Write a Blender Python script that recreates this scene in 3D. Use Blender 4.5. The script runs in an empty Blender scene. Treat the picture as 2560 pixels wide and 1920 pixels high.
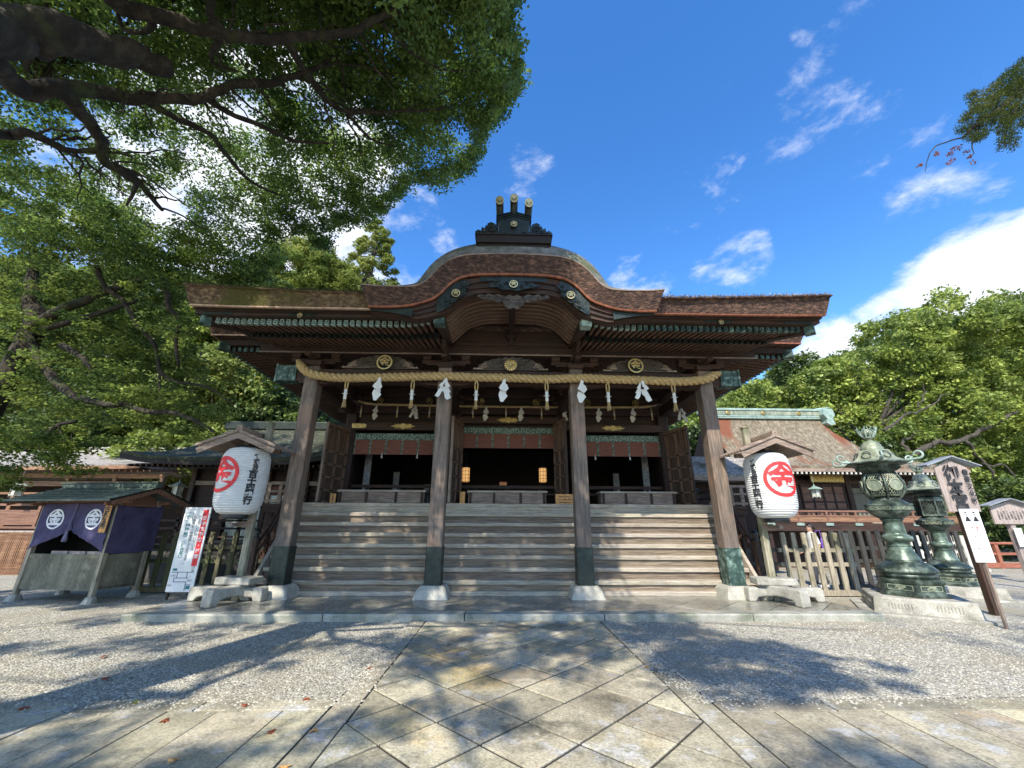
import bpy, bmesh, math, random
import numpy as np
from mathutils import Vector, Matrix
from math import sin, cos, pi, radians, sqrt, atan2, tan, exp
SC = bpy.context.scene
COL = SC.collection
# ------------------------------------------------------------------ camera
F_PX, YAW, PITCH, ROLL = 1025.6/2560, .0244, .3328, .0045
_f = Vector((sin(YAW)*cos(PITCH), cos(YAW)*cos(PITCH), sin(PITCH)))
_r = Vector((cos(YAW), -sin(YAW), 0)); _u = _r.cross(_f)
_r, _u = cos(ROLL)*_r + sin(ROLL)*_u, -sin(ROLL)*_r + cos(ROLL)*_u
cam = bpy.data.objects.new('camera', bpy.data.cameras.new('camera')); COL.objects.link(cam)
cam.matrix_world = Matrix.Translation((0, 0, 1.6)) @ Matrix((_r, _u, -_f)).transposed().to_4x4()
cam.data.sensor_width = 36; cam.data.lens = 36*F_PX; cam.data.clip_end = 3000; cam.data.clip_start = .05
SC.camera = cam
def at(px, py, Y):            # point seen at (px, py) of the 2560x1920 photograph, at depth Y
    d = _f + _r*((px-1280)/1025.6) - _u*((py-960)/1025.6)
    return Vector((0, 0, 1.6)) + d*(Y/d.y)
# ------------------------------------------------------------------ light
SUN_EL, SUN_AZ = radians(43.1), atan2(-.355, -.935)      # direction towards the sun
sdir = Vector((cos(SUN_EL)*sin(SUN_AZ), cos(SUN_EL)*cos(SUN_AZ), sin(SUN_EL)))
sun = bpy.data.objects.new('sun', bpy.data.lights.new('sun', 'SUN')); COL.objects.link(sun)
sun.data.energy = 5.0; sun.data.angle = radians(.55); sun.data.color = (1, .93, .80)
sun.rotation_euler = sdir.to_track_quat('Z', 'Y').to_euler(); sun.location = (0, -20, 30)
SC.view_settings.view_transform = 'Standard'; SC.view_settings.look = 'None'
SC.view_settings.exposure = .6; SC.view_settings.gamma = 1
world = bpy.data.worlds.new('World'); SC.world = world; world.use_nodes = True
def make_sky():
    nt = world.node_tree; nt.nodes.clear(); N = nt.nodes.new; L = nt.links.new
    sky = N('ShaderNodeTexSky'); sky.sky_type = 'NISHITA'; sky.sun_disc = False
    sky.sun_elevation = SUN_EL; sky.sun_rotation = atan2(sdir.x, sdir.y)
    sky.altitude = 300; sky.air_density = 1.0; sky.dust_density = .25; sky.ozone_density = 2.2
    bg = N('ShaderNodeBackground'); bg.inputs[1].default_value = .13
    out = N('ShaderNodeOutputWorld'); L(bg.outputs[0], out.inputs[0])
    tc = N('ShaderNodeTexCoord')
    mp = N('ShaderNodeMapping'); mp.inputs['Rotation'].default_value = (.25, .5, .3); mp.inputs['Scale'].default_value = (1.0, 1.0, 1.9)
    L(tc.outputs['Generated'], mp.inputs['Vector'])
    nz = N('ShaderNodeTexNoise'); nz.inputs['Scale'].default_value = 3.4; nz.inputs['Detail'].default_value = 9
    nz.inputs['Roughness'].default_value = .62; nz.inputs['Distortion'].default_value = .35
    L(mp.outputs[0], nz.inputs['Vector'])
    nf = N('ShaderNodeTexNoise'); nf.inputs['Scale'].default_value = 9; nf.inputs['Detail'].default_value = 8; nf.inputs['Roughness'].default_value = .65
    L(mp.outputs[0], nf.inputs['Vector'])
    def mth(op, a, b=None, clamp=False):
        m = N('ShaderNodeMath'); m.operation = op; m.use_clamp = clamp
        for i, x in enumerate((a, b)):
            if x is None: continue
            if isinstance(x, (int, float)): m.inputs[i].default_value = x
            else: L(x, m.inputs[i])
        return m.outputs[0]
    # banks of cloud: direction (from a pixel), angular radius, weight
    tot = None
    for px, py, rad, w in CLOUDS + FILL_CLOUDS:
        d = Vector(px).normalized() if py is None else (_f + _r*((px-1280)/1025.6) - _u*((py-960)/1025.6)).normalized()
        dp = N('ShaderNodeVectorMath'); dp.operation = 'DOT_PRODUCT'; dp.inputs[1].default_value = d
        nm = N('ShaderNodeVectorMath'); nm.operation = 'NORMALIZE'; L(tc.outputs['Generated'], nm.inputs[0]); L(nm.outputs[0], dp.inputs[0])
        mr = N('ShaderNodeMapRange'); mr.interpolation_type = 'SMOOTHERSTEP'; L(dp.outputs['Value'], mr.inputs[0])
        mr.inputs[1].default_value = cos(radians(rad)); mr.inputs[2].default_value = cos(radians(rad*.25))
        mr.inputs[3].default_value = 0; mr.inputs[4].default_value = w
        tot = mr.outputs[0] if tot is None else mth('MAXIMUM', tot, mr.outputs[0])
    nn = mth('MULTIPLY', mth('SUBTRACT', mth('ADD', mth('MULTIPLY', nz.outputs['Fac'], .62), mth('MULTIPLY', nf.outputs['Fac'], .38)), .5), 3.1)
    v = mth('ADD', nn, mth('SUBTRACT', tot, .42))
    mr = N('ShaderNodeMapRange'); mr.interpolation_type = 'SMOOTHSTEP'; L(v, mr.inputs[0]); mr.inputs[1].default_value = .0; mr.inputs[2].default_value = .62
    mix = N('ShaderNodeMix'); mix.data_type = 'RGBA'
    L(mth('MULTIPLY', mr.outputs[0], .96), mix.inputs[0]); 
    hs = N('ShaderNodeHueSaturation'); hs.inputs['Saturation'].default_value = 1.3; hs.inputs['Hue'].default_value = .506; hs.inputs['Value'].default_value = 1.75
    L(sky.outputs[0], hs.inputs['Color'])
    L(hs.outputs[0], mix.inputs[6]); mix.inputs[7].default_value = (6.4, 6.6, 7.0, 1)
    L(mix.outputs[2], bg.inputs[0])
CLOUDS = [(2550, 800, 13, 1.05), (2400, 835, 10, 1.0), (2250, 865, 8, .95), (2110, 895, 7, .9), (1835, 655, 7, .50), (1735, 520, 8, .34), (2330, 150, 14, .27), (2220, 200, 9, .22),
          (1600, 712, 6, .42), (1265, 420, 8, .36), (1000, 600, 12, .44), (930, 540, 9, .46), (640, 400, 22, .85), (350, 620, 20, .6), (1290, 5, 4, .3), (2330, 590, 9, .40), (300, 80, 25, .22)]
FILL_CLOUDS = [((-.7, -.7, .45), None, 30, .75), ((.75, -.6, .5), None, 32, .75), ((0, -.9, .9), None, 26, .55), ((1, .1, .5), None, 16, .6)]      # unseen cloud banks behind the viewer, added to whiten the fill light
make_sky()
# ------------------------------------------------------------------ helpers
ROOT = {}
def tag(o, label=None, cat=None, group=None, kind=None):
    if label: o['label'] = label
    if cat: o['category'] = cat
    if group: o['group'] = group
    if kind: o['kind'] = kind
    return o
def thing(name, label, cat, loc=(0, 0, 0), rz=0, group=None, rot=None):
    o = bpy.data.objects.new(name, None); COL.objects.link(o); o.empty_display_size = .1
    o.location = loc; o.rotation_euler = rot or (0, 0, rz)
    M = Matrix.Translation(loc) @ o.rotation_euler.to_matrix().to_4x4()
    ROOT[o.name] = M
    return tag(o, label, cat, group)
def copy_tree(o, parent=None):
    c = o.copy(); COL.objects.link(c); c.parent = parent
    for ch in list(o.children): copy_tree(ch, c)
    return c
class MB:
    def __init__(s): s.v = []; s.f = []; s.sm = []; s.mi = []; s.m = 0
    def add(s, vs, fs, smooth=False):
        b = len(s.v); s.v.extend([tuple(x) for x in vs])
        for f in fs: s.f.append([i+b for i in f]); s.sm.append(smooth); s.mi.append(s.m)
        return s
    def hexa(s, p, smooth=False):   # p: bottom 4 ccw, top 4 ccw
        return s.add(p, [(3,2,1,0),(4,5,6,7),(0,1,5,4),(1,2,6,5),(2,3,7,6),(3,0,4,7)], smooth)
    def box(s, x0, x1, y0, y1, z0, z1):
        return s.hexa([(x0,y0,z0),(x1,y0,z0),(x1,y1,z0),(x0,y1,z0),(x0,y0,z1),(x1,y0,z1),(x1,y1,z1),(x0,y1,z1)])
    def cbox(s, c, d, R=None):      # centre, full dims, rotation
        R = R or Matrix.Identity(3); c = Vector(c); h = [x/2 for x in d]; p = []
        for z in (-1, 1):
            for x, y in ((-1,-1),(1,-1),(1,1),(-1,1)): p.append(c + R @ Vector((x*h[0], y*h[1], z*h[2])))
        return s.hexa(p)
    def beam(s, a, b, w, h, up=(0,0,1), b2=0):     # box beam from a to b, width w (sideways), height h
        a = Vector(a); b = Vector(b); d = (b-a).normalized(); sd = d.cross(Vector(up)).normalized(); u = sd.cross(d)
        p = []
        for q in (a, b):
            for i, j in ((-1,-1),(1,-1),(1,1),(-1,1)): p.append(q + sd*(i*w/2) + u*(j*h/2))
        return s.add(p, [(0,1,2,3),(7,6,5,4),(0,4,5,1),(1,5,6,2),(2,6,7,3),(3,7,4,0)])
    def post(s, x, y, z0, z1, w, ch=.0, w1=None):   # square post with chamfers
        w1 = w1 or w; rings = []
        for z, ww in ((z0, w), (z1, w1)):
            h = ww/2; c = ch
            rings.append([(x-h+c,y-h,z),(x+h-c,y-h,z),(x+h,y-h+c,z),(x+h,y+h-c,z),(x+h-c,y+h,z),(x-h+c,y+h,z),(x-h,y+h-c,z),(x-h,y-h+c,z)])
        return s.loft(rings, True, caps=True)
    def loft(s, secs, closed=False, smooth=False, caps=False):
        n = len(secs[0]); vs = [p for q in secs for p in q]; fs = []
        for i in range(len(secs)-1):
            for j in range(n if closed else n-1):
                k = (j+1) % n; fs.append((i*n+j, i*n+k, (i+1)*n+k, (i+1)*n+j))
        s.add(vs, fs, smooth)
        if caps:
            s.add(secs[0], [tuple(range(n))[::-1]]); s.add(secs[-1], [tuple(range(n))])
        return s
    def tube(s, pts, r, n=8, smooth=True, caps=True):
        pts = [Vector(p) for p in pts]; k = len(pts)
        rs = r if isinstance(r, (list, tuple)) else [r]*k
        secs = []; prev = None
        for i in range(k):
            d = (pts[min(i+1, k-1)] - pts[max(i-1, 0)]).normalized()
            if prev is None:
                a = Vector((0,0,1)) if abs(d.z) < .9 else Vector((1,0,0)); u = d.cross(a).normalized()
            else: u = (prev - d*prev.dot(d)).normalized()
            prev = u; w = d.cross(u)
            secs.append([pts[i] + (u*cos(2*pi*j/n) + w*sin(2*pi*j/n))*rs[i] for j in range(n)])
        return s.loft(secs, True, smooth, caps)
    def lathe(s, c, prof, n=24, smooth=True, ang=0, R=None):
        secs = []
        for r, z in prof:
            q = []
            for j in range(n):
                p = Vector((r*cos(ang+2*pi*j/n), r*sin(ang+2*pi*j/n), z))
                if R: p = R @ p
                q.append(Vector(c)+p)
            secs.append(q)
        return s.loft(secs, True, smooth, True)
    def prism(s, pts, o, u, v, t):   # 2D outline -> slab of thickness t behind (along +n = u x v direction * -t)
        o = Vector(o); u = Vector(u); v = Vector(v); n = u.cross(v).normalized()
        a = [o + u*p[0] + v*p[1] for p in pts]; b = [q - n*t for q in a]; k = len(a)
        s.add(a, [tuple(range(k))]); s.add(b, [tuple(range(k))[::-1]])
        return s.add(a+b, [(i, i+k, (i+1) % k+k, (i+1) % k) for i in range(k)])
    def xf(s, M, start=0):
        for i in range(start, len(s.v)): s.v[i] = tuple(M @ Vector(s.v[i]))
        return s
    def build(s, name, mats, parent=None, bevel=0, local=False):
        me = bpy.data.meshes.new(name)
        M = None
        if parent is not None and not local: M = ROOT[parent.name].inverted()
        vs = s.v if M is None else [tuple(M @ Vector(p)) for p in s.v]
        me.from_pydata(vs, [], s.f)
        me.polygons.foreach_set('use_smooth', s.sm); me.polygons.foreach_set('material_index', s.mi)
        for m in (mats if isinstance(mats, (list, tuple)) else [mats]): me.materials.append(m)
        bm = bmesh.new(); bm.from_mesh(me); bmesh.ops.recalc_face_normals(bm, faces=bm.faces); bm.to_mesh(me); bm.free()
        me.update()
        o = bpy.data.objects.new(name, me); COL.objects.link(o)
        if parent is not None: o.parent = parent; ROOT[o.name] = ROOT[parent.name]
        else: ROOT[o.name] = Matrix.Identity(4)
        if bevel:
            b = o.modifiers.new('bevel', 'BEVEL'); b.width = bevel; b.segments = 2; b.limit_method = 'ANGLE'; b.angle_limit = radians(40)
        return o
def big_mesh(name, V, nper, mats, parent=None, attr=None, mi=None, quads=True):
    """V: (n*nper,3) array; every nper verts one face"""
    me = bpy.data.meshes.new(name); n = len(V)//nper
    if parent is not None:
        Mi = np.array(ROOT[parent.name].inverted()); V = V @ Mi[:3, :3].T + Mi[:3, 3]
    me.vertices.add(len(V)); me.vertices.foreach_set('co', np.ascontiguousarray(V, dtype=np.float32).ravel())
    me.loops.add(len(V)); me.loops.foreach_set('vertex_index', np.arange(len(V), dtype=np.int32))
    me.polygons.add(n); me.polygons.foreach_set('loop_start', np.arange(0, len(V), nper, dtype=np.int32))
    if mi is not None: me.polygons.foreach_set('material_index', mi.astype(np.int32))
    for m in (mats if isinstance(mats, (list, tuple)) else [mats]): me.materials.append(m)
    me.update(calc_edges=True); me.validate()
    o = bpy.data.objects.new(name, me); COL.objects.link(o)
    if parent is not None: o.parent = parent; ROOT[o.name] = ROOT[parent.name]
    return o
def add_text(mb, body, size, fn, off=0.0, cell=None, ax='CENTER', ay='CENTER', line=1.0):
    """lettering as flat mesh; fn maps 2D (x, y) to 3D; cell = slice size for bending"""
    cu = bpy.data.curves.new('t', 'FONT'); cu.body = body; cu.size = size; cu.align_x = ax; cu.align_y = ay
    cu.offset = off; cu.resolution_u = 3; cu.space_line = line
    ob = bpy.data.objects.new('t', cu); COL.objects.link(ob)
    dg = bpy.context.evaluated_depsgraph_get(); me = bpy.data.meshes.new_from_object(ob.evaluated_get(dg))
    bm = bmesh.new(); bm.from_mesh(me)
    if cell:
        xs = [v.co.x for v in bm.verts]; ys = [v.co.y for v in bm.verts]
        for ax_, lo, hi in ((0, min(xs), max(xs)), (1, min(ys), max(ys))):
            q = math.floor(lo/cell)*cell
            while q < hi:
                n = [0, 0, 0]; n[ax_] = 1; c = [0, 0, 0]; c[ax_] = q
                bmesh.ops.bisect_plane(bm, geom=bm.verts[:]+bm.edges[:]+bm.faces[:], plane_co=c, plane_no=n); q += cell
    bm.verts.ensure_lookup_table(); bm.verts.index_update()
    mb.add([fn(v.co.x, v.co.y) for v in bm.verts], [[v.index for v in f.verts] for f in bm.faces])
    bm.free(); bpy.data.meshes.remove(me); bpy.data.objects.remove(ob); bpy.data.curves.remove(cu)
def add_ring(mb, r0, r1, fn, n=64, c=(0, 0)):
    k = 3; vs = []; fs = []
    for j in range(n):
        for i in range(k):
            r = r0+(r1-r0)*i/(k-1); vs.append(fn(c[0]+r*cos(2*pi*j/n), c[1]+r*sin(2*pi*j/n)))
    for j in range(n):
        for i in range(k-1):
            a = j*k+i; b = ((j+1) % n)*k+i; fs.append((a, a+1, b+1, b))
    mb.add(vs, fs)
# ------------------------------------------------------------------ materials
def new_mat(name):
    m = bpy.data.materials.new(name); m.use_nodes = True; nt = m.node_tree
    return m, nt, nt.nodes['Principled BSDF']
def surf(name, cols, scale=4, stretch=(1,1,1), rough=.7, bump=.25, bscale=None, metal=0, detail=6, dist=0, blot=None, spec=.5, fine=0, island=0, coord='Object', bdist=.01, rvar=0, trans=0):
    """cols: list of (pos, (r,g,b)). blot: (colour, scale, lo, hi) a stain of its own shape"""
    m, nt, b = new_mat(name); N = nt.nodes.new; L = nt.links.new
    tc = N('ShaderNodeTexCoord'); mp = N('ShaderNodeMapping'); mp.inputs['Scale'].default_value = stretch; L(tc.outputs[coord], mp.inputs['Vector'])
    nz = N('ShaderNodeTexNoise'); nz.inputs['Scale'].default_value = scale; nz.inputs['Detail'].default_value = detail; nz.inputs['Roughness'].default_value = .62; nz.inputs['Distortion'].default_value = dist
    L(mp.outputs[0], nz.inputs['Vector'])
    cr = N('ShaderNodeValToRGB'); e = cr.color_ramp.elements
    while len(e) < len(cols): e.new(.5)
    for i, (p, c) in enumerate(cols): e[i].position = p; e[i].color = (*c, 1)
    L(nz.outputs['Fac'], cr.inputs[0]); col = cr.outputs[0]
    def mix(f, a, bcol, mode='MIX'):
        x = N('ShaderNodeMix'); x.data_type = 'RGBA'; x.blend_type = mode
        if isinstance(f, (int, float)): x.inputs[0].default_value = f
        else: L(f, x.inputs[0])
        L(a, x.inputs[6])
        if isinstance(bcol, tuple): x.inputs[7].default_value = (*bcol, 1)
        else: L(bcol, x.inputs[7])
        return x.outputs[2]
    if blot:
        for bl in (blot if isinstance(blot, list) else [blot]):
            c, sc, lo, hi = bl[:4]
            n2 = N('ShaderNodeTexNoise'); n2.inputs['Scale'].default_value = sc; n2.inputs['Detail'].default_value = 5; n2.inputs['Roughness'].default_value = .6
            mp2 = N('ShaderNodeMapping'); mp2.inputs['Location'].default_value = (sc*3.1, 5.2, 1.7); mp2.inputs['Scale'].default_value = bl[4] if len(bl) > 4 else (1,1,1)
            L(tc.outputs[coord], mp2.inputs['Vector']); L(mp2.outputs[0], n2.inputs['Vector'])
            mr = N('ShaderNodeMapRange'); mr.inputs[1].default_value = lo; mr.inputs[2].default_value = hi; L(n2.outputs['Fac'], mr.inputs[0])
            col = mix(mr.outputs[0], col, c)
    if island:
        g = N('ShaderNodeNewGeometry'); mr = N('ShaderNodeMapRange'); mr.inputs[3].default_value = 1-island; mr.inputs[4].default_value = 1+island
        L(g.outputs['Random Per Island'], mr.inputs[0])
        hs = N('ShaderNodeHueSaturation'); L(mr.outputs[0], hs.inputs['Value']); L(col, hs.inputs['Color'])
        mr2 = N('ShaderNodeMapRange'); mr2.inputs[3].default_value = .985; mr2.inputs[4].default_value = 1.015
        wn = N('ShaderNodeTexWhiteNoise'); wn.noise_dimensions = '1D'; L(g.outputs['Random Per Island'], wn.inputs['W'])
        mr2.inputs[3].default_value = .5-.012; mr2.inputs[4].default_value = .5+.012; L(wn.outputs['Value'], mr2.inputs[0]); L(mr2.outputs[0], hs.inputs['Hue'])
        col = hs.outputs[0]
    if fine:
        n3 = N('ShaderNodeTexNoise'); n3.inputs['Scale'].default_value = fine; n3.inputs['Detail'].default_value = 3; L(mp.outputs[0], n3.inputs['Vector'])
        mr = N('ShaderNodeMapRange'); mr.inputs[1].default_value = .3; mr.inputs[2].default_value = .7; mr.inputs[3].default_value = .72; mr.inputs[4].default_value = 1.25; L(n3.outputs['Fac'], mr.inputs[0])
        x = N('ShaderNodeVectorMath'); x.operation = 'SCALE'; L(col, x.inputs[0]); L(mr.outputs[0], x.inputs['Scale']); col = x.outputs[0]
    L(col, b.inputs['Base Color']); b.inputs['Roughness'].default_value = rough; b.inputs['Metallic'].default_value = metal
    b.inputs['Specular IOR Level'].default_value = spec
    if rvar:
        mr = N('ShaderNodeMapRange'); mr.inputs[1].default_value = .35; mr.inputs[2].default_value = .65; mr.inputs[3].default_value = rough-rvar; mr.inputs[4].default_value = rough+rvar; L(nz.outputs['Fac'], mr.inputs[0]); L(mr.outputs[0], b.inputs['Roughness'])
    if bump:
        nb = N('ShaderNodeTexNoise'); nb.inputs['Scale'].default_value = bscale or scale*3; nb.inputs['Detail'].default_value = 5; L(mp.outputs[0], nb.inputs['Vector'])
        bp = N('ShaderNodeBump'); bp.inputs['Strength'].default_value = bump; bp.inputs['Distance'].default_value = bdist; L(nb.outputs['Fac'], bp.inputs['Height']); L(bp.outputs[0], b.inputs['Normal'])
    if trans:
        tr = N('ShaderNodeBsdfTranslucent'); L(col, tr.inputs[0]); ms = N('ShaderNodeMixShader'); ms.inputs[0].default_value = trans
        L(b.outputs[0], ms.inputs[1]); L(tr.outputs[0], ms.inputs[2]); L(ms.outputs[0], nt.nodes['Material Output'].inputs[0])
    return m
def ramp2(a, b, lo=.35, hi=.65): return [(lo, a), (hi, b)]
def grain(ax, s=1, k=9):  # stretch so that the grain runs along ax
    return tuple(s if c == ax else s*k for c in 'XYZ')
def wood(name, a, b, ax='X', **k):
    k.setdefault('rough', .72); k.setdefault('bump', .35)
    return surf(name, ramp2(a, b), scale=1.6, stretch=grain(ax, 1, k.pop('gk', 15)), bscale=5, fine=6, dist=.35, **k)
M = {}
# dark cedar of the hall
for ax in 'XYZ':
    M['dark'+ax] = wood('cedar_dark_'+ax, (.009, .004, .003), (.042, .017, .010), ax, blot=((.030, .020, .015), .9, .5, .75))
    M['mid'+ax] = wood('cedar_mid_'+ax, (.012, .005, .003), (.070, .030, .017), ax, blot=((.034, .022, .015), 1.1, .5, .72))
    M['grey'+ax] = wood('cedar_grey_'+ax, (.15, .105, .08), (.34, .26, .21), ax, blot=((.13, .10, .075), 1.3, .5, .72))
M['lattice'] = wood('lattice_wood', (.09, .05, .032), (.25, .15, .10), 'Z')
M['rib'] = wood('rib_wood', (.15, .088, .058), (.25, .155, .11), 'X', blot=((.17, .12, .09), 1.1, .5, .7))  # paler than the beams: light on the rib undersides put into the wood
M['carve'] = wood('carved_wood', (.030, .024, .020), (.12, .10, .085), 'X')
M['raft'] = wood('rafter_wood', (.055, .027, .017), (.17, .095, .06), 'Y')  # lightened wood, sets bright rafter undersides against dark gaps
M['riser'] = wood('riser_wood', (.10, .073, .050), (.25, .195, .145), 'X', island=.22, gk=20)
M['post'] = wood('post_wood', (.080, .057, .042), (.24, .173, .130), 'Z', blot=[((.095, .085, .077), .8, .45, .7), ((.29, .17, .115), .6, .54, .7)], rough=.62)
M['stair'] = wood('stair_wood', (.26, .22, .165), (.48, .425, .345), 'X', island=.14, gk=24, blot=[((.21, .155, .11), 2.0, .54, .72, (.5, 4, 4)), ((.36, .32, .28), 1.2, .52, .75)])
M['black_wood'] = wood('black_wood', (.006, .004, .0035), (.020, .013, .010), 'Y')  # dark wood; also stands for shade between ribs and rafters
M['door_wood'] = wood('door_wood', (.035, .022, .015), (.105, .07, .05), 'Z')
M['copper'] = surf('verdigris_copper', [(.3, (.020, .040, .036)), (.5, (.048, .088, .074)), (.68, (.25, .36, .30))], scale=7, rough=.5, bump=.4, metal=.35, bscale=18)
M['copper_pale'] = surf('verdigris_pale', [(.3, (.15, .23, .20)), (.7, (.38, .48, .42))], scale=6, rough=.55, bump=.3, metal=.15)
M['copper_dark'] = surf('copper_dark', [(.3, (.014, .019, .017)), (.7, (.038, .052, .044))], scale=8, rough=.42, bump=.5, metal=.5, bscale=30)
M['gold'] = surf('gilding', ramp2((.62, .46, .17), (.82, .68, .34)), scale=8, rough=.32, bump=.1, metal=.6)
M['gold_dark'] = surf('gilding_worn', ramp2((.22, .15, .05), (.55, .40, .16)), scale=14, rough=.4, bump=.1, metal=.9)
M['bronze'] = surf('bronze_patina', [(.28, (.016, .023, .019)), (.48, (.045, .062, .050)), (.60, (.12, .155, .125)), (.75, (.29, .34, .28))], scale=5, rough=.42, bump=.7, metal=.4, bscale=22, detail=9, fine=14, rvar=.12)
M['bronze_pale'] = surf('bronze_weathered', [(.3, (.12, .15, .11)), (.5, (.25, .28, .2)), (.75, (.40, .40, .31))], scale=4, rough=.5, bump=.5, metal=.25, bscale=22, fine=14, stretch=(1,1,.3))
M['gold_bronze'] = M['gold_dark']
M['stone'] = surf('granite', [(.3, (.20, .19, .16)), (.5, (.34, .325, .28)), (.7, (.47, .45, .40))], scale=3, rough=.8, bump=.5, bscale=40, fine=60, blot=((.15, .145, .105), 1.4, .52, .72))
M['stone_pale'] = surf('granite_pale', [(.3, (.25, .24, .20)), (.7, (.50, .48, .42))], scale=3, rough=.75, bump=.4, bscale=40, fine=60, blot=((.22, .22, .16), 2.4, .55, .75))
M['kerb'] = surf('kerb_stone', [(.3, (.22, .215, .185)), (.5, (.33, .325, .28)), (.7, (.44, .43, .38))], scale=2.2, rough=.6, bump=.4, bscale=40, fine=50, island=.1, blot=((.12, .14, .09), 1.6, .5, .72), rvar=.15)
def slab_mat(name, a, b, tan_, rough):
    return surf(name, [(.3, a), (.55, b), (.75, tuple(x*1.15 for x in b))], scale=1.6, rough=rough, bump=.5, bscale=55, fine=42, island=.24,
                blot=[(tan_, .75, .55, .72), ((.42, .41, .38), 3.2, .57, .66), ((.15, .14, .10), 2.1, .56, .70), ((.24, .22, .16), 9, .52, .70), ((.46, .43, .35), 16, .60, .74)], rvar=.12)
M['slab'] = slab_mat('paving_slab', (.25, .22, .15), (.43, .385, .275), (.50, .37, .17), .68)
M['slab2'] = slab_mat('border_slab', (.21, .19, .135), (.36, .325, .235), (.30, .25, .16), .66)
M['slab_wet'] = surf('wet_slab', [(.3, (.10, .10, .085)), (.55, (.20, .195, .165)), (.75, (.30, .28, .22))], scale=1.3, rough=.22, bump=.25, bscale=30, fine=40, island=.2, blot=[((.30, .24, .15), .9, .58, .7), ((.33, .32, .28), 1.1, .5, .7)], rvar=.14)
M['joint'] = surf('joint_dirt', ramp2((.014, .012, .009), (.045, .04, .03)), scale=20, rough=.95)
def gravel_mat():
    m, nt, b = new_mat('gravel'); N = nt.nodes.new; L = nt.links.new
    tc = N('ShaderNodeTexCoord')
    wn = N('ShaderNodeTexNoise'); wn.inputs['Scale'].default_value = 30; L(tc.outputs['Object'], wn.inputs['Vector'])
    ad = N('ShaderNodeVectorMath'); ad.operation = 'MULTIPLY_ADD'; L(wn.outputs['Color'], ad.inputs[0]); ad.inputs[1].default_value = (.02, .02, .02); L(tc.outputs['Object'], ad.inputs[2])
    vo = N('ShaderNodeTexVoronoi'); vo.inputs['Scale'].default_value = 44; L(ad.outputs[0], vo.inputs['Vector'])
    vs = N('ShaderNodeSeparateColor'); L(vo.outputs['Color'], vs.inputs[0])
    cr = N('ShaderNodeValToRGB'); e = cr.color_ramp.elements; e.new(.5); e.new(.8)
    for i, (p, c) in enumerate(((0, (.165, .152, .12)), (.4, (.37, .35, .285)), (.75, (.53, .51, .43)), (1, (.73, .71, .63)))): e[i].position = p; e[i].color = (*c, 1)
    L(vs.outputs[0], cr.inputs[0])
    # earth showing between stones, and sandy patches
    n1 = N('ShaderNodeTexNoise'); n1.inputs['Scale'].default_value = .55; n1.inputs['Detail'].default_value = 8; n1.inputs['Roughness'].default_value = .68; L(tc.outputs['Object'], n1.inputs['Vector'])
    mr = N('ShaderNodeMapRange'); mr.inputs[1].default_value = .49; mr.inputs[2].default_value = .61; mr.inputs[4].default_value = .85; L(n1.outputs['Fac'], mr.inputs[0])
    mx = N('ShaderNodeMix'); mx.data_type = 'RGBA'; L(mr.outputs[0], mx.inputs[0]); L(cr.outputs[0], mx.inputs[6]); mx.inputs[7].default_value = (.36, .315, .22, 1)
    gp = N('ShaderNodeMapRange'); gp.inputs[1].default_value = .010; gp.inputs[2].default_value = .017; gp.inputs[4].default_value = .5; L(vo.outputs['Distance'], gp.inputs[0])
    vo.inputs['Scale'].default_value = 44
    gp.inputs[1].default_value = .38; gp.inputs[2].default_value = .62
    mx2 = N('ShaderNodeMix'); mx2.data_type = 'RGBA'; L(gp.outputs[0], mx2.inputs[0]); L(mx.outputs[2], mx2.inputs[6]); mx2.inputs[7].default_value = (.16, .14, .11, 1)
    L(mx2.outputs[2], b.inputs['Base Color']); b.inputs['Roughness'].default_value = .85
    inv = N('ShaderNodeMath'); inv.operation = 'SUBTRACT'; inv.inputs[0].default_value = 1; L(vo.outputs['Distance'], inv.inputs[1])
    bp = N('ShaderNodeBump'); bp.inputs['Strength'].default_value = .9; bp.inputs['Distance'].default_value = .016; L(inv.outputs[0], bp.inputs['Height']); L(bp.outputs[0], b.inputs['Normal'])
    return m
M['gravel'] = gravel_mat()
M['pebble'] = surf('pebble', [(.3, (.24, .22, .175)), (.7, (.54, .51, .42))], scale=9, rough=.8, bump=.2, island=.35)
M['bark_roof'] = surf('cypress_bark_edge', [(.3, (.016, .009, .007)), (.5, (.060, .031, .022)), (.72, (.19, .108, .072))], scale=9, stretch=(1, 1, 2.2), rough=.9, bump=1, bscale=16, fine=22, bdist=.03, detail=8)
M['bark_top'] = surf('cypress_bark_top', [(.3, (.075, .072, .065)), (.6, (.19, .185, .165)), (.75, (.32, .31, .28))], scale=7, rough=.9, bump=.9, bscale=25, bdist=.02, blot=((.07, .085, .035), 1.2, .52, .68))
M['bark_moss'] = surf('cypress_bark_mossy', [(.3, (.035, .02, .012)), (.5, (.12, .075, .04)), (.7, (.27, .19, .11))], scale=8, stretch=(1,1,2), rough=.95, bump=1, bscale=16, fine=22, bdist=.03, blot=((.07, .06, .012), .55, .56, .66))
M['red_edge'] = surf('red_eave_strip', ramp2((.15, .045, .025), (.32, .11, .055)), scale=4, stretch=(3, 1, 1), rough=.6, bump=.2)
M['pale_edge'] = surf('pale_eave_strip', ramp2((.34, .20, .13), (.55, .40, .29)), scale=3, stretch=(3, 1, 1), rough=.6, bump=.2)
M['rope'] = surf('rice_straw', [(.3, (.24, .15, .055)), (.5, (.46, .32, .14)), (.7, (.64, .48, .24))], scale=16, stretch=(.5, 3, 3), rough=.8, bump=.8, bscale=40, fine=40)
M['paper'] = surf('white_paper', ramp2((.72, .72, .70), (.84, .84, .82)), scale=3, rough=.7, bump=.08, trans=.15)
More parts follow.
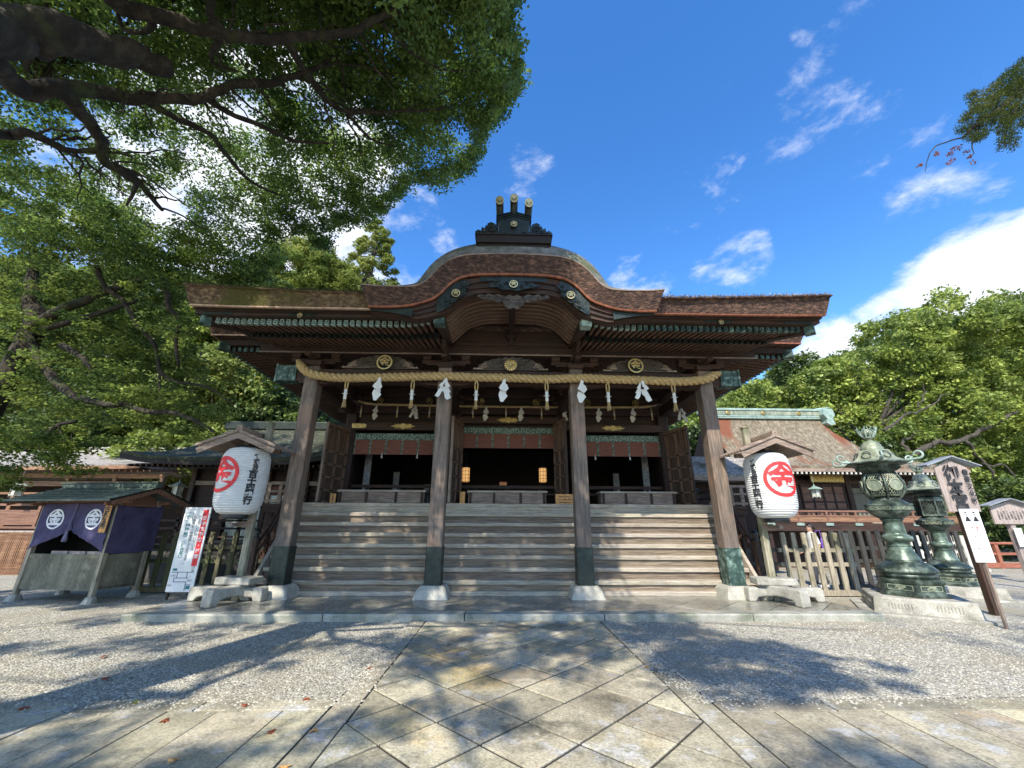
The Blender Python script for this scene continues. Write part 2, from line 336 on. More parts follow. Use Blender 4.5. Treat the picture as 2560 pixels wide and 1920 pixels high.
M['paper_dull'] = surf('aged_paper', ramp2((.42, .41, .37), (.58, .57, .52)), scale=3, rough=.8, bump=.08)
M['white'] = surf('white_board', ramp2((.70, .71, .72), (.80, .80, .80)), scale=2, rough=.4, bump=.03)
M['red_ink'] = surf('red_ink', ramp2((.62, .02, .025), (.74, .035, .035)), scale=4, rough=.6, bump=0)
M['black_ink'] = surf('black_ink', ramp2((.012, .012, .014), (.03, .03, .035)), scale=4, rough=.6, bump=0)
M['teal_ink'] = surf('teal_ink', ramp2((.02, .16, .19), (.04, .22, .25)), scale=4, rough=.6, bump=0)
M['navy_ink'] = surf('navy_ink', ramp2((.02, .03, .10), (.03, .045, .14)), scale=4, rough=.6, bump=0)
M['white_ink'] = surf('white_ink', ramp2((.62, .63, .68), (.78, .78, .82)), scale=9, rough=.8, bump=0)
M['purple'] = surf('purple_cloth', ramp2((.040, .034, .082), (.072, .062, .138)), scale=3, rough=.9, bump=.25, bscale=60)
M['misu'] = surf('reed_blind', ramp2((.12, .040, .026), (.22, .080, .052)), scale=3, stretch=(1, 1, 20), rough=.8, bump=.4)
M['brocade'] = surf('green_brocade', [(.35, (.03, .055, .042)), (.5, (.085, .125, .095)), (.65, (.22, .27, .22))], scale=16, rough=.8, bump=.1, detail=2)
M['ply'] = wood('orange_plaque', (.48, .22, .06), (.66, .36, .13), 'Z')
M['pale_wood'] = wood('pale_sign_wood', (.24, .19, .17), (.42, .35, .32), 'Z')
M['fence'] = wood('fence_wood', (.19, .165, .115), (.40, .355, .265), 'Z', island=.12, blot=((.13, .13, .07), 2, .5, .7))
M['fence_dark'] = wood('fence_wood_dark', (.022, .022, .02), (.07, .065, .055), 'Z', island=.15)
M['brownwood'] = wood('red_brown_wood', (.12, .055, .035), (.25, .13, .085), 'X')
M['orange_wood'] = wood('orange_brown_wood', (.15, .075, .04), (.33, .18, .10), 'X')
M['thatch'] = surf('roof_thatch', [(.28, (.085, .066, .042)), (.5, (.17, .140, .098)), (.72, (.30, .26, .19))], scale=8, stretch=(1, .6, .6), rough=.95, bump=1, bscale=22, fine=30, bdist=.04, blot=((.17, .06, .03), .55, .50, .60, (1.2, .5, .5)))
M['thatch_grey'] = surf('roof_thatch_grey', [(.3, (.13, .12, .11)), (.5, (.27, .25, .235)), (.72, (.46, .43, .41))], scale=9, rough=.95, bump=1, bscale=22, fine=30, bdist=.04, blot=((.07, .08, .035), 1.0, .55, .7))
M['thatch_dark'] = surf('roof_thatch_mossy', [(.3, (.022, .026, .018)), (.55, (.06, .068, .045)), (.75, (.18, .19, .16))], scale=10, rough=.95, bump=1, bscale=22, fine=30, bdist=.04)
M['roof_green'] = surf('green_sheet_roof', ramp2((.040, .065, .055), (.095, .125, .105)), scale=3, stretch=(3, 1, 1), rough=.55, bump=.2)
M['black'] = surf('black_lacquer', ramp2((.012, .012, .013), (.028, .027, .027)), scale=4, rough=.35, bump=.05)
M['tree_bark'] = surf('tree_bark', [(.3, (.008, .006, .005)), (.5, (.022, .017, .012)), (.7, (.060, .048, .034))], scale=6, stretch=(1, 1, .5), rough=.95, bump=1, bscale=14, bdist=.04, blot=((.045, .055, .016), 1.6, .55, .68))
M['tree_bark2'] = surf('grey_bark', [(.3, (.02, .017, .013)), (.7, (.09, .078, .062))], scale=6, rough=.95, bump=1, bscale=14, bdist=.03)
M['purple_grey'] = surf('purple_cord', ramp2((.10, .09, .16), (.20, .18, .28)), scale=9, rough=.9, bump=.2)
M['booth_wood'] = surf('booth_board', [(.3, (.085, .08, .055)), (.55, (.17, .16, .115)), (.75, (.26, .245, .18))], scale=1.6, stretch=(2, 2, .5), rough=.8, bump=.3, fine=30, blot=((.26, .24, .17), 3, .57, .72))
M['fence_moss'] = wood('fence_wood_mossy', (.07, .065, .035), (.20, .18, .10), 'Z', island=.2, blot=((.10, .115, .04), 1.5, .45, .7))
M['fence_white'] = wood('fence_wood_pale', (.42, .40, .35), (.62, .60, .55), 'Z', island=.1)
M['bronze_mid'] = surf('bronze_green', [(.28, (.025, .038, .031)), (.5, (.075, .11, .085)), (.68, (.21, .275, .22))], scale=4, rough=.40, bump=.5, metal=.35, bscale=16, fine=12)
M['orange_red'] = wood('vermilion_wood', (.20, .065, .04), (.34, .125, .078), 'X')
M['roof_grey'] = surf('grey_metal_roof', ramp2((.17, .185, .205), (.28, .30, .33)), scale=4, rough=.45, bump=.1)
M['red_faint'] = surf('faded_red_ink', ramp2((.70, .12, .14), (.75, .22, .24)), scale=4, rough=.6, bump=0)
# ------------------------------------------------------------------ ground
g = MB(); n = 40
g.add([(-260, -60, 0), (260, -60, 0), (260, 400, 0), (-260, 400, 0)], [(0,1,2,3)])
tag(g.build('ground', M['gravel']), kind='structure')
def poly_clip(poly, a, b, c):   # keep a*x+b*y<=c
    out = []
    for i in range(len(poly)):
        p, q = poly[i], poly[(i+1) % len(poly)]; dp = a*p[0]+b*p[1]-c; dq = a*q[0]+b*q[1]-c
        if dp <= 0: out.append(p)
        if (dp < 0 < dq) or (dq < 0 < dp):
            t = dp/(dp-dq); out.append((p[0]+(q[0]-p[0])*t, p[1]+(q[1]-p[1])*t))
    return out
def area(p): return abs(sum(p[i][0]*p[(i+1) % len(p)][1]-p[(i+1) % len(p)][0]*p[i][1] for i in range(len(p))))/2
def shrink(poly, e):
    s = sum(poly[i][0]*poly[(i+1) % len(poly)][1]-poly[(i+1) % len(poly)][0]*poly[i][1] for i in range(len(poly)))
    if s < 0: poly = poly[::-1]
    out = poly
    for i in range(len(poly)):
        p, q = poly[i], poly[(i+1) % len(poly)]; dx, dy = q[0]-p[0], q[1]-p[1]; l = sqrt(dx*dx+dy*dy)
        if l < 1e-5: continue
        nx, ny = dy/l, -dx/l; out = poly_clip(out, nx, ny, nx*p[0]+ny*p[1]-e)
        if len(out) < 3: return []
    return out
def slabs(mb, polys, z, gap=.0075, bev=.006, rnd=random.Random(3)):
    for p in polys:
        if len(p) < 3 or area(p) < .003: continue
        a = shrink(p, gap*(1.0+.9*rnd.random())); 
        b = shrink(a, bev) if a else []
        if len(b) < 3: continue
        if len(b) != len(a): b = None
        zz = z + rnd.uniform(-.0025, .0025); k = len(a)
        if b is None: mb.add([(x, y, zz) for x, y in a], [tuple(range(k))]); continue
        # match nearest start
        j = min(range(k), key=lambda j: (b[j][0]-a[0][0])**2+(b[j][1]-a[0][1])**2); b = b[j:]+b[:j]
        vs = [(x, y, zz-.018) for x, y in a]+[(x, y, zz-.003) for x, y in a]+[(x, y, zz) for x, y in b]
        fs = [tuple(range(2*k, 3*k))]
        for i in range(k):
            j = (i+1) % k; fs += [(i, j, k+j, k+i), (k+i, k+j, 2*k+j, 2*k+i)]
        mb.add(vs, fs)
def diag(x0, x1, y0, y1, step=.545, p0=2.64, q0=3.385):
    out = []
    for i in range(-20, 40):
        for j in range(-20, 40):
            p, q = p0+i*step, q0+j*step; sq = []
            for a, b in ((p, q), (p+step, q), (p+step, q+step), (p, q+step)): sq.append(((a-b)/sqrt(2), (a+b)/sqrt(2)))
            for A in ((1, 0, x1), (-1, 0, -x0), (0, 1, y1), (0, -1, -y0)):
                sq = poly_clip(sq, *A)
                if len(sq) < 3: break
            if len(sq) >= 3: out.append(sq)
    return out
rnd = random.Random(5)
def rect(x0, x1, y0, y1): return [(x0, y0), (x1, y0), (x1, y1), (x0, y1)]
jb = MB(); ZP = .018
jb.add([(-1.56, -3, .006), (2.05, -3, .006), (2.05, 8.25, .006), (-1.56, 8.25, .006)], [(0,1,2,3)])
jb.add([(-40, -3, .008), (-1.55, -3, .008), (-1.55, 4.74, .008), (-40, 4.74, .008)], [(0,1,2,3)])
jb.add([(2.04, -3, .008), (40, -3, .008), (40, 4.70, .008), (2.04, 4.70, .008)], [(0,1,2,3)])
jb.m = 1
slabs(jb, diag(-1.296, 1.77, -1, 8.19), ZP, .0085, .010)
jb.m = 2
for x0, x1, jn in ((-1.54, -1.296, [-1, .2, 1.5, 2.6, 3.45, 4.15, 5.2, 6.3, 7.3, 8.19]), (1.77, 2.03, [-1, .5, 1.9, 2.9, 3.8, 4.72, 5.9, 7.0, 8.19])):
    for i in range(len(jn)-1): slabs(jb, [rect(x0, x1, jn[i], jn[i+1])], ZP, .006)
jn = [-14, -11, -8.4, -6.3, -5.05, -3.9, -2.75, -1.545]
for i in range(len(jn)-1): slabs(jb, [rect(jn[i], jn[i+1], 4.515, 4.76)], ZP, .006)
jn = [2.035, 3.1, 4.4, 5.6, 7.1, 9, 11, 14, 18]
for i in range(len(jn)-1): slabs(jb, [rect(jn[i], jn[i+1], 4.43, 4.70)], ZP, .006)
jn = [-1.545, -1.94, -2.52, -2.96, -3.42, -3.86]+[-3.86-.47*i for i in range(1, 24)]
jn2 = [2.035, 2.5, 3.0, 3.49, 4.0, 4.52]+[4.52+.5*i for i in range(1, 24)]
jb.m = 1
for L_, yt in ((jn, 4.515), (jn2, 4.43)):
    for i in range(len(L_)-1):
        y = yt; a, b = sorted((L_[i], L_[i+1]))
        while y > -1:
            l = rnd.uniform(1.3, 2.6) if y < yt else rnd.uniform(1.6, 3.0); slabs(jb, [rect(a, b, y-l, y)], ZP, .005); y -= l
tag(jb.build('path', [M['joint'], M['slab'], M['slab2']]), kind='structure')
# raised platform in front of the stairs
pl = MB(); pl.box(-6.53, 6.93, 8.45, 12.6, -.02, .112)
pl.m = 1
xs = [-6.56, -3.1, -.62, 1.86, 4.55, 6.96]
for i in range(5):
    a, b = xs[i]+.009, xs[i+1]-.009; y0 = 8.19+rnd.uniform(-.006, .006)
    pl.add([(a,y0+.012,-.02),(b,y0+.012,-.02),(b,y0,.10),(a,y0,.10),(a,y0+.015,.12),(b,y0+.015,.12),(b,8.52,.12),(a,8.52,.12)], [(0,1,2,3),(3,2,5,4),(4,5,6,7),(0,3,4,7),(1,6,5,2)])
pl.m = 2
sl = MB(); sl.m = 2
slabs(pl, diag(-6.54, 6.94, 8.525, 10.6, .72, .1, .3), .12, .005, .004)
tag(pl.build('stone_platform', [M['joint'], M['kerb'], M['slab_wet'] if 'slab_wet' in M else M['slab']]), kind='structure')
# loose stones on the gravel, so that it has real relief near the camera
def pebbles():
    r = np.random.default_rng(2); n = 26000
    side = r.random(n) < .5
    X = np.where(side, -1.6-r.random(n)**.8*8.2, 2.08+r.random(n)**.8*7.5); Y = 4.8+r.random(n)**1.3*3.4
    ph = np.sin(X*1.3+2*np.sin(Y*.9))+np.sin(Y*2.1+X*.5)
    keep = ph > -.7 - .5*r.random(n); X = X[keep]; Y = Y[keep]
    NE = 2600; ex = r.random(NE); sp = np.abs(r.normal(size=NE))*.13; X = np.concatenate([X, np.where(ex < .5, -1.56+sp, 2.05-sp)]); Y = np.concatenate([Y, 4.6+r.random(NE)*3.6])
    NE = 1800; X = np.concatenate([X, np.where(r.random(NE) < .5, r.uniform(-8, -1.56, NE), r.uniform(2.05, 8, NE))]); Y = np.concatenate([Y, 4.76-np.abs(r.normal(size=NE))*.12])
    n = len(X); s = r.uniform(.008, .0165, n)
    a = r.random(n)*6.28; ca, sa = np.cos(a), np.sin(a)
    base = np.array([(1,0,0),(0,1,0),(-1,0,0),(0,-1,0),(0,0,1)], float)
    V = np.empty((n, 5, 3)); jit = r.uniform(.6, 1.2, (n, 5))
    x = base[None, :, 0]*s[:, None]*jit*1.3; y = base[None, :, 1]*s[:, None]*jit
    V[:, :, 0] = X[:, None]+x*ca[:, None]-y*sa[:, None]; V[:, :, 1] = Y[:, None]+x*sa[:, None]+y*ca[:, None]
    V[:, :, 2] = base[None, :, 2]*s[:, None]*.75 + np.where(((X > -1.56) & (X < 2.05)) | (Y < 4.76), .019, .001)[:, None]
    V[:, 4, :2] += r.uniform(-.004, .004, (n, 2))
    me = bpy.data.meshes.new('pebbles'); me.vertices.add(n*5); me.vertices.foreach_set('co', V.astype(np.float32).ravel())
    fi = np.array([(0,1,4),(1,2,4),(2,3,4),(3,0,4)]); idx = (np.arange(n)[:, None, None]*5+fi[None]).ravel().astype(np.int32)
    me.loops.add(len(idx)); me.loops.foreach_set('vertex_index', idx); me.polygons.add(n*4); me.polygons.foreach_set('loop_start', np.arange(0, len(idx), 3, dtype=np.int32))
    me.polygons.foreach_set('use_smooth', np.ones(n*4, bool))
    me.materials.append(M['pebble']); me.update(calc_edges=True)
    o = bpy.data.objects.new('loose_gravel', me); COL.objects.link(o); tag(o, kind='stuff')
pebbles()
M['inner'] = surf('silver_grey_panel', ramp2((.16, .17, .18), (.36, .37, .38)), scale=14, rough=.6, bump=.2)
# ------------------------------------------------------------------ the shrine hall
XC = .21
hall = thing('shrine_hall', 'large dark cedar shrine hall with wide wooden stairs and curved bark gable', 'shrine hall', (XC, 10, 0))
def HX(x): return XC+x
def lerp(a, b, t): return a+(b-a)*t
def interp(tab, x):
    x = abs(x) if tab[0][0] >= 0 else x
    if x <= tab[0][0]: return tab[0][1]
    for (a, va), (b, vb) in zip(tab, tab[1:]):
        if x <= b: return lerp(va, vb, (x-a)/(b-a))
    return tab[-1][1]
def _unused(): pass
def smooth_tab(tab, k=3, n=4):      # Catmull-Rom resample of a table
    P = [tab[0]]+tab+[tab[-1]]; out = []
    for i in range(1, len(P)-2):
        for j in range(n):
            t = j/n; q = []
            for c in (0, 1):
                a, b, cc, d = P[i-1][c], P[i][c], P[i+1][c], P[i+2][c]
                q.append(.5*((2*b)+(-a+cc)*t+(2*a-5*b+4*cc-d)*t*t+(-a+3*b-3*cc+d)*t**3))
            out.append(tuple(q))
    return out+[tab[-1]]
# --- stairs: nine treads of thick boards
Y0, T, R0, RS, NS = 10.3, .2105, .335, .2505, .088
st = MB(); rnd = random.Random(11)
for k in range(-1, 7):
    y = Y0+T*k; zt = R0+NS+RS*k if k >= 0 else .21; hw = 5.70
    if k == -1: y = Y0-.10
    segs = [-hw, -1.9, 1.95, hw] if k % 2 else [-hw, -3.0+rnd.uniform(-.5, .5), 3.2+rnd.uniform(-.6, .6), hw]
    for a, b in zip(segs, segs[1:]):
        dy = rnd.uniform(-.004, .004); a_, b_ = HX(a)+.0015, HX(b)-.0015
        # nosing board with a softly worn front edge
        ys = y+dy; e = .012
        sec = [(ys+.32, zt-NS), (ys, zt-NS), (ys-.002, zt-.018), (ys+e, zt-.003), (ys+.05, zt), (ys+.32, zt+.002)]
        N_ = 14; secs = []
        for i in range(N_+1):
            x = lerp(a_, b_, i/N_); w = .010*(rnd.random()-.5)
            secs.append([(x, q[0]+(w if 0 < j < 5 else 0), q[1]+w*.4) for j, q in enumerate(sec)])
        st.loft(secs, True, False, True)
    if k < 6 or True:
        zb = .115 if k == -1 else R0+RS*(k-1)+NS-.01
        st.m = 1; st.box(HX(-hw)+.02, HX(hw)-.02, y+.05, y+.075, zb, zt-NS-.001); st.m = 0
zf = 2.1765   # veranda floor: ends of the deck boards face us
y = Y0+T*7
st.box(HX(-5.68), HX(5.68), y+.035, y+.06, R0+RS*6+NS, zf-NS)
x = -5.72
while x < 5.66:
    w = rnd.uniform(.26, .42); x2 = min(5.72, x+w); d = rnd.uniform(-.008, .008)
    st.box(HX(x)+.0015, HX(x2)-.0015, y+d, y+1.35, zf-NS+d*.3, zf+d*.3); x = x2
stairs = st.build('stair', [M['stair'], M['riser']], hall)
for s in (-1, 1):   # closed strings at either side
    sg = MB(); sg.add([(HX(s*5.72), 10.22, .115), (HX(s*5.72), 10.22, .36), (HX(s*5.72), 11.9, 2.3), (HX(s*5.72), 12.2, 2.1), (HX(s*5.72), 12.2, .115),
            (HX(s*5.80), 10.22, .115), (HX(s*5.80), 10.22, .36), (HX(s*5.80), 11.9, 2.3), (HX(s*5.80), 12.2, 2.1), (HX(s*5.80), 12.2, .115)],
           [(0,1,2,3,4), (9,8,7,6,5), (0,5,6,1), (1,6,7,2), (2,7,8,3), (3,8,9,4)])
    sg.build('stair_string', M['stair'], stairs)
# handrails beside the stairs
for s in (-1, 1):
    h = MB(); X_ = HX(s*5.92)
    for dz in (0, -.24):
        pts = []
        for i in range(14):
            t = i/13; yy = lerp(10.42, 11.75, t); zz = lerp(1.12, 2.92, t)-.16*sin(pi*t)*1.0+dz
            pts.append((X_, yy, zz))
        h.tube(pts, .042 if dz == 0 else .03, 8)
    h.post(X_, 10.40, .115, 1.30, .13, .02); h.post(X_, 11.85, 2.1, 3.05, .12, .015)
    for yy in (10.8, 11.25): h.post(X_, yy, .9+(yy-10.4)*1.35-.35, 1.0+(yy-10.4)*1.35+.05, .06, .005)
    hr = h.build('handrail', M['midY'], hall)
    k = MB(); k.lathe((X_, 10.40, 1.30), [(.085,0),(.085,.02),(.06,.03),(.06,.07),(.075,.09),(.085,.13),(.07,.18),(.035,.21),(.01,.24)], 14)
    k.build('finial', M['black'], hr); k = MB()
    k.lathe((X_, 11.85, 3.05), [(.08,0),(.08,.02),(.06,.03),(.06,.07),(.075,.09),(.085,.13),(.07,.18),(.035,.21),(.01,.24)], 14)
    k.build('finial', M['black'], hr)
# --- front pillars on stone feet
PX = (-5.04, -1.68, 1.68, 5.04); YP = 10.02
for x in PX:
    p = MB(); p.post(HX(x), YP, .37, 5.42, .342, .022)
    po = p.build('pillar', M['post'], hall)
    c = MB(); c.post(HX(x), YP, .374, 1.144, .366, .016)
    c.post(HX(x), YP, .374, .40, .385, .016); c.post(HX(x), YP, 1.125, 1.15, .378, .016)
    c.build('copper_sleeve', M['copper'] if x > 5 else M['copper_dark'], po)
    b = MB(); r = []
    for z, h_, ch in ((.11, .375, .02), (.30, .31, .03), (.355, .265, .04), (.374, .245, .04)):
        r.append([(HX(x)-h_+ch,YP-h_,z),(HX(x)+h_-ch,YP-h_,z),(HX(x)+h_,YP-h_+ch,z),(HX(x)+h_,YP+h_-ch,z),(HX(x)+h_-ch,YP+h_,z),(HX(x)-h_+ch,YP+h_,z),(HX(x)-h_,YP+h_-ch,z),(HX(x)-h_,YP-h_+ch,z)])
    b.loft(r, True, False, True); b.build('stone_foot', M['stone_pale'], po)
# --- tie beams between the pillars, with copper clad noses
def beam_obj(name, x0, x1, y0, y1, z0, z1, m, par=hall, bev=.01):
    b = MB(); b.box(HX(x0), HX(x1), y0, y1, z0, z1); return b.build(name, m, par, bevel=bev)
for a, b_ in ((-4.868, -1.852), (-1.508, 1.508), (1.852, 4.868)):
    m = MB(); a_, c_ = HX(a), HX(b_); n = 12; secs = []
    for i in range(n+1):
        t = i/n; x = lerp(a_, c_, t); up = .05*sin(pi*t); e = min(t, 1-t)*3.0
        zb = 4.97+.045*min(1, max(0, (e-.25)*6))
        secs.append([(x,9.90,zb),(x,10.14,zb),(x,10.14,5.36+up*.4),(x,9.90,5.36+up*.4)])
    m.loft(secs, True, False, True); m.build('tie_beam', M['midX'], hall, bevel=.012)
for s in (-1, 1):
    m = MB(); pts = [(5.212,5.39),(5.212,5.0),(5.34,4.97),(5.40,5.06),(5.46,5.04),(5.46,5.40)]
    vs = [(HX(s*q[0]), 9.90, q[1]) for q in pts]+[(HX(s*q[0]), 10.14, q[1]) for q in pts]
    m.add(vs, [(0,1,2,3,4,5), (11,10,9,8,7,6)]+[(i,(i+1)%6,(i+1)%6+6,i+6) for i in range(6)])
    nb = m.build('beam_nose', M['midX'], hall)
    c = MB(); c.box(HX(s*5.44), HX(s*5.93), 9.86, 10.18, 5.03, 5.45); c.box(HX(s*5.90), HX(s*5.95), 9.84, 10.20, 5.00, 5.47)
    for q in range(3): c.box(HX(s*(5.49+q*.14)), HX(s*(5.55+q*.14)), 9.852, 9.862, 5.10, 5.38)
    c.build('copper_cap', M['copper'], nb, bevel=.012)
# --- brackets above the pillars
for x in PX:
    m = MB(); X_ = HX(x)
    r = []
    for z, h_ in ((5.42, .15), (5.47, .20), (5.575, .205)): r.append([(X_-h_,YP-h_,z),(X_+h_,YP-h_,z),(X_+h_,YP+h_,z),(X_-h_,YP+h_,z)])
    m.loft(r, True, False, True)
    m.box(X_-.62, X_+.62, YP-.07, YP+.07, 5.575, 5.665); m.box(X_-.50, X_+.50, YP-.069, YP+.069, 5.53, 5.576)
    m.box(X_-.07, X_+.07, YP-.55, YP+.8, 5.577, 5.667)
    for dx in (-.5, 0, .5):
        r = []
        for z, h_ in ((5.665, .075), (5.70, .105), (5.79, .108)): r.append([(X_+dx-h_,YP-h_,z),(X_+dx+h_,YP-h_,z),(X_+dx+h_,YP+h_,z),(X_+dx-h_,YP+h_,z)])
        m.loft(r, True, False, True)
    m.build('bracket', M['midX'], hall, bevel=.006)
# --- carved friezes with gilt crests between the brackets
def carving_pts(w, h, seed=0):
    r = random.Random(seed); pts = []
    n = 34
    top = []
    for i in range(n+1):
        t = i/n; x = lerp(-w, w, t); e = abs(2*t-1)
        y = h*(max(0, 1-e**1.7)**.55)*(.86+.14*abs(sin(t*n*.62*pi/2)))
        if e > .93: y = h*.10*(1-e)/.07+.01
        top.append((x, y))
    return [(-w, 0)]+top[1:-1]+[(w, 0)]
def scroll(mb, cx, cz, r, y, turns=1.6, s=1, w=.014):
    pts = []; rs = []
    for i in range(20):
        t = i/19; a = s*turns*2*pi*t; rr = r*(1-.85*t); pts.append((cx+rr*cos(a), y, cz+rr*sin(a))); rs.append(w*(1-.5*t))
    mb.tube(pts, rs, 5)
for xm in (-3.36, 0, 3.36):
    m = MB(); m.prism(carving_pts(.93, .385, int(xm)), (HX(xm), YP-.10, 5.405), (1,0,0), (0,0,1), .07)
    rr = random.Random(int(xm)+9)
    for s in (-1, 1):
        for q, (dx, dz, r_) in enumerate(((.25,.13,.10),(.27,.29,.07),(.44,.12,.09),(.46,.26,.06),(.60,.10,.07),(.38,.20,.05))): scroll(m, HX(xm+s*dx), 5.405+dz, r_, YP-.115, 1.5, s*(1 if q % 2 else -1))
    cv = m.build('frieze_carving', M['carve'], hall)
    m = MB()
    for s in (-1, 1):
        for q in range(5):
            a = radians(150-28*q); bx = .70+.035*q; L_ = .17-.02*q
            m.prism([(0,0),(s*L_*.4, L_*.22+.02),(s*L_*cos(a*.35)*.8, L_*.75),(s*L_, L_*.45),(s*L_*.5,0)], (HX(xm+s*(bx-.14)), YP-.125-.006*q, 5.42+.06-.01*q), (1,0,0), (0,0,1), .02)
        scroll(m, HX(xm+s*.66), 5.50, .06, YP-.14, 1.3, s, .013)
        m.prism([(0,0),(s*.12,.05),(s*.2,.03),(s*.26,.05),(s*.3,0)], (HX(xm+s*.68), YP-.13, 5.41), (1,0,0), (0,0,1), .03)
    m.build('leaf_tip', M['greyX'], cv)
GL = '\u91d1'
def disc_crest(cx, cy, cz, r, parent, m1='gold', m2='black', tilt=0, glyph=True, name='crest'):
    d = MB(); R_ = Matrix.Rotation(radians(90), 3, 'X')
    d.lathe((cx, cy, cz), [(r*1.0, 0), (r*1.0, .02), (r*.86, .028), (r*.82, .018), (0.001, .018)], 28, True, 0, Matrix.Rotation(radians(90), 3, 'X'))
    o = d.build(name, M[m2], parent)
    t = MB(); add_ring(t, r*.80, r*1.0, lambda x, y: (cx+x, cy-.030, cz+y), 32)
    if glyph: add_text(t, GL, r*1.30, lambda x, y: (cx+x, cy-.027, cz+y), r*.035)
    t.build('emblem', M[m1], o)
    return o
for xm in (-3.22, 3.22): disc_crest(HX(xm), 9.70+.09, 5.52, .20, hall)
m = MB(); cx, cy, cz = HX(-.005), 9.79, 5.495    # sixteen-petal flower in the middle
m.lathe((cx, cy, cz), [(.17,0),(.175,.015),(.16,.03),(.001,.03)], 32, True, 0, Matrix.Rotation(radians(90), 3, 'X'))
o = m.build('flower_crest', M['black'], hall)
m = MB()
for k in range(16):
    a = 2*pi*(k+.5)/16; pts = [(.035,-.003),(.13,-.0190),(.155,-.017),(.172,0),(.155,.017),(.13,.0190),(.035,.003)]
    ca, sa = cos(a), sin(a); P_ = [(cx+x*ca-y*sa, cy-.031, cz+x*sa+y*ca) for x, y in pts]; C_ = (cx+.11*ca, cy-.047, cz+.11*sa)
    m.add(P_+[C_], [(i, (i+1) % 7, 7) for i in range(7)])
m.lathe((cx, cy-.03, cz), [(.03,0),(.026,.014),(.001,.018)], 14, True, 0, Matrix.Rotation(radians(90), 3, 'X'))
m.build('petal', M['gold'], o)
# --- purlin carried by the brackets
m = MB(); m.box(HX(-6.48), HX(6.48), 9.88, 10.12, 5.792, 6.03); m.build('purlin', M['midX'], hall, bevel=.012)
m = MB(); m.box(HX(-6.5), HX(6.5), 9.86, 9.879, 5.80, 5.835); m.build('purlin_moulding', M['greyX'], hall)
# struts at the middle pillars carrying the gable beams
for s in (-1, 1):
    x = HX(s*1.68); m = MB(); m.box(x-.07, x+.07, 9.70, 9.87, 5.58, 6.02)
    m.add([(x-.05,9.70,5.66),(x+.05,9.70,5.66),(x+.05,9.70,6.0),(x-.05,9.70,6.0),(x-.05,9.2,5.93),(x+.05,9.2,5.93)], [(0,1,2,3),(0,4,5,1),(3,2,5,4),(0,3,4),(1,5,2)])
    m.build('strut', M['midX'], hall)
    m = MB()
    sec = []
    for yy, za, zb in ((7.96, 5.715, 5.945), (8.8, 5.86, 6.09), (9.88, 6.04, 6.27)):
        X_ = HX(s*1.60); sec.append([(X_-.095,yy,za),(X_+.095,yy,za),(X_+.095,yy,zb),(X_-.095,yy,zb)])
    m.loft(sec, True, False, True); gb = m.build('gable_beam', M['midY'], hall, bevel=.008)
    m = MB(); m.box(HX(s*1.60)-.112, HX(s*1.60)+.112, 7.93, 8.16, 5.70, 5.965); m.box(HX(s*1.60)-.07, HX(s*1.60)+.07, 7.922, 7.931, 5.75, 5.92)
    m.build('copper_cap', M['copper_pale'] if s > 0 else M['copper'], gb, bevel=.01)
# --- eave rafters in two tiers
def raise_(x): return .11*max(0, 1-(abs(x)-1.75)/.75)**1.5 if abs(x) < 2.5 else .05*max(0, (abs(x)-5.6)/1.3)**2
rcap = None
for s in (-1, 1):
    for i in range(34):
        x = 1.87+i*.1385; d = raise_(x); X_ = HX(s*x); e = min(1.7, 6.85-x); yb = 8.2+e
        m = MB(); m.beam((X_, 8.2, 5.80+d), (X_, max(8.6, min(9.75, 8.2+e)), 5.80+d*.5+.175*(max(8.6, min(9.75, 8.2+e))-8.2)), .062, .10)
        ro = m.build('rafter', M['raft'], hall)
        m = MB(); m.box(X_-.040, X_+.040, 8.165, 8.25, 5.738+d, 5.858+d); m.m = 1; m.box(X_-.026, X_+.026, 8.160, 8.166, 5.760+d, 5.836+d); m.m = 0; m.box(X_-.013, X_+.013, 8.156, 8.161, 5.780+d, 5.816+d)
        m.build('end_cap', [M['copper'] if s > 0 and i > 6 else M['copper_pale'], M['copper_dark']], ro)
jr = MB(); jc = MB()
for s in (-1, 1):
    for i in range(32):
        x = 1.80+i*.1385; d = raise_(x)*.3; X_ = HX(s*x)
        jr.beam((X_, 8.87, 5.815+d), (X_, 10.6, 5.815+.2*1.73), .068, .105)
        jc.box(X_-.038, X_+.038, 8.84, 8.92, 5.76+d, 5.875+d)
ro = tag(jr.build('lower_rafter', M['raft'], hall), kind='stuff'); tag(jc.build('end_cap', M['copper_dark'], ro), kind='stuff')
m = MB()
for s in (-1, 1):
    a, b = sorted((s*1.72, s*6.25)); m.box(HX(a), HX(b), 8.86, 8.97, 5.885, 5.93)
m.build('rafter_board', M['darkX'], hall)
# hip rafters at the corners
for s in (-1, 1):
    m = MB(); m.beam((HX(s*6.72), 8.16, 5.83), (HX(s*5.0), 10.1, 6.12), .16, .22); hr = m.build('hip_rafter', M['darkY'], hall)
    m = MB(); m.cbox((HX(s*6.70), 8.18, 5.83), (.20, .20, .27), Matrix.Rotation(-s*radians(42), 3, 'Z')); m.build('copper_cap', M['copper'], hr, bevel=.01)
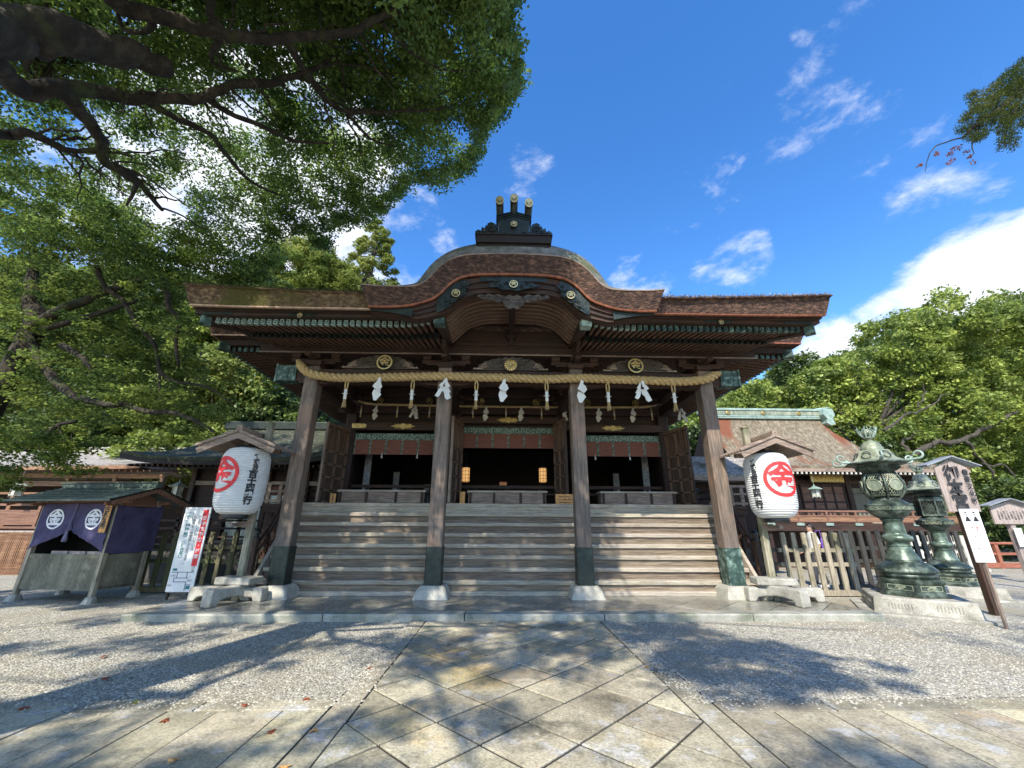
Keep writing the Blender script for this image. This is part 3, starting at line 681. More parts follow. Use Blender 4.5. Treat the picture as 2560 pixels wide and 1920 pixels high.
# eave board, roof boards
ZB = [(0,5.95),(3.2,5.955),(5.0,5.957),(6.0,5.965),(6.85,5.985)]
ZT = [(0,6.255),(3.2,6.257),(4.0,6.27),(5.0,6.305),(6.0,6.345),(6.95,6.395)]
for s in (-1, 1):
    xs = [s*(2.3+4.55*i/20) for i in range(21)]
    m = MB(); secs = []
    for x in xs:
        d = raise_(x)*.9; c = max(0, abs(x)-6.5)*.1
        secs.append([(HX(x),8.02,5.865+d*.0+c),(HX(x),8.02,5.935+c),(HX(x),7.93,5.938+c),(HX(x),7.93,5.965+c),(HX(x),8.4,5.975+c),(HX(x),8.4,5.89+c)])
    m.loft(secs, True, False, True)
    eb = m.build('eave_board', M['midX'], hall)
    for p_, q_, y_, z_ in ((6.05, 6.66, 8.008, 5.95), (4.25, 4.85, 8.008, 5.935), (1.75, 3.0, 8.0, 5.95)):
        m = MB(); a, b = sorted((s*p_, s*q_)); m.box(HX(a), HX(b), y_, 8.019, 5.870, z_); m.build('copper_plate', M['copper_dark'], eb)
    disc_crest(HX(s*4.59), 8.0, 5.865, .055, eb)
m = MB()      # sloping boards above the rafters
for s in (-1, 1):
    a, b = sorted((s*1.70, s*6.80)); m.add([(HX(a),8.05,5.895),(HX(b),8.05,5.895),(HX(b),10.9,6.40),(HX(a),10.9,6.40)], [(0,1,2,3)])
m.build('soffit_board', M['black_wood'], hall)  # blackened boards stand for the shade in the rafter gaps
# --- thick cypress-bark roof of the porch
def bark_eave(sgn):
    m = MB(); xs = [sgn*(2.2+4.75*i/40) for i in range(41)]; rnd = random.Random(4)
    secs = []
    for i, x in enumerate(xs):
        t = abs(x); zb = interp(ZB, t); zt = interp(ZT, t); xb = x if t < 6.6 else sgn*(6.6+(t-6.6)*(.23/.35))
        w = rnd.uniform(-.006, .006); tt = (t-2.2)/4.75
        yb = 7.78; yt = 7.63
        secs.append([(HX(xb),8.6,zb+.03),(HX(xb),yb,zb+.0),(HX(lerp(xb,x,.35)),lerp(yb,yt+.05,.4),lerp(zb,zt,.36)),(HX(lerp(xb,x,.88)),yt+.065+w*.5,zt-.045+w),(HX(x),yt-.015+w,zt-.030+w*1.5),(HX(x),yt+.005,zt+.008+w),(HX(x),yt+.35,zt+.055),(HX(x),9.0,zt+.27),(HX(x),10.2,zt+.55),(HX(x),12.0,zt+1.25),(HX(x),12.0,zt+.9)])
    for f in range(3): pass
    m.m = 0; m.loft(secs, True, False, True)
    # upper weathered surface takes the top material
    n = 11
    for i, f in enumerate(m.f):
        if len(f) == 4 and all(m.v[j][2] > 6.24 for j in f) and (f[0] % n) >= 5: m.mi[i] = 1
    return m.build('bark_eave', [M['bark_moss'] if sgn < 0 else M['bark_roof'], M['bark_top']], hall)
be = [bark_eave(-1), bark_eave(1)]
for s in (-1, 1):
    m = MB(); secs = []
    for i in range(31):
        x = s*(2.6+4.22*i/30); zb = interp(ZB, abs(x)); secs.append([(HX(x),7.785,zb-.022),(HX(x),7.775,zb+.001),(HX(x),7.84,zb+.001),(HX(x),7.84,zb-.022)])
    m.loft(secs, True, False, True); m.build('eave_strip', M['pale_edge'] if s < 0 else M['red_edge'], be[0 if s < 0 else 1])
# tufts of moss and loose bark along the upper edge
def tufts(par, pts, n, L, mat_, sp):
    g = np.random.default_rng(len(pts)+n); P_ = np.array(pts, float); i = g.integers(0, len(P_)-1, n); f = g.random(n)[:, None]; c = P_[i]*(1-f)+P_[i+1]*f+g.normal(size=(n, 3))*sp
    k = len(c); a = g.normal(size=(k, 3)); a /= np.linalg.norm(a, axis=1)[:, None]; b = np.cross(a, g.normal(size=(k, 3))); b /= np.linalg.norm(b, axis=1)[:, None]; l = L*g.uniform(.5, 1.3, k)[:, None]
    V = np.stack([c-a*l, c+b*l*.45, c+a*l, c-b*l*.45], axis=1).reshape(-1, 3); return tag(big_mesh('edge_moss', V, 4, M[mat_], par), kind='stuff')
M['moss'] = surf('roof_moss', ramp2((.035, .045, .012), (.11, .125, .035)), scale=9, rough=.95, bump=0, island=.4)
M['straw_grey'] = surf('loose_bark', ramp2((.09, .08, .06), (.28, .25, .19)), scale=9, rough=.95, bump=0, island=.4)
for s in (-1, 1): tufts(be[0 if s < 0 else 1], [(HX(s*(3.2+3.7*i/20)), 7.66, interp(ZT, 3.2+3.7*i/20)+.012) for i in range(21)], 2600, .020, 'moss' if s < 0 else 'straw_grey', np.array([.02, .05, .008]))
# --- curved gable (karahafu)
KT = smooth_tab([(0,7.156),(.45,7.147),(.79,7.128),(1.04,7.095),(1.24,7.035),(1.41,6.938),(1.56,6.805),(1.70,6.62),(1.84,6.445),(1.965,6.352),(2.13,6.308),(2.34,6.297),(2.62,6.297),(2.91,6.309),(3.19,6.332)])
KB = smooth_tab([(0,6.762),(.55,6.752),(.84,6.733),(1.10,6.672),(1.27,6.575),(1.42,6.435),(1.54,6.28),(1.69,6.142),(1.875,6.058),(2.15,5.968),(2.435,5.93),(2.72,5.916),(3.03,5.924)])
KH = smooth_tab([(0,6.395),(.42,6.392),(.74,6.362),(.94,6.312),(1.09,6.22),(1.24,6.084),(1.387,5.915),(1.50,5.845),(1.69,5.80),(1.88,5.755),(2.09,5.72),(2.6,5.82),(3.0,5.86)])
def curve_pts(tab, n, xmax):      # symmetric list of points with x from -xmax to xmax and normals
    P_ = []
    for i in range(-n, n+1):
        x = xmax*i/n; P_.append((x, interp(tab, abs(x))))
    out = []
    for i, p in enumerate(P_):
        a = P_[max(0, i-1)]; b = P_[min(len(P_)-1, i+1)]; dx, dz = b[0]-a[0], b[1]-a[1]; l = sqrt(dx*dx+dz*dz); out.append((p[0], p[1], -dz/l, dx/l))
    return out
n = 60; top = curve_pts(KT, n, 3.19); bot = curve_pts(KB, n, 3.03)
m = MB(); secs = []; rnd = random.Random(6)
for (tx, tz, nx, nz), (bx, bz, _, _) in zip(top, bot):
    w = rnd.uniform(-.004, .004); k = max(.12, 1-max(0, (abs(tx)-.6)/2.5)**1.2)
    sec = [(HX(bx),8.4,bz+.02),(HX(bx),7.60,bz)]
    for t in (.3, .6, .93): sec.append((HX(lerp(bx,tx,t)), lerp(7.60,7.45,t), lerp(bz,tz,t)+w))
    for dy, g_ in ((0, 0), (.03, .04), (.10, .26), (.24, .47), (.45, .62), (.9, .72), (1.6, .76), (3.6, .76)):
        sec.append((HX(tx+nx*g_*k), 7.45+dy, tz+nz*g_*k))
    secs.append(sec+[(HX(bx), 11.0, bz+.02)])
m.loft(secs, True, False, True)
ns = len(secs[0])
for i, f in enumerate(m.f):
    if len(f) == 4 and min(j % ns for j in f) >= 5 and max(j % ns for j in f) <= ns-2: m.mi[i] = 1; m.sm[i] = True
kg = m.build('curved_gable', [M['bark_roof'], M['bark_top']], hall)
# pale line where the two meet, red strip below
m = MB(); 
m.loft([[(HX(x)+nx*.0, 7.447, z-.012), (HX(x), 7.443, z+.012), (HX(x), 7.47, z+.014), (HX(x), 7.47, z-.012)] for x, z, nx, nz in top], True, False, True)
m.build('ridge_line', M['greyX'], kg)
m = MB(); m.loft([[(HX(x)-nx*.03, 7.612, z-nz*.03), (HX(x), 7.595, z+.002), (HX(x), 7.66, z+.002), (HX(x)-nx*.03, 7.66, z-nz*.03)] for x, z, nx, nz in bot], True, False, True)
m.build('eave_strip', M['red_edge'], kg)
# barge board below the bark, in three stepped mouldings
hp = curve_pts(KH, n, 3.0)
for q, (a, b, yy) in enumerate(((.10, .42, 7.70), (.40, .72, 7.745), (.70, 1.0, 7.79))):
    m = MB(); secs = []
    for (bx, bz, nx, nz), (hx, hz, _, _) in zip(bot, hp):
        x0, z0, x1, z1 = lerp(bx, hx, a), lerp(bz, hz, a), lerp(bx, hx, b), lerp(bz, hz, b)
        secs.append([(HX(x1), yy, z1), (HX(x0), yy, z0), (HX(x0), yy+.22, z0), (HX(x1), yy+.22, z1)])
    m.loft(secs, True, False, True); bb = m.build('barge_board', M['midX'] if q != 1 else M['darkX'], hall)
# copper plates on the barge board with gilt crests
def plate_on(x0, x1, a, b, yy, mat_, name='copper_plate', n=14, wav=.0):
    m = MB(); secs = []
    for i in range(n+1):
        x = lerp(x0, x1, i/n); bz = interp(KB, abs(x)); hz = interp(KH, abs(x)); w = wav*sin(i/n*pi*5)
        z0, z1 = lerp(bz, hz, a), lerp(bz, hz, b+w)
        secs.append([(HX(x), yy, z1), (HX(x), yy, z0), (HX(x), yy+.02, z0), (HX(x), yy+.02, z1)])
    m.loft(secs, True, False, True); return m.build(name, M[mat_], bb, bevel=.004)
plate_on(-.72, .72, .06, .40, 7.672, 'copper_dark')
for s in (-1, 1):
    plate_on(s*1.02, s*1.62, .08, .95, 7.675, 'copper_dark', wav=.03); plate_on(s*2.12, s*3.0, .12, .98, 7.69, 'copper_dark')
def cloud_plate(cx, cz, w, h, yy, name, mat_, ang=0, parent=None):
    pts = []
    for i in range(48):
        a = 2*pi*i/48; r = 1+.10*cos(a*9); pts.append((w*r*cos(a)*(1 if abs(cos(a)) < .8 else 1.05), h*r*sin(a)*(.75+.35*abs(cos(a*2)))))
    ca, sa = cos(ang), sin(ang)
    m = MB(); m.prism(pts, (HX(cx), yy, cz), (ca, 0, sa), (-sa, 0, ca), .03)
    rr = random.Random(int(cx*10))
    for q in range(8):
        u = (q-3.5)/3.5; x = u*w*.78; z = h*.25*(-1)**q; scroll(m, HX(cx)+x*ca-z*sa, cz+x*sa+z*ca, h*.42, yy-.02, 1.4, (-1)**q, .011)
    return m.build(name, M[mat_], parent or bb)
cloud_plate(-.0, 6.50, .50, .115, 7.655, 'copper_ornament', 'copper_dark')
cloud_plate(-1.22, 6.25, .36, .10, 7.655, 'copper_ornament', 'copper_dark', radians(48)); cloud_plate(1.22, 6.25, .36, .10, 7.655, 'copper_ornament', 'copper_dark', radians(-48))
for x, z in ((-.0, 6.50), (-1.222, 6.252), (1.222, 6.255)): disc_crest(HX(x), 7.63, z, .092, hall)
# carved pendant under the gable
m = MB()
pts = [(-1.02,.10),(-.95,.17),(-.8,.12),(-.7,.2),(-.55,.14),(-.42,.19),(-.25,.10),(-.1,.17),(0,.12),(.1,.17),(.25,.10),(.42,.19),(.55,.14),(.7,.2),(.8,.12),(.95,.17),(1.02,.10),(.85,.03),(.6,0),(.42,-.06),(.3,-.02),(.26,-.15),(.12,-.26),(0,-.22),(-.12,-.26),(-.26,-.15),(-.3,-.02),(-.42,-.06),(-.6,0),(-.85,.03)]
m.prism([(x*.78, z*.8) for x, z in pts], (HX(-.0), 7.80, 6.22), (1,0,0), (0,0,1), .05)
for s in (-1, 1):
    for x, z, r in ((.15,-.08,.10),(.42,.06,.07),(.60,.08,.05),(.74,.08,.045),(.25,.05,.05)): scroll(m, HX(s*x*.9), 6.22+z*.8, r, 7.785, 1.7, -s, .014)
m.build('gable_pendant', M['carve'], hall)
# curved ribs under the gable
RA = smooth_tab([(0,6.52),(.42,6.512),(.66,6.496),(.86,6.445),(1.08,6.348),(1.23,6.207),(1.346,6.068),(1.485,5.94)])
for k in range(9):
    t = k/8; yy = lerp(7.98, 9.62, t); dz = .085*t; kx = lerp(1.0, 1.015, t); m = MB(); secs = []
    P_ = curve_pts(RA, 26, 1.485)
    for x, z, nx, nz in P_:
        x *= kx; z += dz; secs.append([(HX(x), yy-.034, z), (HX(x)+nx*.065, yy-.034, z+nz*.065), (HX(x)+nx*.065, yy+.034, z+nz*.065), (HX(x), yy+.034, z)])
    m.loft(secs, True, True, True); o = m.build('curved_rib', M['rib'], hall)
    for p_ in o.data.polygons: p_.use_smooth = False
m = MB(); secs = []
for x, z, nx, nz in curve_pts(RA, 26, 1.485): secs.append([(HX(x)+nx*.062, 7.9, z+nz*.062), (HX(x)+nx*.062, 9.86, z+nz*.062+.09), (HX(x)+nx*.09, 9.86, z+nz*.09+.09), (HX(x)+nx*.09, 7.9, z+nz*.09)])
m.loft(secs, True, False, True); m.build('gable_ceiling', M['black_wood'], hall)  # blackened so the gaps between the ribs read as shaded
m = MB(); m.add([(HX(x), 9.84, z+.17) for x, z, _, _ in curve_pts(RA, 26, 1.485)]+[(HX(1.485), 9.84, 6.0), (HX(-1.485), 9.84, 6.0)], [tuple(range(55))])
m.build('tympanum', M['midX'], hall)
m = MB(); m.box(HX(-1.42), HX(1.42), 9.79, 9.835, 6.035, 6.14); m.build('tympanum_rail', M['midX'], hall)
m = MB(); m.box(HX(-.055), HX(.055), 7.9, 9.83, 6.44, 6.52); m.box(HX(-.075), HX(.075), 7.9, 9.83, 6.40, 6.445)
m.box(HX(-.06), HX(.06), 9.74, 9.83, 6.04, 6.45); m.box(HX(-.16), HX(.16), 9.73, 9.82, 6.28, 6.34); m.box(HX(-.11), HX(.11), 9.735, 9.825, 6.22, 6.281)
m.build('ridge_beam', M['darkX'], hall, bevel=.006)
# ridge ornament
m = MB(); YR = 7.66
for q, (hw, z0, z1, y0) in enumerate(((.70, 7.22, 7.28, 7.60), (.66, 7.28, 7.33, 7.63), (.71, 7.33, 7.39, 7.61), (.78, 7.39, 7.49, 7.56))):
    hb = hw-.10 if q == 0 else hw
    m.add([(HX(-hb),y0,z0),(HX(hb),y0,z0),(HX(hb),y0+2.2,z0),(HX(-hb),y0+2.2,z0),(HX(-hw),y0,z1),(HX(hw),y0,z1),(HX(hw),y0+2.2,z1),(HX(-hw),y0+2.2,z1)], [(3,2,1,0),(4,5,6,7),(0,1,5,4),(1,2,6,5),(2,3,7,6),(3,0,4,7)])
rb = m.build('ridge_base', M['black_wood'], hall, bevel=.012)
m = MB(); m.box(HX(-.83), HX(.83), 7.50, 9.6, 7.49, 7.675); m.box(HX(-.86), HX(.86), 7.47, 9.6, 7.675, 7.70); rr = m.build('ridge_box', M['black_wood'], hall, bevel=.01)
m = MB(); Z0 = 7.70; YO = 7.60
body = [(-.42,0),(-.40,.10),(-.33,.16),(-.34,.24),(-.37,.44),(-.40,.47),(-.2,.53),(0,.60),(.2,.53),(.40,.47),(.37,.44),(.34,.24),(.33,.16),(.40,.10),(.42,0)]
m.prism([(x, z*1.12) for x, z in body], (HX(.0), YO, Z0), (1,0,0), (0,0,1), .22)
for q in range(3):
    zz = Z0+.46+.048*q; m.prism([(-.40,0),(-.2,.05),(0,.11),(.2,.05),(.40,0),(.40,.025),(.2,.075),(0,.135),(-.2,.075),(-.40,.025)], (HX(.0), YO-.02-.012*q, zz), (1,0,0), (0,0,1), .26)
for s in (-1, 1):     # fins of curling leaf
    fin = [(.36,0),(.36,.22),(.42,.33),(.52,.37),(.60,.33),(.57,.27),(.63,.30),(.66,.22),(.72,.25),(.74,.16),(.80,.19),(.87,.14),(.84,.06),(.83,0)]; fin = [(x, z*1.18) for x, z in fin]
    if s > 0: m.prism([(x, z) for x, z in fin][::-1], (HX(0), YO+.03, Z0), (1,0,0), (0,0,1), .12)
    else: m.prism([(-x, z) for x, z in fin], (HX(0), YO+.03, Z0), (1,0,0), (0,0,1), .12)
    for x, z, r in ((.50,.24,.09),(.50,.08,.05),(.62,.12,.07),(.73,.09,.05),(.22,.10,.06)): scroll(m, HX(s*x), Z0+z, r, YO-.005, 1.6, s, .018)
m.add([], [])
ro = m.build('ridge_ornament', M['copper_dark'], rr, bevel=.005)
for x, z, tilt in ((-.325, 8.56, -.10), (.0, 8.63, 0), (.335, 8.51, .13)):
    m = MB(); top_ = Vector((HX(x), 7.48, z)); base_ = Vector((HX(x-tilt*.12), 7.78, 8.22)); bb2 = Vector((HX(x-tilt*.8), 7.88, 7.9))
    m.tube([bb2, base_, lerp(base_, top_, .5)+Vector((0, -.02, 0)), top_], [.085, .085, .085, .087], 16)
    sp = m.build('ridge_spout', M['copper_dark'], hall)
    dirv = (top_-lerp(base_, top_, .5)).normalized()
    m = MB(); nrm = Vector((0, -1, -.05)).normalized(); uu = Vector((1,0,0)); vv = nrm.cross(uu).normalized()*-1
    if vv.z < 0: vv = -vv
    c0 = top_+nrm*.085+Vector((0, 0, -.02))
    k0 = len(m.v); m.tube([top_-nrm*.02+Vector((0,0,-.02)), c0], [.088, .094], 20); m.v[k0:] = [(a_, b_, c0.z+(c_-c0.z)*1.25) for a_, b_, c_ in m.v[k0:]]; cap = m.build('gilt_cap', M['midX'], sp)
    m = MB(); fn = lambda X2, Y2: c0+nrm*.006+uu*X2+vv*Y2*1.25
    add_ring(m, .070, .094, fn, 24); add_text(m, GL, .135, fn, .012); m.build('emblem', M['gold'], cap)
disc_crest(HX(.0), YO-.06, Z0+.30, .075, hall)
# --- the main roof behind the porch
m = MB(); YM = 9.8; secs = []
for i in range(21):
    x = -8.05+16.1*i/20; t = abs(x)/8.05; up = .16*t**3
    secs.append([(HX(x*.975),9.95,6.20+up*.7),(HX(x),9.8,6.59+up),(HX(x*1.0),9.85,6.61+up),(HX(x*.95),11.5,7.25+up*.3),(HX(x*.72),15.0,8.9),(HX(x*.72),18.0,8.9),(HX(x*.95),22,7.2),(HX(x),24,6.6),(HX(x*.975),23.9,6.2)])
m.loft(secs, True, False, True); mr_ = m.build('main_roof', M['bark_roof'], hall)
for s in (-1, 1):
    m = MB(); a = 7.86; m.box(*sorted((HX(s*a), HX(s*(a-.02)))), 9.93, 23.8, 6.28, 6.325); m.build('eave_strip', M['pale_edge'] if s < 0 else M['red_edge'], mr_)
    m = MB(); a, b = sorted((s*7.84, s*6.9)); m.box(HX(a), HX(b), 9.93, 9.96, 6.285, 6.32); m.build('eave_strip', M['pale_edge'] if s < 0 else M['red_edge'], mr_)
    m = MB(); a, b = sorted((HX(s*7.72), HX(s*7.50))); m.box(a, b, 10.2, 23.4, 6.12, 6.27); 
    a, b = sorted((HX(s*7.72), HX(s*6.3))); m.box(a, b, 10.18, 10.3, 6.12, 6.27); m.build('eave_board', M['darkY'], mr_)
    m = MB(); m.cbox((HX(s*7.66), 10.25, 6.10), (.24, .24, .22), Matrix.Rotation(-s*radians(40), 3, 'Z')); m.build('copper_cap', M['copper'], mr_, bevel=.01)
    m = MB(); rf = MB()
    for i in range(62):       # side rafters, in two tiers
        y = 10.45+i*.19; 
        m.beam((HX(s*7.60), y, 6.06), (HX(s*6.3), y, 6.20), .07, .10); m.beam((HX(s*6.75), y, 6.03), (HX(s*5.0), y, 6.45), .08, .11)
        if i < 40: rf.box(*sorted((HX(s*7.66), HX(s*7.58))), y-.045, y+.045, 6.0, 6.11)
    for i in range(9):
        x = s*(7.45-i*.16); m.beam((HX(x), 10.35, 6.06), (HX(x), 11.6, 6.25), .07, .10); rf.box(HX(x)-.045, HX(x)+.045, 10.31, 10.36, 6.0, 6.11)
    tag(m.build('side_rafter', M['raft'], mr_), kind='stuff'); tag(rf.build('end_cap', M['copper'], mr_), kind='stuff')
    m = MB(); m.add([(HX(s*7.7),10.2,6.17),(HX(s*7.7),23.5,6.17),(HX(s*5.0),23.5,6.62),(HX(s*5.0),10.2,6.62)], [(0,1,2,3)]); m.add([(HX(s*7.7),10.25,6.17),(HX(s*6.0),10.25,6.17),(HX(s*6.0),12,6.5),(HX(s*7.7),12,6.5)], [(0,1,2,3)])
    m.build('soffit_board', M['black_wood'], mr_)  # black again, as painted shade between the side rafters
    # bracketed wall-plate beams along the side
    m = MB(); X_ = HX(s*5.9); m.box(*sorted((X_-.09, X_+.09)), 10.6, 23.0, 5.98, 6.16); m.box(*sorted((HX(s*5.04)-.12, HX(s*5.04)+.12)), 10.2, 23.0, 5.5, 5.75)
    for i in range(5):
        y = 13.0+i*2.4; m.box(*sorted((HX(s*4.9), HX(s*6.05))), y-.08, y+.08, 5.80, 5.96); m.box(*sorted((HX(s*4.9), HX(s*5.6))), y-.08, y+.08, 5.62, 5.78)
    m.build('side_purlin', M['darkY'], hall)
# ceiling of the porch and tie beams running back to the hall
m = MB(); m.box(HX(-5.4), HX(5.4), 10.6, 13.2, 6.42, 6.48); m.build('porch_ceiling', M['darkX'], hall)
for x in PX:
    m = MB(); m.box(HX(x)-.11, HX(x)+.11, 10.20, 12.85, 4.98, 5.30); m.box(HX(x)-.08, HX(x)+.08, 10.15, 12.9, 5.62, 5.80)
    m.build('rainbow_beam', M['darkY'], hall, bevel=.01)
# --- hall front behind the porch
YW = 13.0
for x in PX:
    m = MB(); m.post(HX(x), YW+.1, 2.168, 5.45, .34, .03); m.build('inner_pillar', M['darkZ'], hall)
    m = MB()
    for z, h_ in ((5.32, .22), (5.5, .24)): m.box(HX(x)-h_, HX(x)+h_, YW-.14, YW+.3, z-.0, z+.12)
    m.box(HX(x)-.75, HX(x)+.75, YW-.05, YW+.1, 5.48, 5.58)
    for dx in (-.62, 0, .62): m.box(HX(x+dx)-.12, HX(x+dx)+.12, YW-.15, YW+.05, 5.585, 5.70)
    m.box(HX(x)-.08, HX(x)+.08, YW-.7, YW, 5.48, 5.6); m.box(HX(x)-.16, HX(x)+.16, YW-.8, YW-.5, 5.60, 5.70); m.box(HX(x)-.9, HX(x)+.9, YW-.72, YW-.58, 5.71, 5.82)
    m.build('bracket', M['midX'], hall, bevel=.006)
beam_obj('wall_beam', -5.5, 5.5, YW-.10, YW+.2, 5.02, 5.32, M['midX'])
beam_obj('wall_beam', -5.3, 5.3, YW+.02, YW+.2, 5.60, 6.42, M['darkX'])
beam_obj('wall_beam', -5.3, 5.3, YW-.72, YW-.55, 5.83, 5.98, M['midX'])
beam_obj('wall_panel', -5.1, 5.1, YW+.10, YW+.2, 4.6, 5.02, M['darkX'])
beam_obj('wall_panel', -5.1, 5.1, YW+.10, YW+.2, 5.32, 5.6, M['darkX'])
for x in (-2.6, -.9, .9, 2.6, -4.2, 4.2): disc_crest(HX(x), YW-.02, 5.46, .11, hall, 'gold_dark', 'black_wood')
for a, b, z0, z1 in ((-4.95, -1.75, 4.455, 4.69), (-1.60, 1.60, 4.70, 4.91), (1.75, 4.95, 4.455, 4.69)):
    lt = beam_obj('lintel', a, b, YW-.17, YW+.08, z0, z1, M['midX'])
    m = MB(); c = HX((a+b)/2); zc = (z0+z1)/2; pts = []
    for i in range(40):
        t = 2*pi*i/40; r = 1+.16*cos(8*t); pts.append((.33*r*cos(t)*abs(cos(t))**.2, .085*r*sin(t)))
    m.prism(pts, (c, YW-.185, zc), (1,0,0), (0,0,1), .012)
    ft = m.build('gilt_fitting', M['gold_dark'], lt)
    for s in (-1, 1):
        if abs(a) > 2 and ((s < 0) == (a < 0)):
            e = HX(a if s < 0 else b); m = MB(); m.prism([(0,-.07),(.38,-.07),(.46,-.03),(.42,0),(.46,.03),(.38,.07),(0,.07)] if s < 0 else [(0,.07),(-.38,.07),(-.46,.03),(-.42,0),(-.46,-.03),(-.38,-.07),(0,-.07)], (e, YW-.185, zc), (1,0,0), (0,0,1), .012); m.build('gilt_fitting', M['gold_dark'], lt)
    m = MB(); 
    add_ring(m, .045, .06, lambda x, y: (c+x, YW-.192, zc+y), 20)
    for q in range(10): scroll(m, c+(-.27+.06*q), zc, .03, YW-.188, 1.3, (-1)**q, .006)
    m.build('emblem', M['gold'], ft)
# reed blinds with brocade borders
for a, b, zt in ((-4.86, -1.86, 4.40), (-1.50, 1.50, 4.63), (1.86, 4.86, 4.40)):
    m = MB(); m.box(HX(a), HX(b), YW+.0, YW+.02, zt-.70, zt-.05); ms = m.build('reed_blind', M['misu'], hall)
    m = MB(); m.box(HX(a), HX(b), YW-.016, YW+.0-.002, zt-.24, zt-.03); n = 6; w = (b-a)/n
    for i in range(n+1): x = HX(a+w*i); m.box(x-.032, x+.032, YW-.010, YW-.003, zt-.70, zt-.24)
    bo = m.build('brocade_border', M['brocade'], ms)
    m = MB(); k = int((b-a)/.17)
    for i in range(k): add_ring(m, .045, .06, lambda x, y: (HX(a)+.085+i*.17+x, YW-.019, zt-.135+y), 14)
    m.build('rosette', M['copper_pale'], bo)
    m = MB()
    if a != -1.50:
        for i in range(2): X_ = HX(a+.9+i*1.1); m.lathe((X_, YW-.03, zt-.82), [(.035,0),(.02,.10),(.006,.13),(.006,.2)], 8)
        m.build('tassel', M['paper_dull'], ms)
# swung-open lattice doors
def door(x0, y0, x1, y1, z0, z1, face):
    a = Vector((HX(x0), y0, 0)); b = Vector((HX(x1), y1, 0)); u = (b-a).normalized(); n_ = Vector((-u.y, u.x, 0))*face; W = (b-a).length
    def bx(mb, s0, s1, za, zb, t0, t1):
        p = []
        for z in (za, zb):
            for s, t in ((s0, t0), (s1, t0), (s1, t1), (s0, t1)): q = a+u*s+n_*t; p.append((q.x, q.y, z))
        mb.hexa(p)
    m = MB(); bx(m, 0, W, z0, z1, -.02, .01)
    d = m.build('door', M['door_wood'], hall)
    m = MB(); H = z1-z0
    for s in (0, W/2-.03, W-.07): bx(m, s, s+.07, z0, z1, .0, .045)
    for f in (0, .14, .30, .46, .62, .965): bx(m, 0, W, z0+H*f, z0+H*f+.055, .0, .043)
    for i in range(9): s = .07+(W-.14)*(i+.5)/9; bx(m, s-.007, s+.007, z0+H*.64, z0+H*.965, .0, .032)
    for i in range(10): f = .66+.31*i/10; bx(m, .06, W-.06, z0+H*f, z0+H*f+.014, .0, .030)
    m.build('door_frame', M['lattice'], d)
    m = MB()
    for f in (.0, .14, .30, .46, .62, .93):
        for s in (0, W/2-.07, W-.13): bx(m, s, s+.13, z0+H*f+.01, z0+H*f+.05, .043, .049)
    m.build('door_fitting', M['copper_dark'], d)
    m = MB(); bx(m, -.015, 0, z0, z1, -.03, .05); m.build('door_edge', M['greyZ'] if x0 < 0 else M['midZ'], d)
for s in (-1, 1):
    door(s*5.38, 12.05, s*5.06, 12.95, 2.2, 4.50, s)
    door(s*1.69, 12.05, s*1.47, 12.95, 2.2, 4.72, s)
    door(s*2.05, 12.05, s*1.90, 12.95, 2.2, 4.50, -s)
# interior
m = MB(); m.add([(HX(-8),13.1,2.10),(HX(8),13.1,2.10),(HX(8),22,2.10),(HX(-8),22,2.10)], [(0,1,2,3)]); m.build('interior_floor', M['midX'], hall)
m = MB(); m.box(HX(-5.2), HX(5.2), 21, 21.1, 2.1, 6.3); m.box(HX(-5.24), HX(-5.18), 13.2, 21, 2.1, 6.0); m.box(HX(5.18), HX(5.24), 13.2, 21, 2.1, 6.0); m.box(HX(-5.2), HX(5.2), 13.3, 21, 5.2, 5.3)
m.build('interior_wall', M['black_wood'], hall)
m = MB()
for a, b in ((-4.9, -1.9), (-1.5, 1.5), (1.9, 4.9)):
    m.box(HX(a), HX(b), 13.18, 13.24, 2.70, 2.79); m.box(HX(a), HX(b), 13.18, 13.24, 2.50, 2.56)
    for i in range(3): x = HX(lerp(a, b, (i+.5)/3)); m.box(x-.035, x+.035, 13.175, 13.245, 2.1, 2.70)
m.build('inner_railing', M['midX'], hall)
for s in (-1, 1):       # folded panels standing deep inside
    for x, y, h_ in ((4.75, 14.2, 3.9), (4.15, 15.8, 3.5), (3.3, 17.5, 3.2)):
        m = MB(); X_ = HX(s*x); m.box(X_-.11, X_+.11, y, y+.04, 2.1, h_)
        for k in range(7): m.box(X_-.09, X_+.09, y-.02, y, 2.2+k*.26, 2.36+k*.26) if 2.36+k*.26 < h_ else None
        m.build('inner_panel', M['inner'], hall)
# small veranda with railing at either side of the hall
for s in (-1, 1):
    m = MB(); a, b = sorted((HX(s*5.2), HX(s*6.9))); m.box(a, b, 12.15, 23, 2.08, 2.165); m.box(a, b, 12.2, 12.3, 1.92, 2.08)
    for i in range(4): m.post(HX(s*6.75), 12.4+i*3, .0, 2.08, .22, .02)
    m.box(*sorted((HX(s*5.9), HX(s*6.75))), 12.35, 12.42, .3, 1.9)
    vd = m.build('veranda', M['midY'], hall)
    m = MB(); a, b = sorted((HX(s*6.05), HX(s*6.95)))
    for z, h_ in ((2.72, .07), (2.50, .06), (2.24, .06)): m.box(a, b, 12.18, 12.26, z-h_/2, z+h_/2); m.box(*sorted((HX(s*6.8), HX(s*6.88))), 12.2, 22.8, z-h_/2, z+h_/2)
    for q in (.15, .5, .85): x = lerp(a, b, q); m.box(x-.05, x+.05, 12.185, 12.255, 2.16, 2.72)
    m.build('railing', M['greyX'], vd)
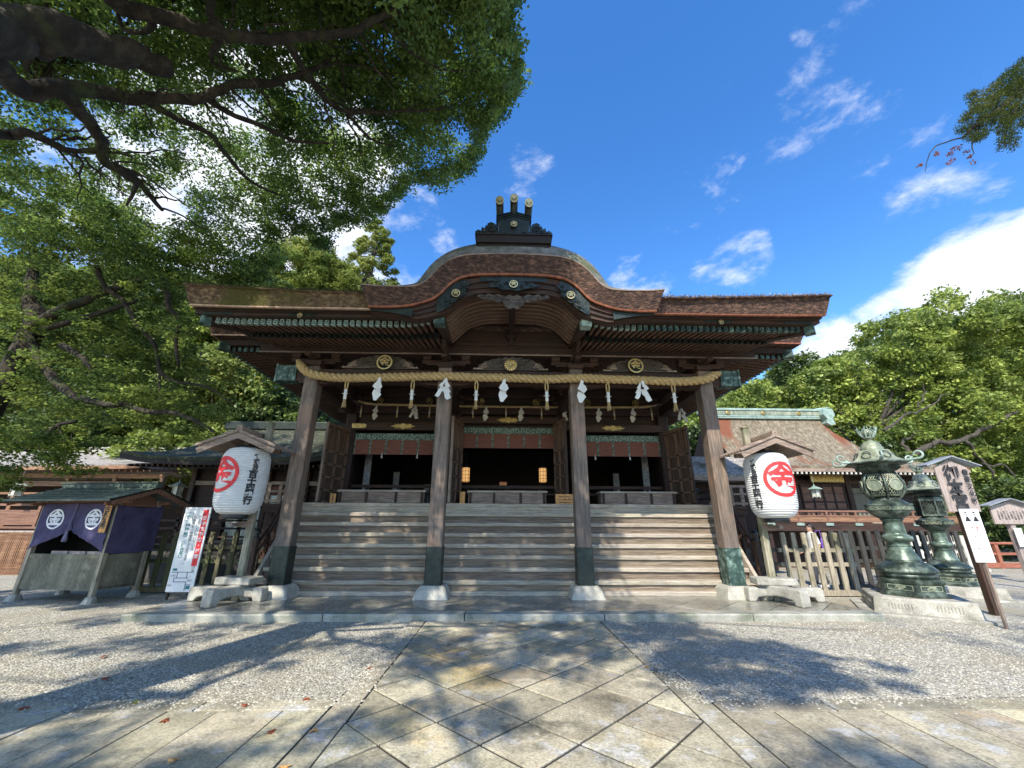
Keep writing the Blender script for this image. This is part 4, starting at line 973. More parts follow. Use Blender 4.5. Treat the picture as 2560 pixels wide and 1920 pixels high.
# ------------------------------------------------------------------ sacred ropes with paper streamers and straw tassels
def rope(name, pts, r, pitch, label, n=240):
    P_ = [Vector(p) for p in pts]
    def pos(t):
        k = t*(len(P_)-1); i = min(int(k), len(P_)-2); f = k-i
        a, b, c, d = P_[max(0, i-1)], P_[i], P_[i+1], P_[min(len(P_)-1, i+2)]
        return .5*((2*b)+(-a+c)*f+(2*a-5*b+4*c-d)*f*f+(-a+3*b-3*c+d)*f**3)
    C_ = [pos(i/n) for i in range(n+1)]; L_ = [0]
    for a, b in zip(C_, C_[1:]): L_.append(L_[-1]+(b-a).length)
    m = MB()
    for k in range(3):
        q = []; rs = []
        for i, c in enumerate(C_):
            d = (C_[min(i+1, n)]-C_[max(i-1, 0)]).normalized(); u = d.cross(Vector((0,0,1))).normalized(); v = d.cross(u)
            a = 2*pi*(L_[i]/pitch+k/3); e = min(1, .55+L_[i]/.5, .35+(L_[-1]-L_[i])/.5)
            q.append(c+(u*cos(a)+v*sin(a))*r*.54*e); rs.append(r*.50*e*(1+.03*sin(i*2.1+k)))
        m.tube(q, rs, 8)
    o = m.build(name, M['rope']); return tag(o, label, 'rope')
RP = [(HX(-5.42), 9.84, 5.56), (HX(-5.22), 9.72, 5.32), (HX(-4.9), 9.68, 5.13), (HX(-4.2), 9.70, 5.06), (HX(-3.3), 9.72, 5.09), (HX(-2.5), 9.72, 5.12), (HX(-1.68), 9.67, 5.13), (HX(-.9), 9.72, 5.125),
      (HX(0), 9.72, 5.12), (HX(.9), 9.72, 5.10), (HX(1.68), 9.67, 5.12), (HX(2.5), 9.72, 5.12), (HX(3.4), 9.72, 5.10), (HX(4.3), 9.71, 5.08), (HX(4.9), 9.68, 5.13), (HX(5.25), 9.72, 5.28), (HX(5.45), 9.84, 5.36)]
rope('sacred_rope', RP, .112, .42, 'thick twisted straw rope strung across the four front pillars', 300)
rope('sacred_rope', [(HX(-4.75), 12.55, 5.30)]+[(HX(-4.3+.86*i), 12.55, 5.17+.04*((i-5)/5)**2) for i in range(11)]+[(HX(4.75), 12.55, 5.28)], .040, .20, 'thin straw rope hung further back, above the hall lintels', 220)
def shide(k, x, y, z, s, splay=0, **_):
    """zigzag of folded paper; a second strip fans out behind the first"""
    m = MB()
    A = [[(.01,0),(.14,-.07),(.05,-.34),(-.14,-.29)], [(-.14,-.29),(.05,-.22),(.19,-.30),(.27,-.47),(.09,-.64),(-.25,-.44)], [(-.27,-.70),(-.19,-.53),(.08,-.60),(.22,-.76),(-.03,-1.02),(-.17,-1.0)]]
    if k % 3 == 1: A = [[(0,0),(.13,-.03),(.20,-.22),(.05,-.30)], [(.05,-.30),(.20,-.22),(.34,-.40),(.10,-.50)], [(-.04,-.42),(.20,-.36),(.36,-.62),(.10,-.70),(-.02,-.62)], [(.02,-.66),(.26,-.60),(.42,-.92),(.22,-1.0),(.10,-.92)]]
    for q, (mx, dy, rot) in enumerate(((1, 0, 0), (-1, .05, .32))[:2 if splay else 1]):
        for i, P_ in enumerate(A):
            ps = []
            for px_, pz_ in P_:
                px_, pz_ = (px_-.04)*.78*mx*(.8 if q else 1), pz_*(.86 if q else 1); px_ += -pz_*rot*-1*.6
                ps.append((x+px_*s, y+dy-.03*(i % 2)-.10*s*abs(pz_)*(.9 if i % 2 else -.3), z+pz_*s))
            n_ = len(ps); m.add(ps, [tuple(range(n_))]); m.add([(a, b+.004, c) for a, b, c in ps], [tuple(range(n_))[::-1]])
    return m
LSH = ['white zigzag paper streamer hanging in the left bay from the front rope', 'double paper streamer hanging over the pillar left of the centre bay', 'narrow paper streamer hanging below the chrysanthemum crest', 'paper streamer hanging over the pillar right of the centre bay', 'wide double paper streamer in the right bay of the front rope']
for k, (px, sp, sx) in enumerate(((948, 1, 1), (1113, 1, 1), (1261, 1, .7), (1455, 0, 1), (1605, 1, 1))):
    p = at(px, 952, 9.60); t = thing('paper_streamer', LSH[k], 'streamer', (p.x, 9.60, 5.06), group='white paper streamers on the front rope')
    o = shide(k, 0, 0, 0, .59, sp).build('folded_paper', M['paper'], t, local=True)
def tassel(loc, s, label, group, mats=('rope', 'paper')):
    t = thing('straw_tassel', label, 'tassel', loc, rz=random.Random(int(loc[0]*100)).uniform(-.5, .5), group=group)
    m = MB(); r = random.Random(int(loc[0]*77))
    for a in (-1, 1): m.tube([(0,0,.05*s), (a*.05*s, 0, -.10*s), (a*.045*s, 0, -.28*s), (a*.01*s, 0, -.40*s)], .028*s, 6)
    m.build('loop', M[mats[0]], t, local=True)
    m = MB(); m.lathe((0,0,-.72*s), [(.052*s, 0), (.058*s, .02*s), (.05*s, .18*s), (.058*s, .34*s), (.05*s, .36*s)], 12)
    m.tube([(-.10*s, -.04*s, -.52*s), (0, -.065*s, -.54*s), (.10*s, -.04*s, -.52*s)], .012*s, 5); m.build('paper_wrap', M[mats[1]], t, local=True)
    m = MB()
    for i in range(30):
        a = 2*pi*i/30; q = r.uniform(.4, 1); b = (.085*s*q*cos(a), .085*s*q*sin(a), -1.0*s+r.uniform(-.04, .04)*s); m.tube([(.03*s*q*cos(a), .03*s*q*sin(a), -.70*s), b], [.010*s, .006*s], 4)
    m.build('straw_brush', M[mats[0]], t, local=True); return t
for k, (px, d) in enumerate(((862, 'leftmost, beside the left corner pillar'), (1029, 'left of the pillar that bounds the centre bay'), (1190, 'inside the centre bay, left of the gilt flower'), (1367, 'inside the centre bay, right of the gilt flower'), (1521, 'right of the pillar that bounds the centre bay'), (1686, 'rightmost, beside the right corner pillar'))):
    p = at(px, 1000, 9.68); tassel((p.x, 9.66, 5.0), .70, 'straw tassel wrapped in white paper, '+d, 'straw tassels on the front rope')
LS = ['leftmost', 'second from the left', 'third from the left', 'fourth from the left', 'fifth from the left', 'sixth from the left', 'seventh from the left', 'rightmost']
for k, px in enumerate((940, 1037, 1216, 1304, 1408, 1498, 1583, 1705)):
    p = at(px, 1030, 12.48); t = thing('paper_streamer', 'small greyish paper streamer on the thin back rope, '+LS[k], 'streamer', (p.x, 12.48, 5.16), group='small streamers on the back rope')
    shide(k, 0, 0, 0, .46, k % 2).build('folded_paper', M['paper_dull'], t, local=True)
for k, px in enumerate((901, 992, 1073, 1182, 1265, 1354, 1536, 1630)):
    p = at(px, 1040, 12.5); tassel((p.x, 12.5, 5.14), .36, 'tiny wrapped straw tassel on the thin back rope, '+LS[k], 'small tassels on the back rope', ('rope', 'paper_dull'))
# ------------------------------------------------------------------ offering boxes, plaques and lit lanterns in the hall
def offering_box(x0, x1, label):
    t = thing('offering_box', label, 'offering box', ((x0+x1)/2, 12.55, 2.168), group='offering boxes at the head of the stairs')
    w = (x1-x0)/2; m = MB(); m.box(-w+.04, w-.04, -.24, .26, .04, .34); m.build('body', M['brownwood'] if 0 else M['greyX'], t, bevel=.006, local=True)
    for q in (-1, -.36, .36, 1): m = MB(); m.box(q*(w-.10)-.035, q*(w-.10)+.035, -.275, -.241, -.0, .345); m.build('batten', M['midZ'], t, local=True)
    m = MB(); m.box(-w, w, -.29, .31, .342, .385)
    for i in range(13): m.box(-w+.02, w-.02, -.25+i*.042, -.235+i*.042, .385, .40)
    m.build('lid', M['stair'], t, bevel=.005, local=True)
    m = MB(); m.box(-w+.06, w-.06, -.20, -.14, 0, .04); m.box(-w+.06, w-.06, .14, .2, 0, .04); m.build('base', M['midX'], t, local=True)
offering_box(-4.72, -2.18, 'low grey wooden offering box in the left bay of the hall')
offering_box(-.99, 1.35, 'low grey wooden offering box in the centre bay of the hall')
offering_box(2.88, 5.15, 'low grey wooden offering box in the right bay of the hall')
def plaque(name, label, x, y, z, w, h, text, size, vert, ink='black_ink', mat_='ply', lean=0, feet=True, cat='sign', line=1.0, ax='CENTER'):
    t = thing(name, label, cat, (x, y, z)); m = MB()
    m.box(-w/2, w/2, 0, .02, 0, h); m.build('board', M[mat_], t, bevel=.003, local=True)
    m = MB(); add_text(m, '\n'.join(text) if vert else text, size, lambda a, b: (a, -.003, h/2+b), size*.025, line=line); m.build('lettering', M[ink], t, local=True)
    if feet: m = MB(); m.box(-w/2+.01, -w/2+.04, .02, .12, 0, .03); m.box(w/2-.04, w/2-.01, .02, .12, 0, .03); m.build('foot', M[mat_], t, local=True)
    return t
plaque('standing_plaque', 'small orange plaque with black lettering left of the left offering box', -4.72, 12.05, 2.168, .15, .27, '\u571f\u8db3\u53b3\u7981', .062, True)
plaque('standing_plaque', 'small orange plaque with red lettering behind the centre offering box', .06, 13.10, 2.79, .22, .10, '\u5fa1\u7948\u7977', .07, False, 'red_ink')
plaque('photo_notice', 'yellowish notice in English beside the pillar right of centre', 1.80, 12.0, 2.168, .52, .29, 'Please refrain\nfrom using flash\n(photograph)', .062, False, 'black_ink', 'ply', line=1.25)
t = thing('prayer_slip_box', 'small orange wooden case at the left end of the centre offering box', 'case', (-1.12, 12.3, 2.168)); m = MB(); m.box(-.07, .07, 0, .2, 0, .34); m.build('case_body', M['ply'], t, bevel=.006, local=True); m = MB(); m.box(-.08, .08, -.01, .21, .34, .36); m.build('lid', M['ply'], t, local=True)
def em_mat():
    m, nt, b = new_mat('lit_paper'); b.inputs['Base Color'].default_value = (.8, .5, .22, 1); b.inputs['Emission Color'].default_value = (1, .50, .16, 1); b.inputs['Emission Strength'].default_value = .45; return m
M['lit'] = em_mat()
for x, s in ((-1.19, 'left'), (1.39, 'right')):
    t = thing('hanging_lamp', 'glowing amber cage lamp hanging inside the centre bay, on its '+s+' side', 'lamp', (x, 14, 2.98), group='amber lamps inside the hall')
    m = MB(); m.lathe((0,0,0), [(.11,0),(.125,.02),(.125,.44),(.11,.46)], 16); m.build('lamp_shade', M['lit'], t, local=True)
    m = MB()
    for i in range(8): a = 2*pi*i/8; m.tube([(.13*cos(a), .13*sin(a), 0), (.13*cos(a), .13*sin(a), .46)], .006, 4)
    for z in (0, .11, .22, .34, .46): m.tube([(.13*cos(a), .13*sin(a), z) for a in [2*pi*i/16 for i in range(17)]], .006, 4)
    m.lathe((0,0,.46), [(.15,0),(.12,.04),(.03,.08),(.01,.1)], 12); m.tube([(0,0,.55),(0,0,2.2)], .006, 4); m.build('cage', M['black'], t, local=True)
# ------------------------------------------------------------------ big paper lanterns beside the stairs
def lantern_r(z, H=1.40, R=.47):
    t = z/H; a = .24
    if t < a: q = (a-t)/a; return R*(.52+.48*sqrt(max(0, 1-q*q)))
    if t > 1-a*.8: q = (t-1+a*.8)/(a*.8); return R*(.56+.44*sqrt(max(0, 1-q*q)))
    return R*(1+.03*sin((t-a)/(1-1.8*a)*pi))
def paper_lantern(loc, a_crest, a_text, label, swap):
    t = thing('paper_lantern', label, 'lantern', loc, group='large white paper lanterns by the stairs')
    m = MB(); prof = []; n = 30
    for i in range(n*2+1):
        z = 1.40*i/(n*2); r = lantern_r(z); prof.append((r-(.013 if i % 2 else 0), z))
    m.lathe((0,0,0), prof, 56, False); o = m.build('lantern_body', M['lantern_paper'], t, local=True)
    m = MB(); m.lathe((0,0,-.09), [(.235,0),(.25,.01),(.25,.09),(.24,.10)], 32); m.build('lower_rim', M['black'], t, local=True)
    m = MB(); m.lathe((0,0,1.39), [(.26,0),(.26,.05),(.24,.06)], 32); m.tube([(-.2,0,1.45),(0,0,1.56),(.2,0,1.45)], .012, 5); m.build('upper_rim', M['black'], t, local=True)
    def wrap(a0, z0):
        def fn(x, y):
            z = z0+y; r = lantern_r(min(1.38, max(.02, z)))+.006; a = a0+x/.47; return (r*sin(a), -r*cos(a), z)
        return fn
    m = MB(); f = wrap(a_crest, .80); add_ring(m, .305, .375, f, 72); 
    add_text(m, GL, .56, f, .017, cell=.03); m.build('crest_print', M['red_ink'], t, local=True)
    m = MB(); add_text(m, '\n'.join('\u682a\u5f0f\u4f1a\u793e'), .118, wrap(a_text, 1.03), .006, cell=.03, line=.82)
    add_text(m, '\n'.join('\u767e\u5341\u56db\u9280\u884c'), .168, wrap(a_text-.04, .53), .010, cell=.03, line=.79); m.build('lettering', M['black_ink'], t, local=True)
M['lantern_paper'] = surf('lantern_paper', ramp2((.70, .70, .69), (.80, .80, .79)), scale=2, rough=.75, bump=.05, trans=.18)
paper_lantern((-5.64, 9.3, 1.80), -.45, .92, 'white paper lantern at the left of the stairs, its red crest half turned away', 0)
paper_lantern((6.03, 9.3, 1.78), .02, -1.13, 'white paper lantern at the right of the stairs, its red crest facing forward', 1)
def lantern_stand(x, y, px, label, side):
    t = thing('lantern_stand', label, 'lantern stand', (px, y+.35, .12), group='roofed wooden stands for the lanterns')
    bx, by, bz = px, y+.35, .12
    m = MB(); m.post(px, y+.35, .12, 3.86, .135, .012); m.box(px-.085, px+.085, y+.265, y+.435, 3.86, 3.90)
    po = m.build('post', M['fence'], t, bevel=.004)
    m = MB(); m.box(min(px, x)-.05, max(px, x)+.05, y+.28, y+.36, 1.55, 1.66); m.box(x-.05, x+.05, y-.1, y+.36, 3.24, 3.31); m.box(min(px, x)-.35, max(px, x)+.35, y+.28, y+.40, 3.15, 3.24)
    m.box(x-.04, x+.04, y-.05, y+.3, 1.56, 1.64); m.build('arm', M['greyX'], t, bevel=.004)
    # gabled board roof
    cx = (x*2+px)/3 if 0 else x; hw = .80; z0, z1 = 3.16, 3.47; y0, y1 = y-.44, y+.62
    m = MB()
    for s in (-1, 1):
        a = [(cx, z1), (cx+s*hw, z0), (cx+s*hw, z0+.035), (cx, z1+.035)]
        m.add([(p[0], y0, p[1]) for p in a]+[(p[0], y1, p[1]) for p in a], [(0,1,2,3),(7,6,5,4),(0,4,5,1),(1,5,6,2),(2,6,7,3),(3,7,4,0)])
        for i in range(9):
            yy = lerp(y0+.03, y1-.03, i/8); m.beam((cx+s*.04, yy, z1+.045), (cx+s*(hw+.01), yy, z0+.045), .022, .022)
    rf = m.build('roof', M['greyY'], t)
    m = MB()
    for yy in (y0-.012, ):
        for s in (-1, 1):
            o0 = [(cx, z1-.0), (cx+s*(hw+.03), z0-.03), (cx+s*(hw-.02), z0-.13), (cx+s*.35, z0+.06), (cx, z1-.115)]
            m.add([(p[0], yy, p[1]) for p in o0]+[(p[0], yy+.04, p[1]) for p in o0], [(0,1,2,3,4),(9,8,7,6,5)]+[(i, (i+1) % 5, (i+1) % 5+5, i+5) for i in range(5)])
            m.beam((cx, yy-.01, z1+.055), (cx+s*(hw+.05), yy-.01, z0+.04), .05, .03, up=(0,-1,0))
    m.build('barge_board', M['greyX'], rf)
    m = MB(); m.box(cx-.075, cx+.075, y0-.02, y1+.02, z1+.05, z1+.085); m.box(cx-.05, cx+.05, y0+.0, y1, z1+.085, z1+.15); m.box(cx-.06, cx+.06, y0-.03, y0+.03, z1+.04, z1+.17); m.build('ridge', M['greyY'], rf, bevel=.005)
    # clamped stone foot
    rnd = random.Random(int(x*10)); fx = px+side*.0
    def stone(mb, c, d, rz, arch=False):
        R_ = Matrix.Rotation(rz, 3, 'Z'); w, l, h = d
        if arch:
            pts = [(-l/2,0),(-l/2+.16,0),(-l/2+.20,h*.32),(-.10,h*.42),(l/2-.4,h*.42),(l/2-.2,h*.3),(l/2-.14,0),(l/2,0),(l/2-.01,h*.9),(l/2-.05,h),(-l/2+.04,h),(-l/2,h*.88)]
            k = len(pts); v = [Vector(c)+R_ @ Vector((sx*w/2, p[0], p[1])) for sx in (-1, 1) for p in pts]
            mb.add(v, [tuple(range(k))[::-1], tuple(range(k, 2*k))]+[(i, (i+1) % k, (i+1) % k+k, i+k) for i in range(k)])
        else: mb.cbox((c[0], c[1], c[2]+h/2), d if 0 else (w, l, h), R_)
    for q, (dx, dy, w, l, h, rz, ar, z) in enumerate(((-side*.10, -.30, .23, 1.0, .32, side*.30, True, .12), (side*.12, .02, .24, 1.55, .27, radians(86), True, .12), (-side*.06, .0, .42, .80, .14, radians(80), False, .44))):
        m = MB(); stone(m, (fx+dx, y+.22+dy, z), (w, l, h), rz, ar); m.build('stone_foot', M['stone'], t, bevel=.025)
lantern_stand(-5.67, 9.3, -5.47, 'roofed lantern post on clamped stones left of the stairs', -1)
lantern_stand(6.07, 9.3, 5.90, 'roofed lantern post on clamped stones right of the stairs', 1)
# ------------------------------------------------------------------ booth for old amulets
bt = thing('amulet_booth', 'small wooden booth with purple crested curtains and green roof', 'booth', (-8.72, 9.99, 0), rz=radians(-10))
BW, BD = 1.98, .92
for x, y, h_ in ((-BW, 0, 2.15), (0, 0, 2.15), (-BW, BD, 2.15), (0, BD, 2.15)):
    m = MB(); m.post(x, y, .10, h_, .095, .006); po = m.build('post', M['fence'], bt, local=True)
    m = MB(); m.post(x, y, -.01, .13, .26, .05, .17); m.build('foot_stone', M['stone'], po, local=True, bevel=.01)
for nm, (x0, x1, y0, y1) in dict(front=(-BW+.05, -.05, -.012, .012), back=(-BW+.05, -.05, BD-.012, BD+.012), l=(-BW-.012, -BW+.012, .05, BD-.05), r=(-.012, .012, .05, BD-.05)).items():
    m = MB(); m.box(x0, x1, y0, y1, .27, .86); m.box(x0, x1, y0-.012, y1+.012, .86, .96); m.box(x0, x1, y0-.01, y1+.01, .24, .30); m.build('side_panel', M['booth_wood'] if 'booth_wood' in M else M['fence'], bt, local=True)
m = MB(); m.box(-BW+.03, -.03, .03, BD-.03, .40, .42); m.build('booth_floor', M['fence_dark'], bt, local=True)
m = MB(); m.box(-BW+.02, -.02, BD-.06, BD-.03, .3, 2.05); m.box(-BW+.02, -BW+.04, .02, BD-.06, .9, 2.0); m.build('shade_sheet', M['black'], bt, local=True)  # black back and side sheets stand in for the shade inside the booth
m = MB()
for i in range(3): m.box(-1.50+i*.48, -1.06+i*.48, .06, .09, .955, 1.02)
m.build('inner_slat', M['pale_wood'], bt, local=True)
# roof
m = MB(); y0, ym, y1 = -.62, .42, 1.52; z0, zm, z1 = 2.10, 2.44, 2.06; xa, xb = -2.32, .50
m.add([(xa,y0,z0),(xb,y0,z0),(xb,ym,zm),(xa,ym,zm),(xb,y1,z1),(xa,y1,z1)], [(0,1,2,3),(3,2,4,5)])
m.add([(xa,y0,z0-.03),(xb,y0,z0-.03),(xb,ym,zm-.03),(xa,ym,zm-.03),(xb,y1,z1-.03),(xa,y1,z1-.03)], [(3,2,1,0),(5,4,2,3)])
m.add([(xa,y0,z0),(xb,y0,z0),(xb,y0,z0-.03),(xa,y0,z0-.03)], [(3,2,1,0)])
for i in range(7): f = i/7; m.beam((xa, lerp(y0, ym, f), lerp(z0, zm, f)+.008), (xb, lerp(y0, ym, f), lerp(z0, zm, f)+.008), .022, .016)
for i in range(7): f = i/7; m.beam((xa, lerp(y1, ym, f), lerp(z1, zm, f)+.008), (xb, lerp(y1, ym, f), lerp(z1, zm, f)+.008), .022, .016)
br = m.build('roof', M['roof_green'], bt, local=True)
m = MB(); m.box(xa+.05, xb-.05, ym-.06, ym+.06, zm-.01, zm+.10); m.box(xa+.02, xb-.02, ym-.09, ym+.09, zm+.10, zm+.125); m.build('ridge', M['roof_green'], br, local=True)
for xx in (xa+.06, xb-.06):
    m = MB(); m.add([(xx-.02,y0+.05,z0-.03),(xx-.02,ym,zm-.03),(xx-.02,y1-.05,z1-.03),(xx-.02,y1-.08,z1-.12),(xx-.02,ym,zm-.13),(xx-.02,y0+.08,z0-.12)]+[(xx+.02,y0+.05,z0-.03),(xx+.02,ym,zm-.03),(xx+.02,y1-.05,z1-.03),(xx+.02,y1-.08,z1-.12),(xx+.02,ym,zm-.13),(xx+.02,y0+.08,z0-.12)],
        [(0,1,4,5),(1,2,3,4),(11,10,7,6),(10,9,8,7),(5,4,10,11),(4,3,9,10),(0,6,7,1),(1,7,8,2)]); m.build('barge_board', M['brownwood'], br, local=True)
m = MB()
for yy in (0, BD): m.box(-BW-.3, .3, yy-.04, yy+.04, 2.05, 2.12)
for xx in (-BW, 0): m.box(xx-.04, xx+.04, -.3, BD+.3, 1.99, 2.05); m.add([(xx-.015,-.1,2.05),(xx-.015,BD+.1,2.05),(xx-.015,ym,zm-.05),(xx+.015,-.1,2.05),(xx+.015,BD+.1,2.05),(xx+.015,ym,zm-.05)], [(0,1,2),(5,4,3)])
m.build('roof_beam', M['brownwood'], bt, local=True)
# curtains
def curtain(u0, u1, side):
    m = MB(); nx, nz = 26, 22; vs = []
    def pos(u, v):       # u along front 0..1, v from top 0..1
        x = lerp(-BW+.02, -.01, u); c = 1-abs(2*u-1)
        zb = 1.04+.42*c**.9 if u < .5 else .99+.47*c**.85
        z = lerp(2.04, zb, v); fold = .018*sin(u*60+v*5)*v*c+.03*v*(1-v)*sin(u*9)
        tuck = .03*sin(v*14+u*10)*max(0, v-.55)*2*(1 if True else 0)
        return (x, -.075-fold-tuck, z)
    for j in range(nz+1):
        for i in range(nx+1): vs.append(pos(lerp(u0, u1, i/nx), j/nz))
    m.add(vs, [(j*(nx+1)+i, j*(nx+1)+i+1, (j+1)*(nx+1)+i+1, (j+1)*(nx+1)+i) for j in range(nz) for i in range(nx)], True)
    cu = m.build('curtain', M['purple'], bt, local=True)
    uc = .235 if side < 0 else .765; m = MB()
    def fn(x, y):
        u = uc+x/(BW-.03); c = 1-abs(2*u-1); zb = 1.04+.42*c**.9 if u < .5 else .99+.47*c**.85
        z = 1.70+y; v = (2.04-z)/(2.04-zb); p = pos(u, v); return (p[0], p[1]-.006, p[2])
    add_ring(m, .185, .222, fn, 40); add_text(m, GL, .34, fn, .012, cell=.05); m.build('crest_print', M['white_ink'], cu, local=True)
curtain(0, .497, -1); curtain(.503, 1, 1)
m = MB(); nx, nz = 16, 10; vs = []
for j in range(nz+1):
    for i in range(nx+1): u = i/nx; v = j/nz; vs.append((.065+.015*sin(u*9+v*3)*v, lerp(-.07, BD+.12, u), lerp(2.02-.05*sin(pi*u)*(1-v), 1.0-.03*sin(pi*u), v)))
m.add(vs, [(j*(nx+1)+i, j*(nx+1)+i+1, (j+1)*(nx+1)+i+1, (j+1)*(nx+1)+i) for j in range(nz) for i in range(nx)], True); m.build('side_curtain', M['purple'], bt, local=True)
m = MB(); m.tube([(-.99,-.10,2.04),(-1.0,-.11,1.75),(-1.0,-.13,1.46)], .011, 6); m.lathe((-1.0,-.13,1.22), [(.045,0),(.05,.04),(.035,.14),(.025,.17),(.03,.2),(.012,.25)], 10); m.build('curtain_tassel', M['purple_grey'] if 'purple_grey' in M else M['paper_dull'], bt, local=True)
bt.location = (-8.72, 9.99, 0)
_q = ROOT[bt.name] @ Vector((-.09, -.14, 1.42))
t = thing('hanging_plaque', 'orange wooden plaque with black lettering hung on the booth corner', 'plaque', _q, rz=radians(-10)); m = MB(); m.box(-.085, .085, 0, .018, 0, .62); m.build('board', M['ply'], t, local=True, bevel=.003)
m = MB(); add_text(m, '\n'.join('\u53e4\u672d\u7d0d\u6240'), .14, lambda a, b: (a, -.004, .31+b), .006, line=.82); m.build('lettering', M['black_ink'], t, local=True)
# ------------------------------------------------------------------ heatstroke notice
t = thing('heat_notice', 'tall white notice with red heading standing on two stakes', 'notice board', (-7.215, 10.42, 0)); W_ = .60
m = MB(); m.box(-.30, .30, 0, .03, .16, 1.985); bd = m.build('board', M['white'], t, local=True, bevel=.003)
for s in (-1, 1): m = MB(); m.box(s*.26-.02, s*.26+.02, .03, .07, -.02, 1.7); m.build('leg', M['midZ'], t, local=True)
ZN = lambda x, y: (x, -.004, y)
m = MB(); m.add([(.138, -.003, .70), (.262, -.003, .70), (.262, -.003, 1.93), (.138, -.003, 1.93)], [(0,1,2,3)])
m.v = [(x, y, z) for x, y, z in m.v]; m.build('red_heading', M['red_ink'], t, local=True)
m = MB(); add_text(m, '\n'.join('\u71b1\u4e2d\u75c7\u4e88\u9632\u30fb\u5bfe\u7b56'), .103, lambda a, b: (.20+a, -.006, 1.315+b), .002, line=1.16); m.build('lettering', M['white_ink'], t, local=True)
m = MB(); add_text(m, '\n'.join('\u306e\u70ba\u3001'), .085, lambda a, b: (.20+a, -.005, .585+b), .0, line=.95)
add_text(m, '\n'.join('\u30a8\u30a2\u30b3\u30f3\u306e\u52b9\u3044\u3066\u3044\u308b'), .082, lambda a, b: (.075+a, -.005, 1.41+b), .0, line=.95)
add_text(m, '\n'.join('\u4f11\u61a9\u6240\u3092\u4e00\u6642\u958b\u653e\u3057\u3066\u304a\u308a\u307e\u3059\u3002'), .080, lambda a, b: (-.03+a, -.005, 1.26+b), .0, line=.88); m.build('lettering', M['black_ink'], t, local=True)
m = MB(); add_text(m, '\n'.join('\u7dd1\u9edb\u6bbf'), .11, lambda a, b: (-.155+a, -.005, 1.46+b), .002, line=.9); add_text(m, '\n'.join('\u5f85\u5408\u6240'), .10, lambda a, b: (-.155+a, -.005, 1.04+b), .002, line=.92)
add_text(m, '\ufe35', .10, lambda a, b: (-.155+a, -.005, 1.235+b), .002); add_text(m, '\ufe36', .10, lambda a, b: (-.155+a, -.005, .85+b), .002)
add_text(m, '\u2190', .13, lambda a, b: (-.175+a, -.005, 1.77+b), .002)
def bar(mb, x0, z0, x1, z1, w=.012): mb.box(min(x0,x1)-w/2, max(x0,x1)+w/2, -.005, -.001, min(z0,z1)-w/2, max(z0,z1)+w/2)
for a in ((-.26,1.68,-.09,1.68),(-.26,1.86,-.09,1.86),(-.26,1.68,-.26,1.86),(-.09,1.68,-.09,1.86)): bar(m, *a, .008)
m.box(-.24, -.15, -.005, -.001, .60, .65); m.box(.13, .22, -.005, -.001, .22, .29)
m.build('teal_print', M['teal_ink'], t, local=True)
m = MB()
for a in ((-.25,.57,.17,.57),(-.12,.57,-.12,.45),(.10,.57,.10,.45),(-.17,.45,.14,.45),(-.17,.45,-.17,.37),(-.17,.37,.11,.37),(.11,.37,.11,.20),(.11,.31,.22,.31)): bar(m, *a)
m.build('route_map', M['navy_ink'], t, local=True)
m = MB()
for x, z in ((-.20,.50),(-.24,.30),(.18,.40)):
    for a in ((x-.04,z-.02,x+.04,z-.02),(x-.04,z+.02,x+.04,z+.02),(x-.04,z-.02,x-.04,z+.02),(x+.04,z-.02,x+.04,z+.02)): bar(m, *a, .003)
    m.box(x-.02, x+.02, -.004, -.001, z-.006, z+.006)
m.build('map_label', M['black_ink'], t, local=True)
# ------------------------------------------------------------------ picket fences
def picket_fence(name, label, a, b, n, h, mat_, w=.085, pt=0, rails=(.72, 1.05), base=True, hv=.0, th=.05, seed=1, cat='fence'):
    a = Vector((*a, 0)); b = Vector((*b, 0)); d = b-a; L_ = d.length; ang = atan2(d.y, d.x); r = random.Random(seed)
    t = thing(name, label, cat, a, rz=ang)
    for i in range(n):
        x = L_*(i+.5)/n; hh = h+r.uniform(-hv, hv); m = MB(); k = w/2
        if pt: sec = [(x-k, .12), (x+k, .12), (x+k, hh-.09), (x, hh), (x-k, hh-.09)]
        else: sec = [(x-k, .12), (x+k, .12), (x+k, hh-.015), (x+k-.02, hh), (x-k+.02, hh), (x-k, hh-.015)]
        m.prism(sec, (0, -.02, 0), (1,0,0), (0,0,1), th); m.build('picket', M[mat_], t, local=True)
    m = MB()
    for z in rails: m.box(-.02, L_+.02, .03+.001, .085, z-.045, z+.045)
    m.build('rail', M[mat_], t, local=True)
    if base: m = MB(); m.box(-.03, L_+.03, -.05, .11, .02, .14); m.build('base_rail', M[mat_], t, local=True, bevel=.006)
    return t
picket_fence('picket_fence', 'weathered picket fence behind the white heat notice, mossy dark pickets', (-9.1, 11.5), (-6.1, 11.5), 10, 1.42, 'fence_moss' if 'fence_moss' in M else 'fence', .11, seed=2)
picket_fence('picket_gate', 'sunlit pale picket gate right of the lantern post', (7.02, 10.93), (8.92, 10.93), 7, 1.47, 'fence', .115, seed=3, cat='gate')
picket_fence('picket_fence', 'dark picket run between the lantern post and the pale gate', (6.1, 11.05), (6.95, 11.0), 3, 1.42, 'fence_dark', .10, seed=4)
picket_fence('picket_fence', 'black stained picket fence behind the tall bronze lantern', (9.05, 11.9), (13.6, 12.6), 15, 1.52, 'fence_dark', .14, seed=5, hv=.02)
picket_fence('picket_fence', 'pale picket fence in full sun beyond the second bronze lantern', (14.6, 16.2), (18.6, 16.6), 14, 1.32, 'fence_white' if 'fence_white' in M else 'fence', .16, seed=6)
t = thing('paper_sign', 'blank white sheet fixed to the far pale picket fence', 'sign', (16.9, 16.25, .55)); m = MB(); m.box(-.16, .16, 0, .012, 0, .62); m.build('sheet', M['white'], t, local=True)
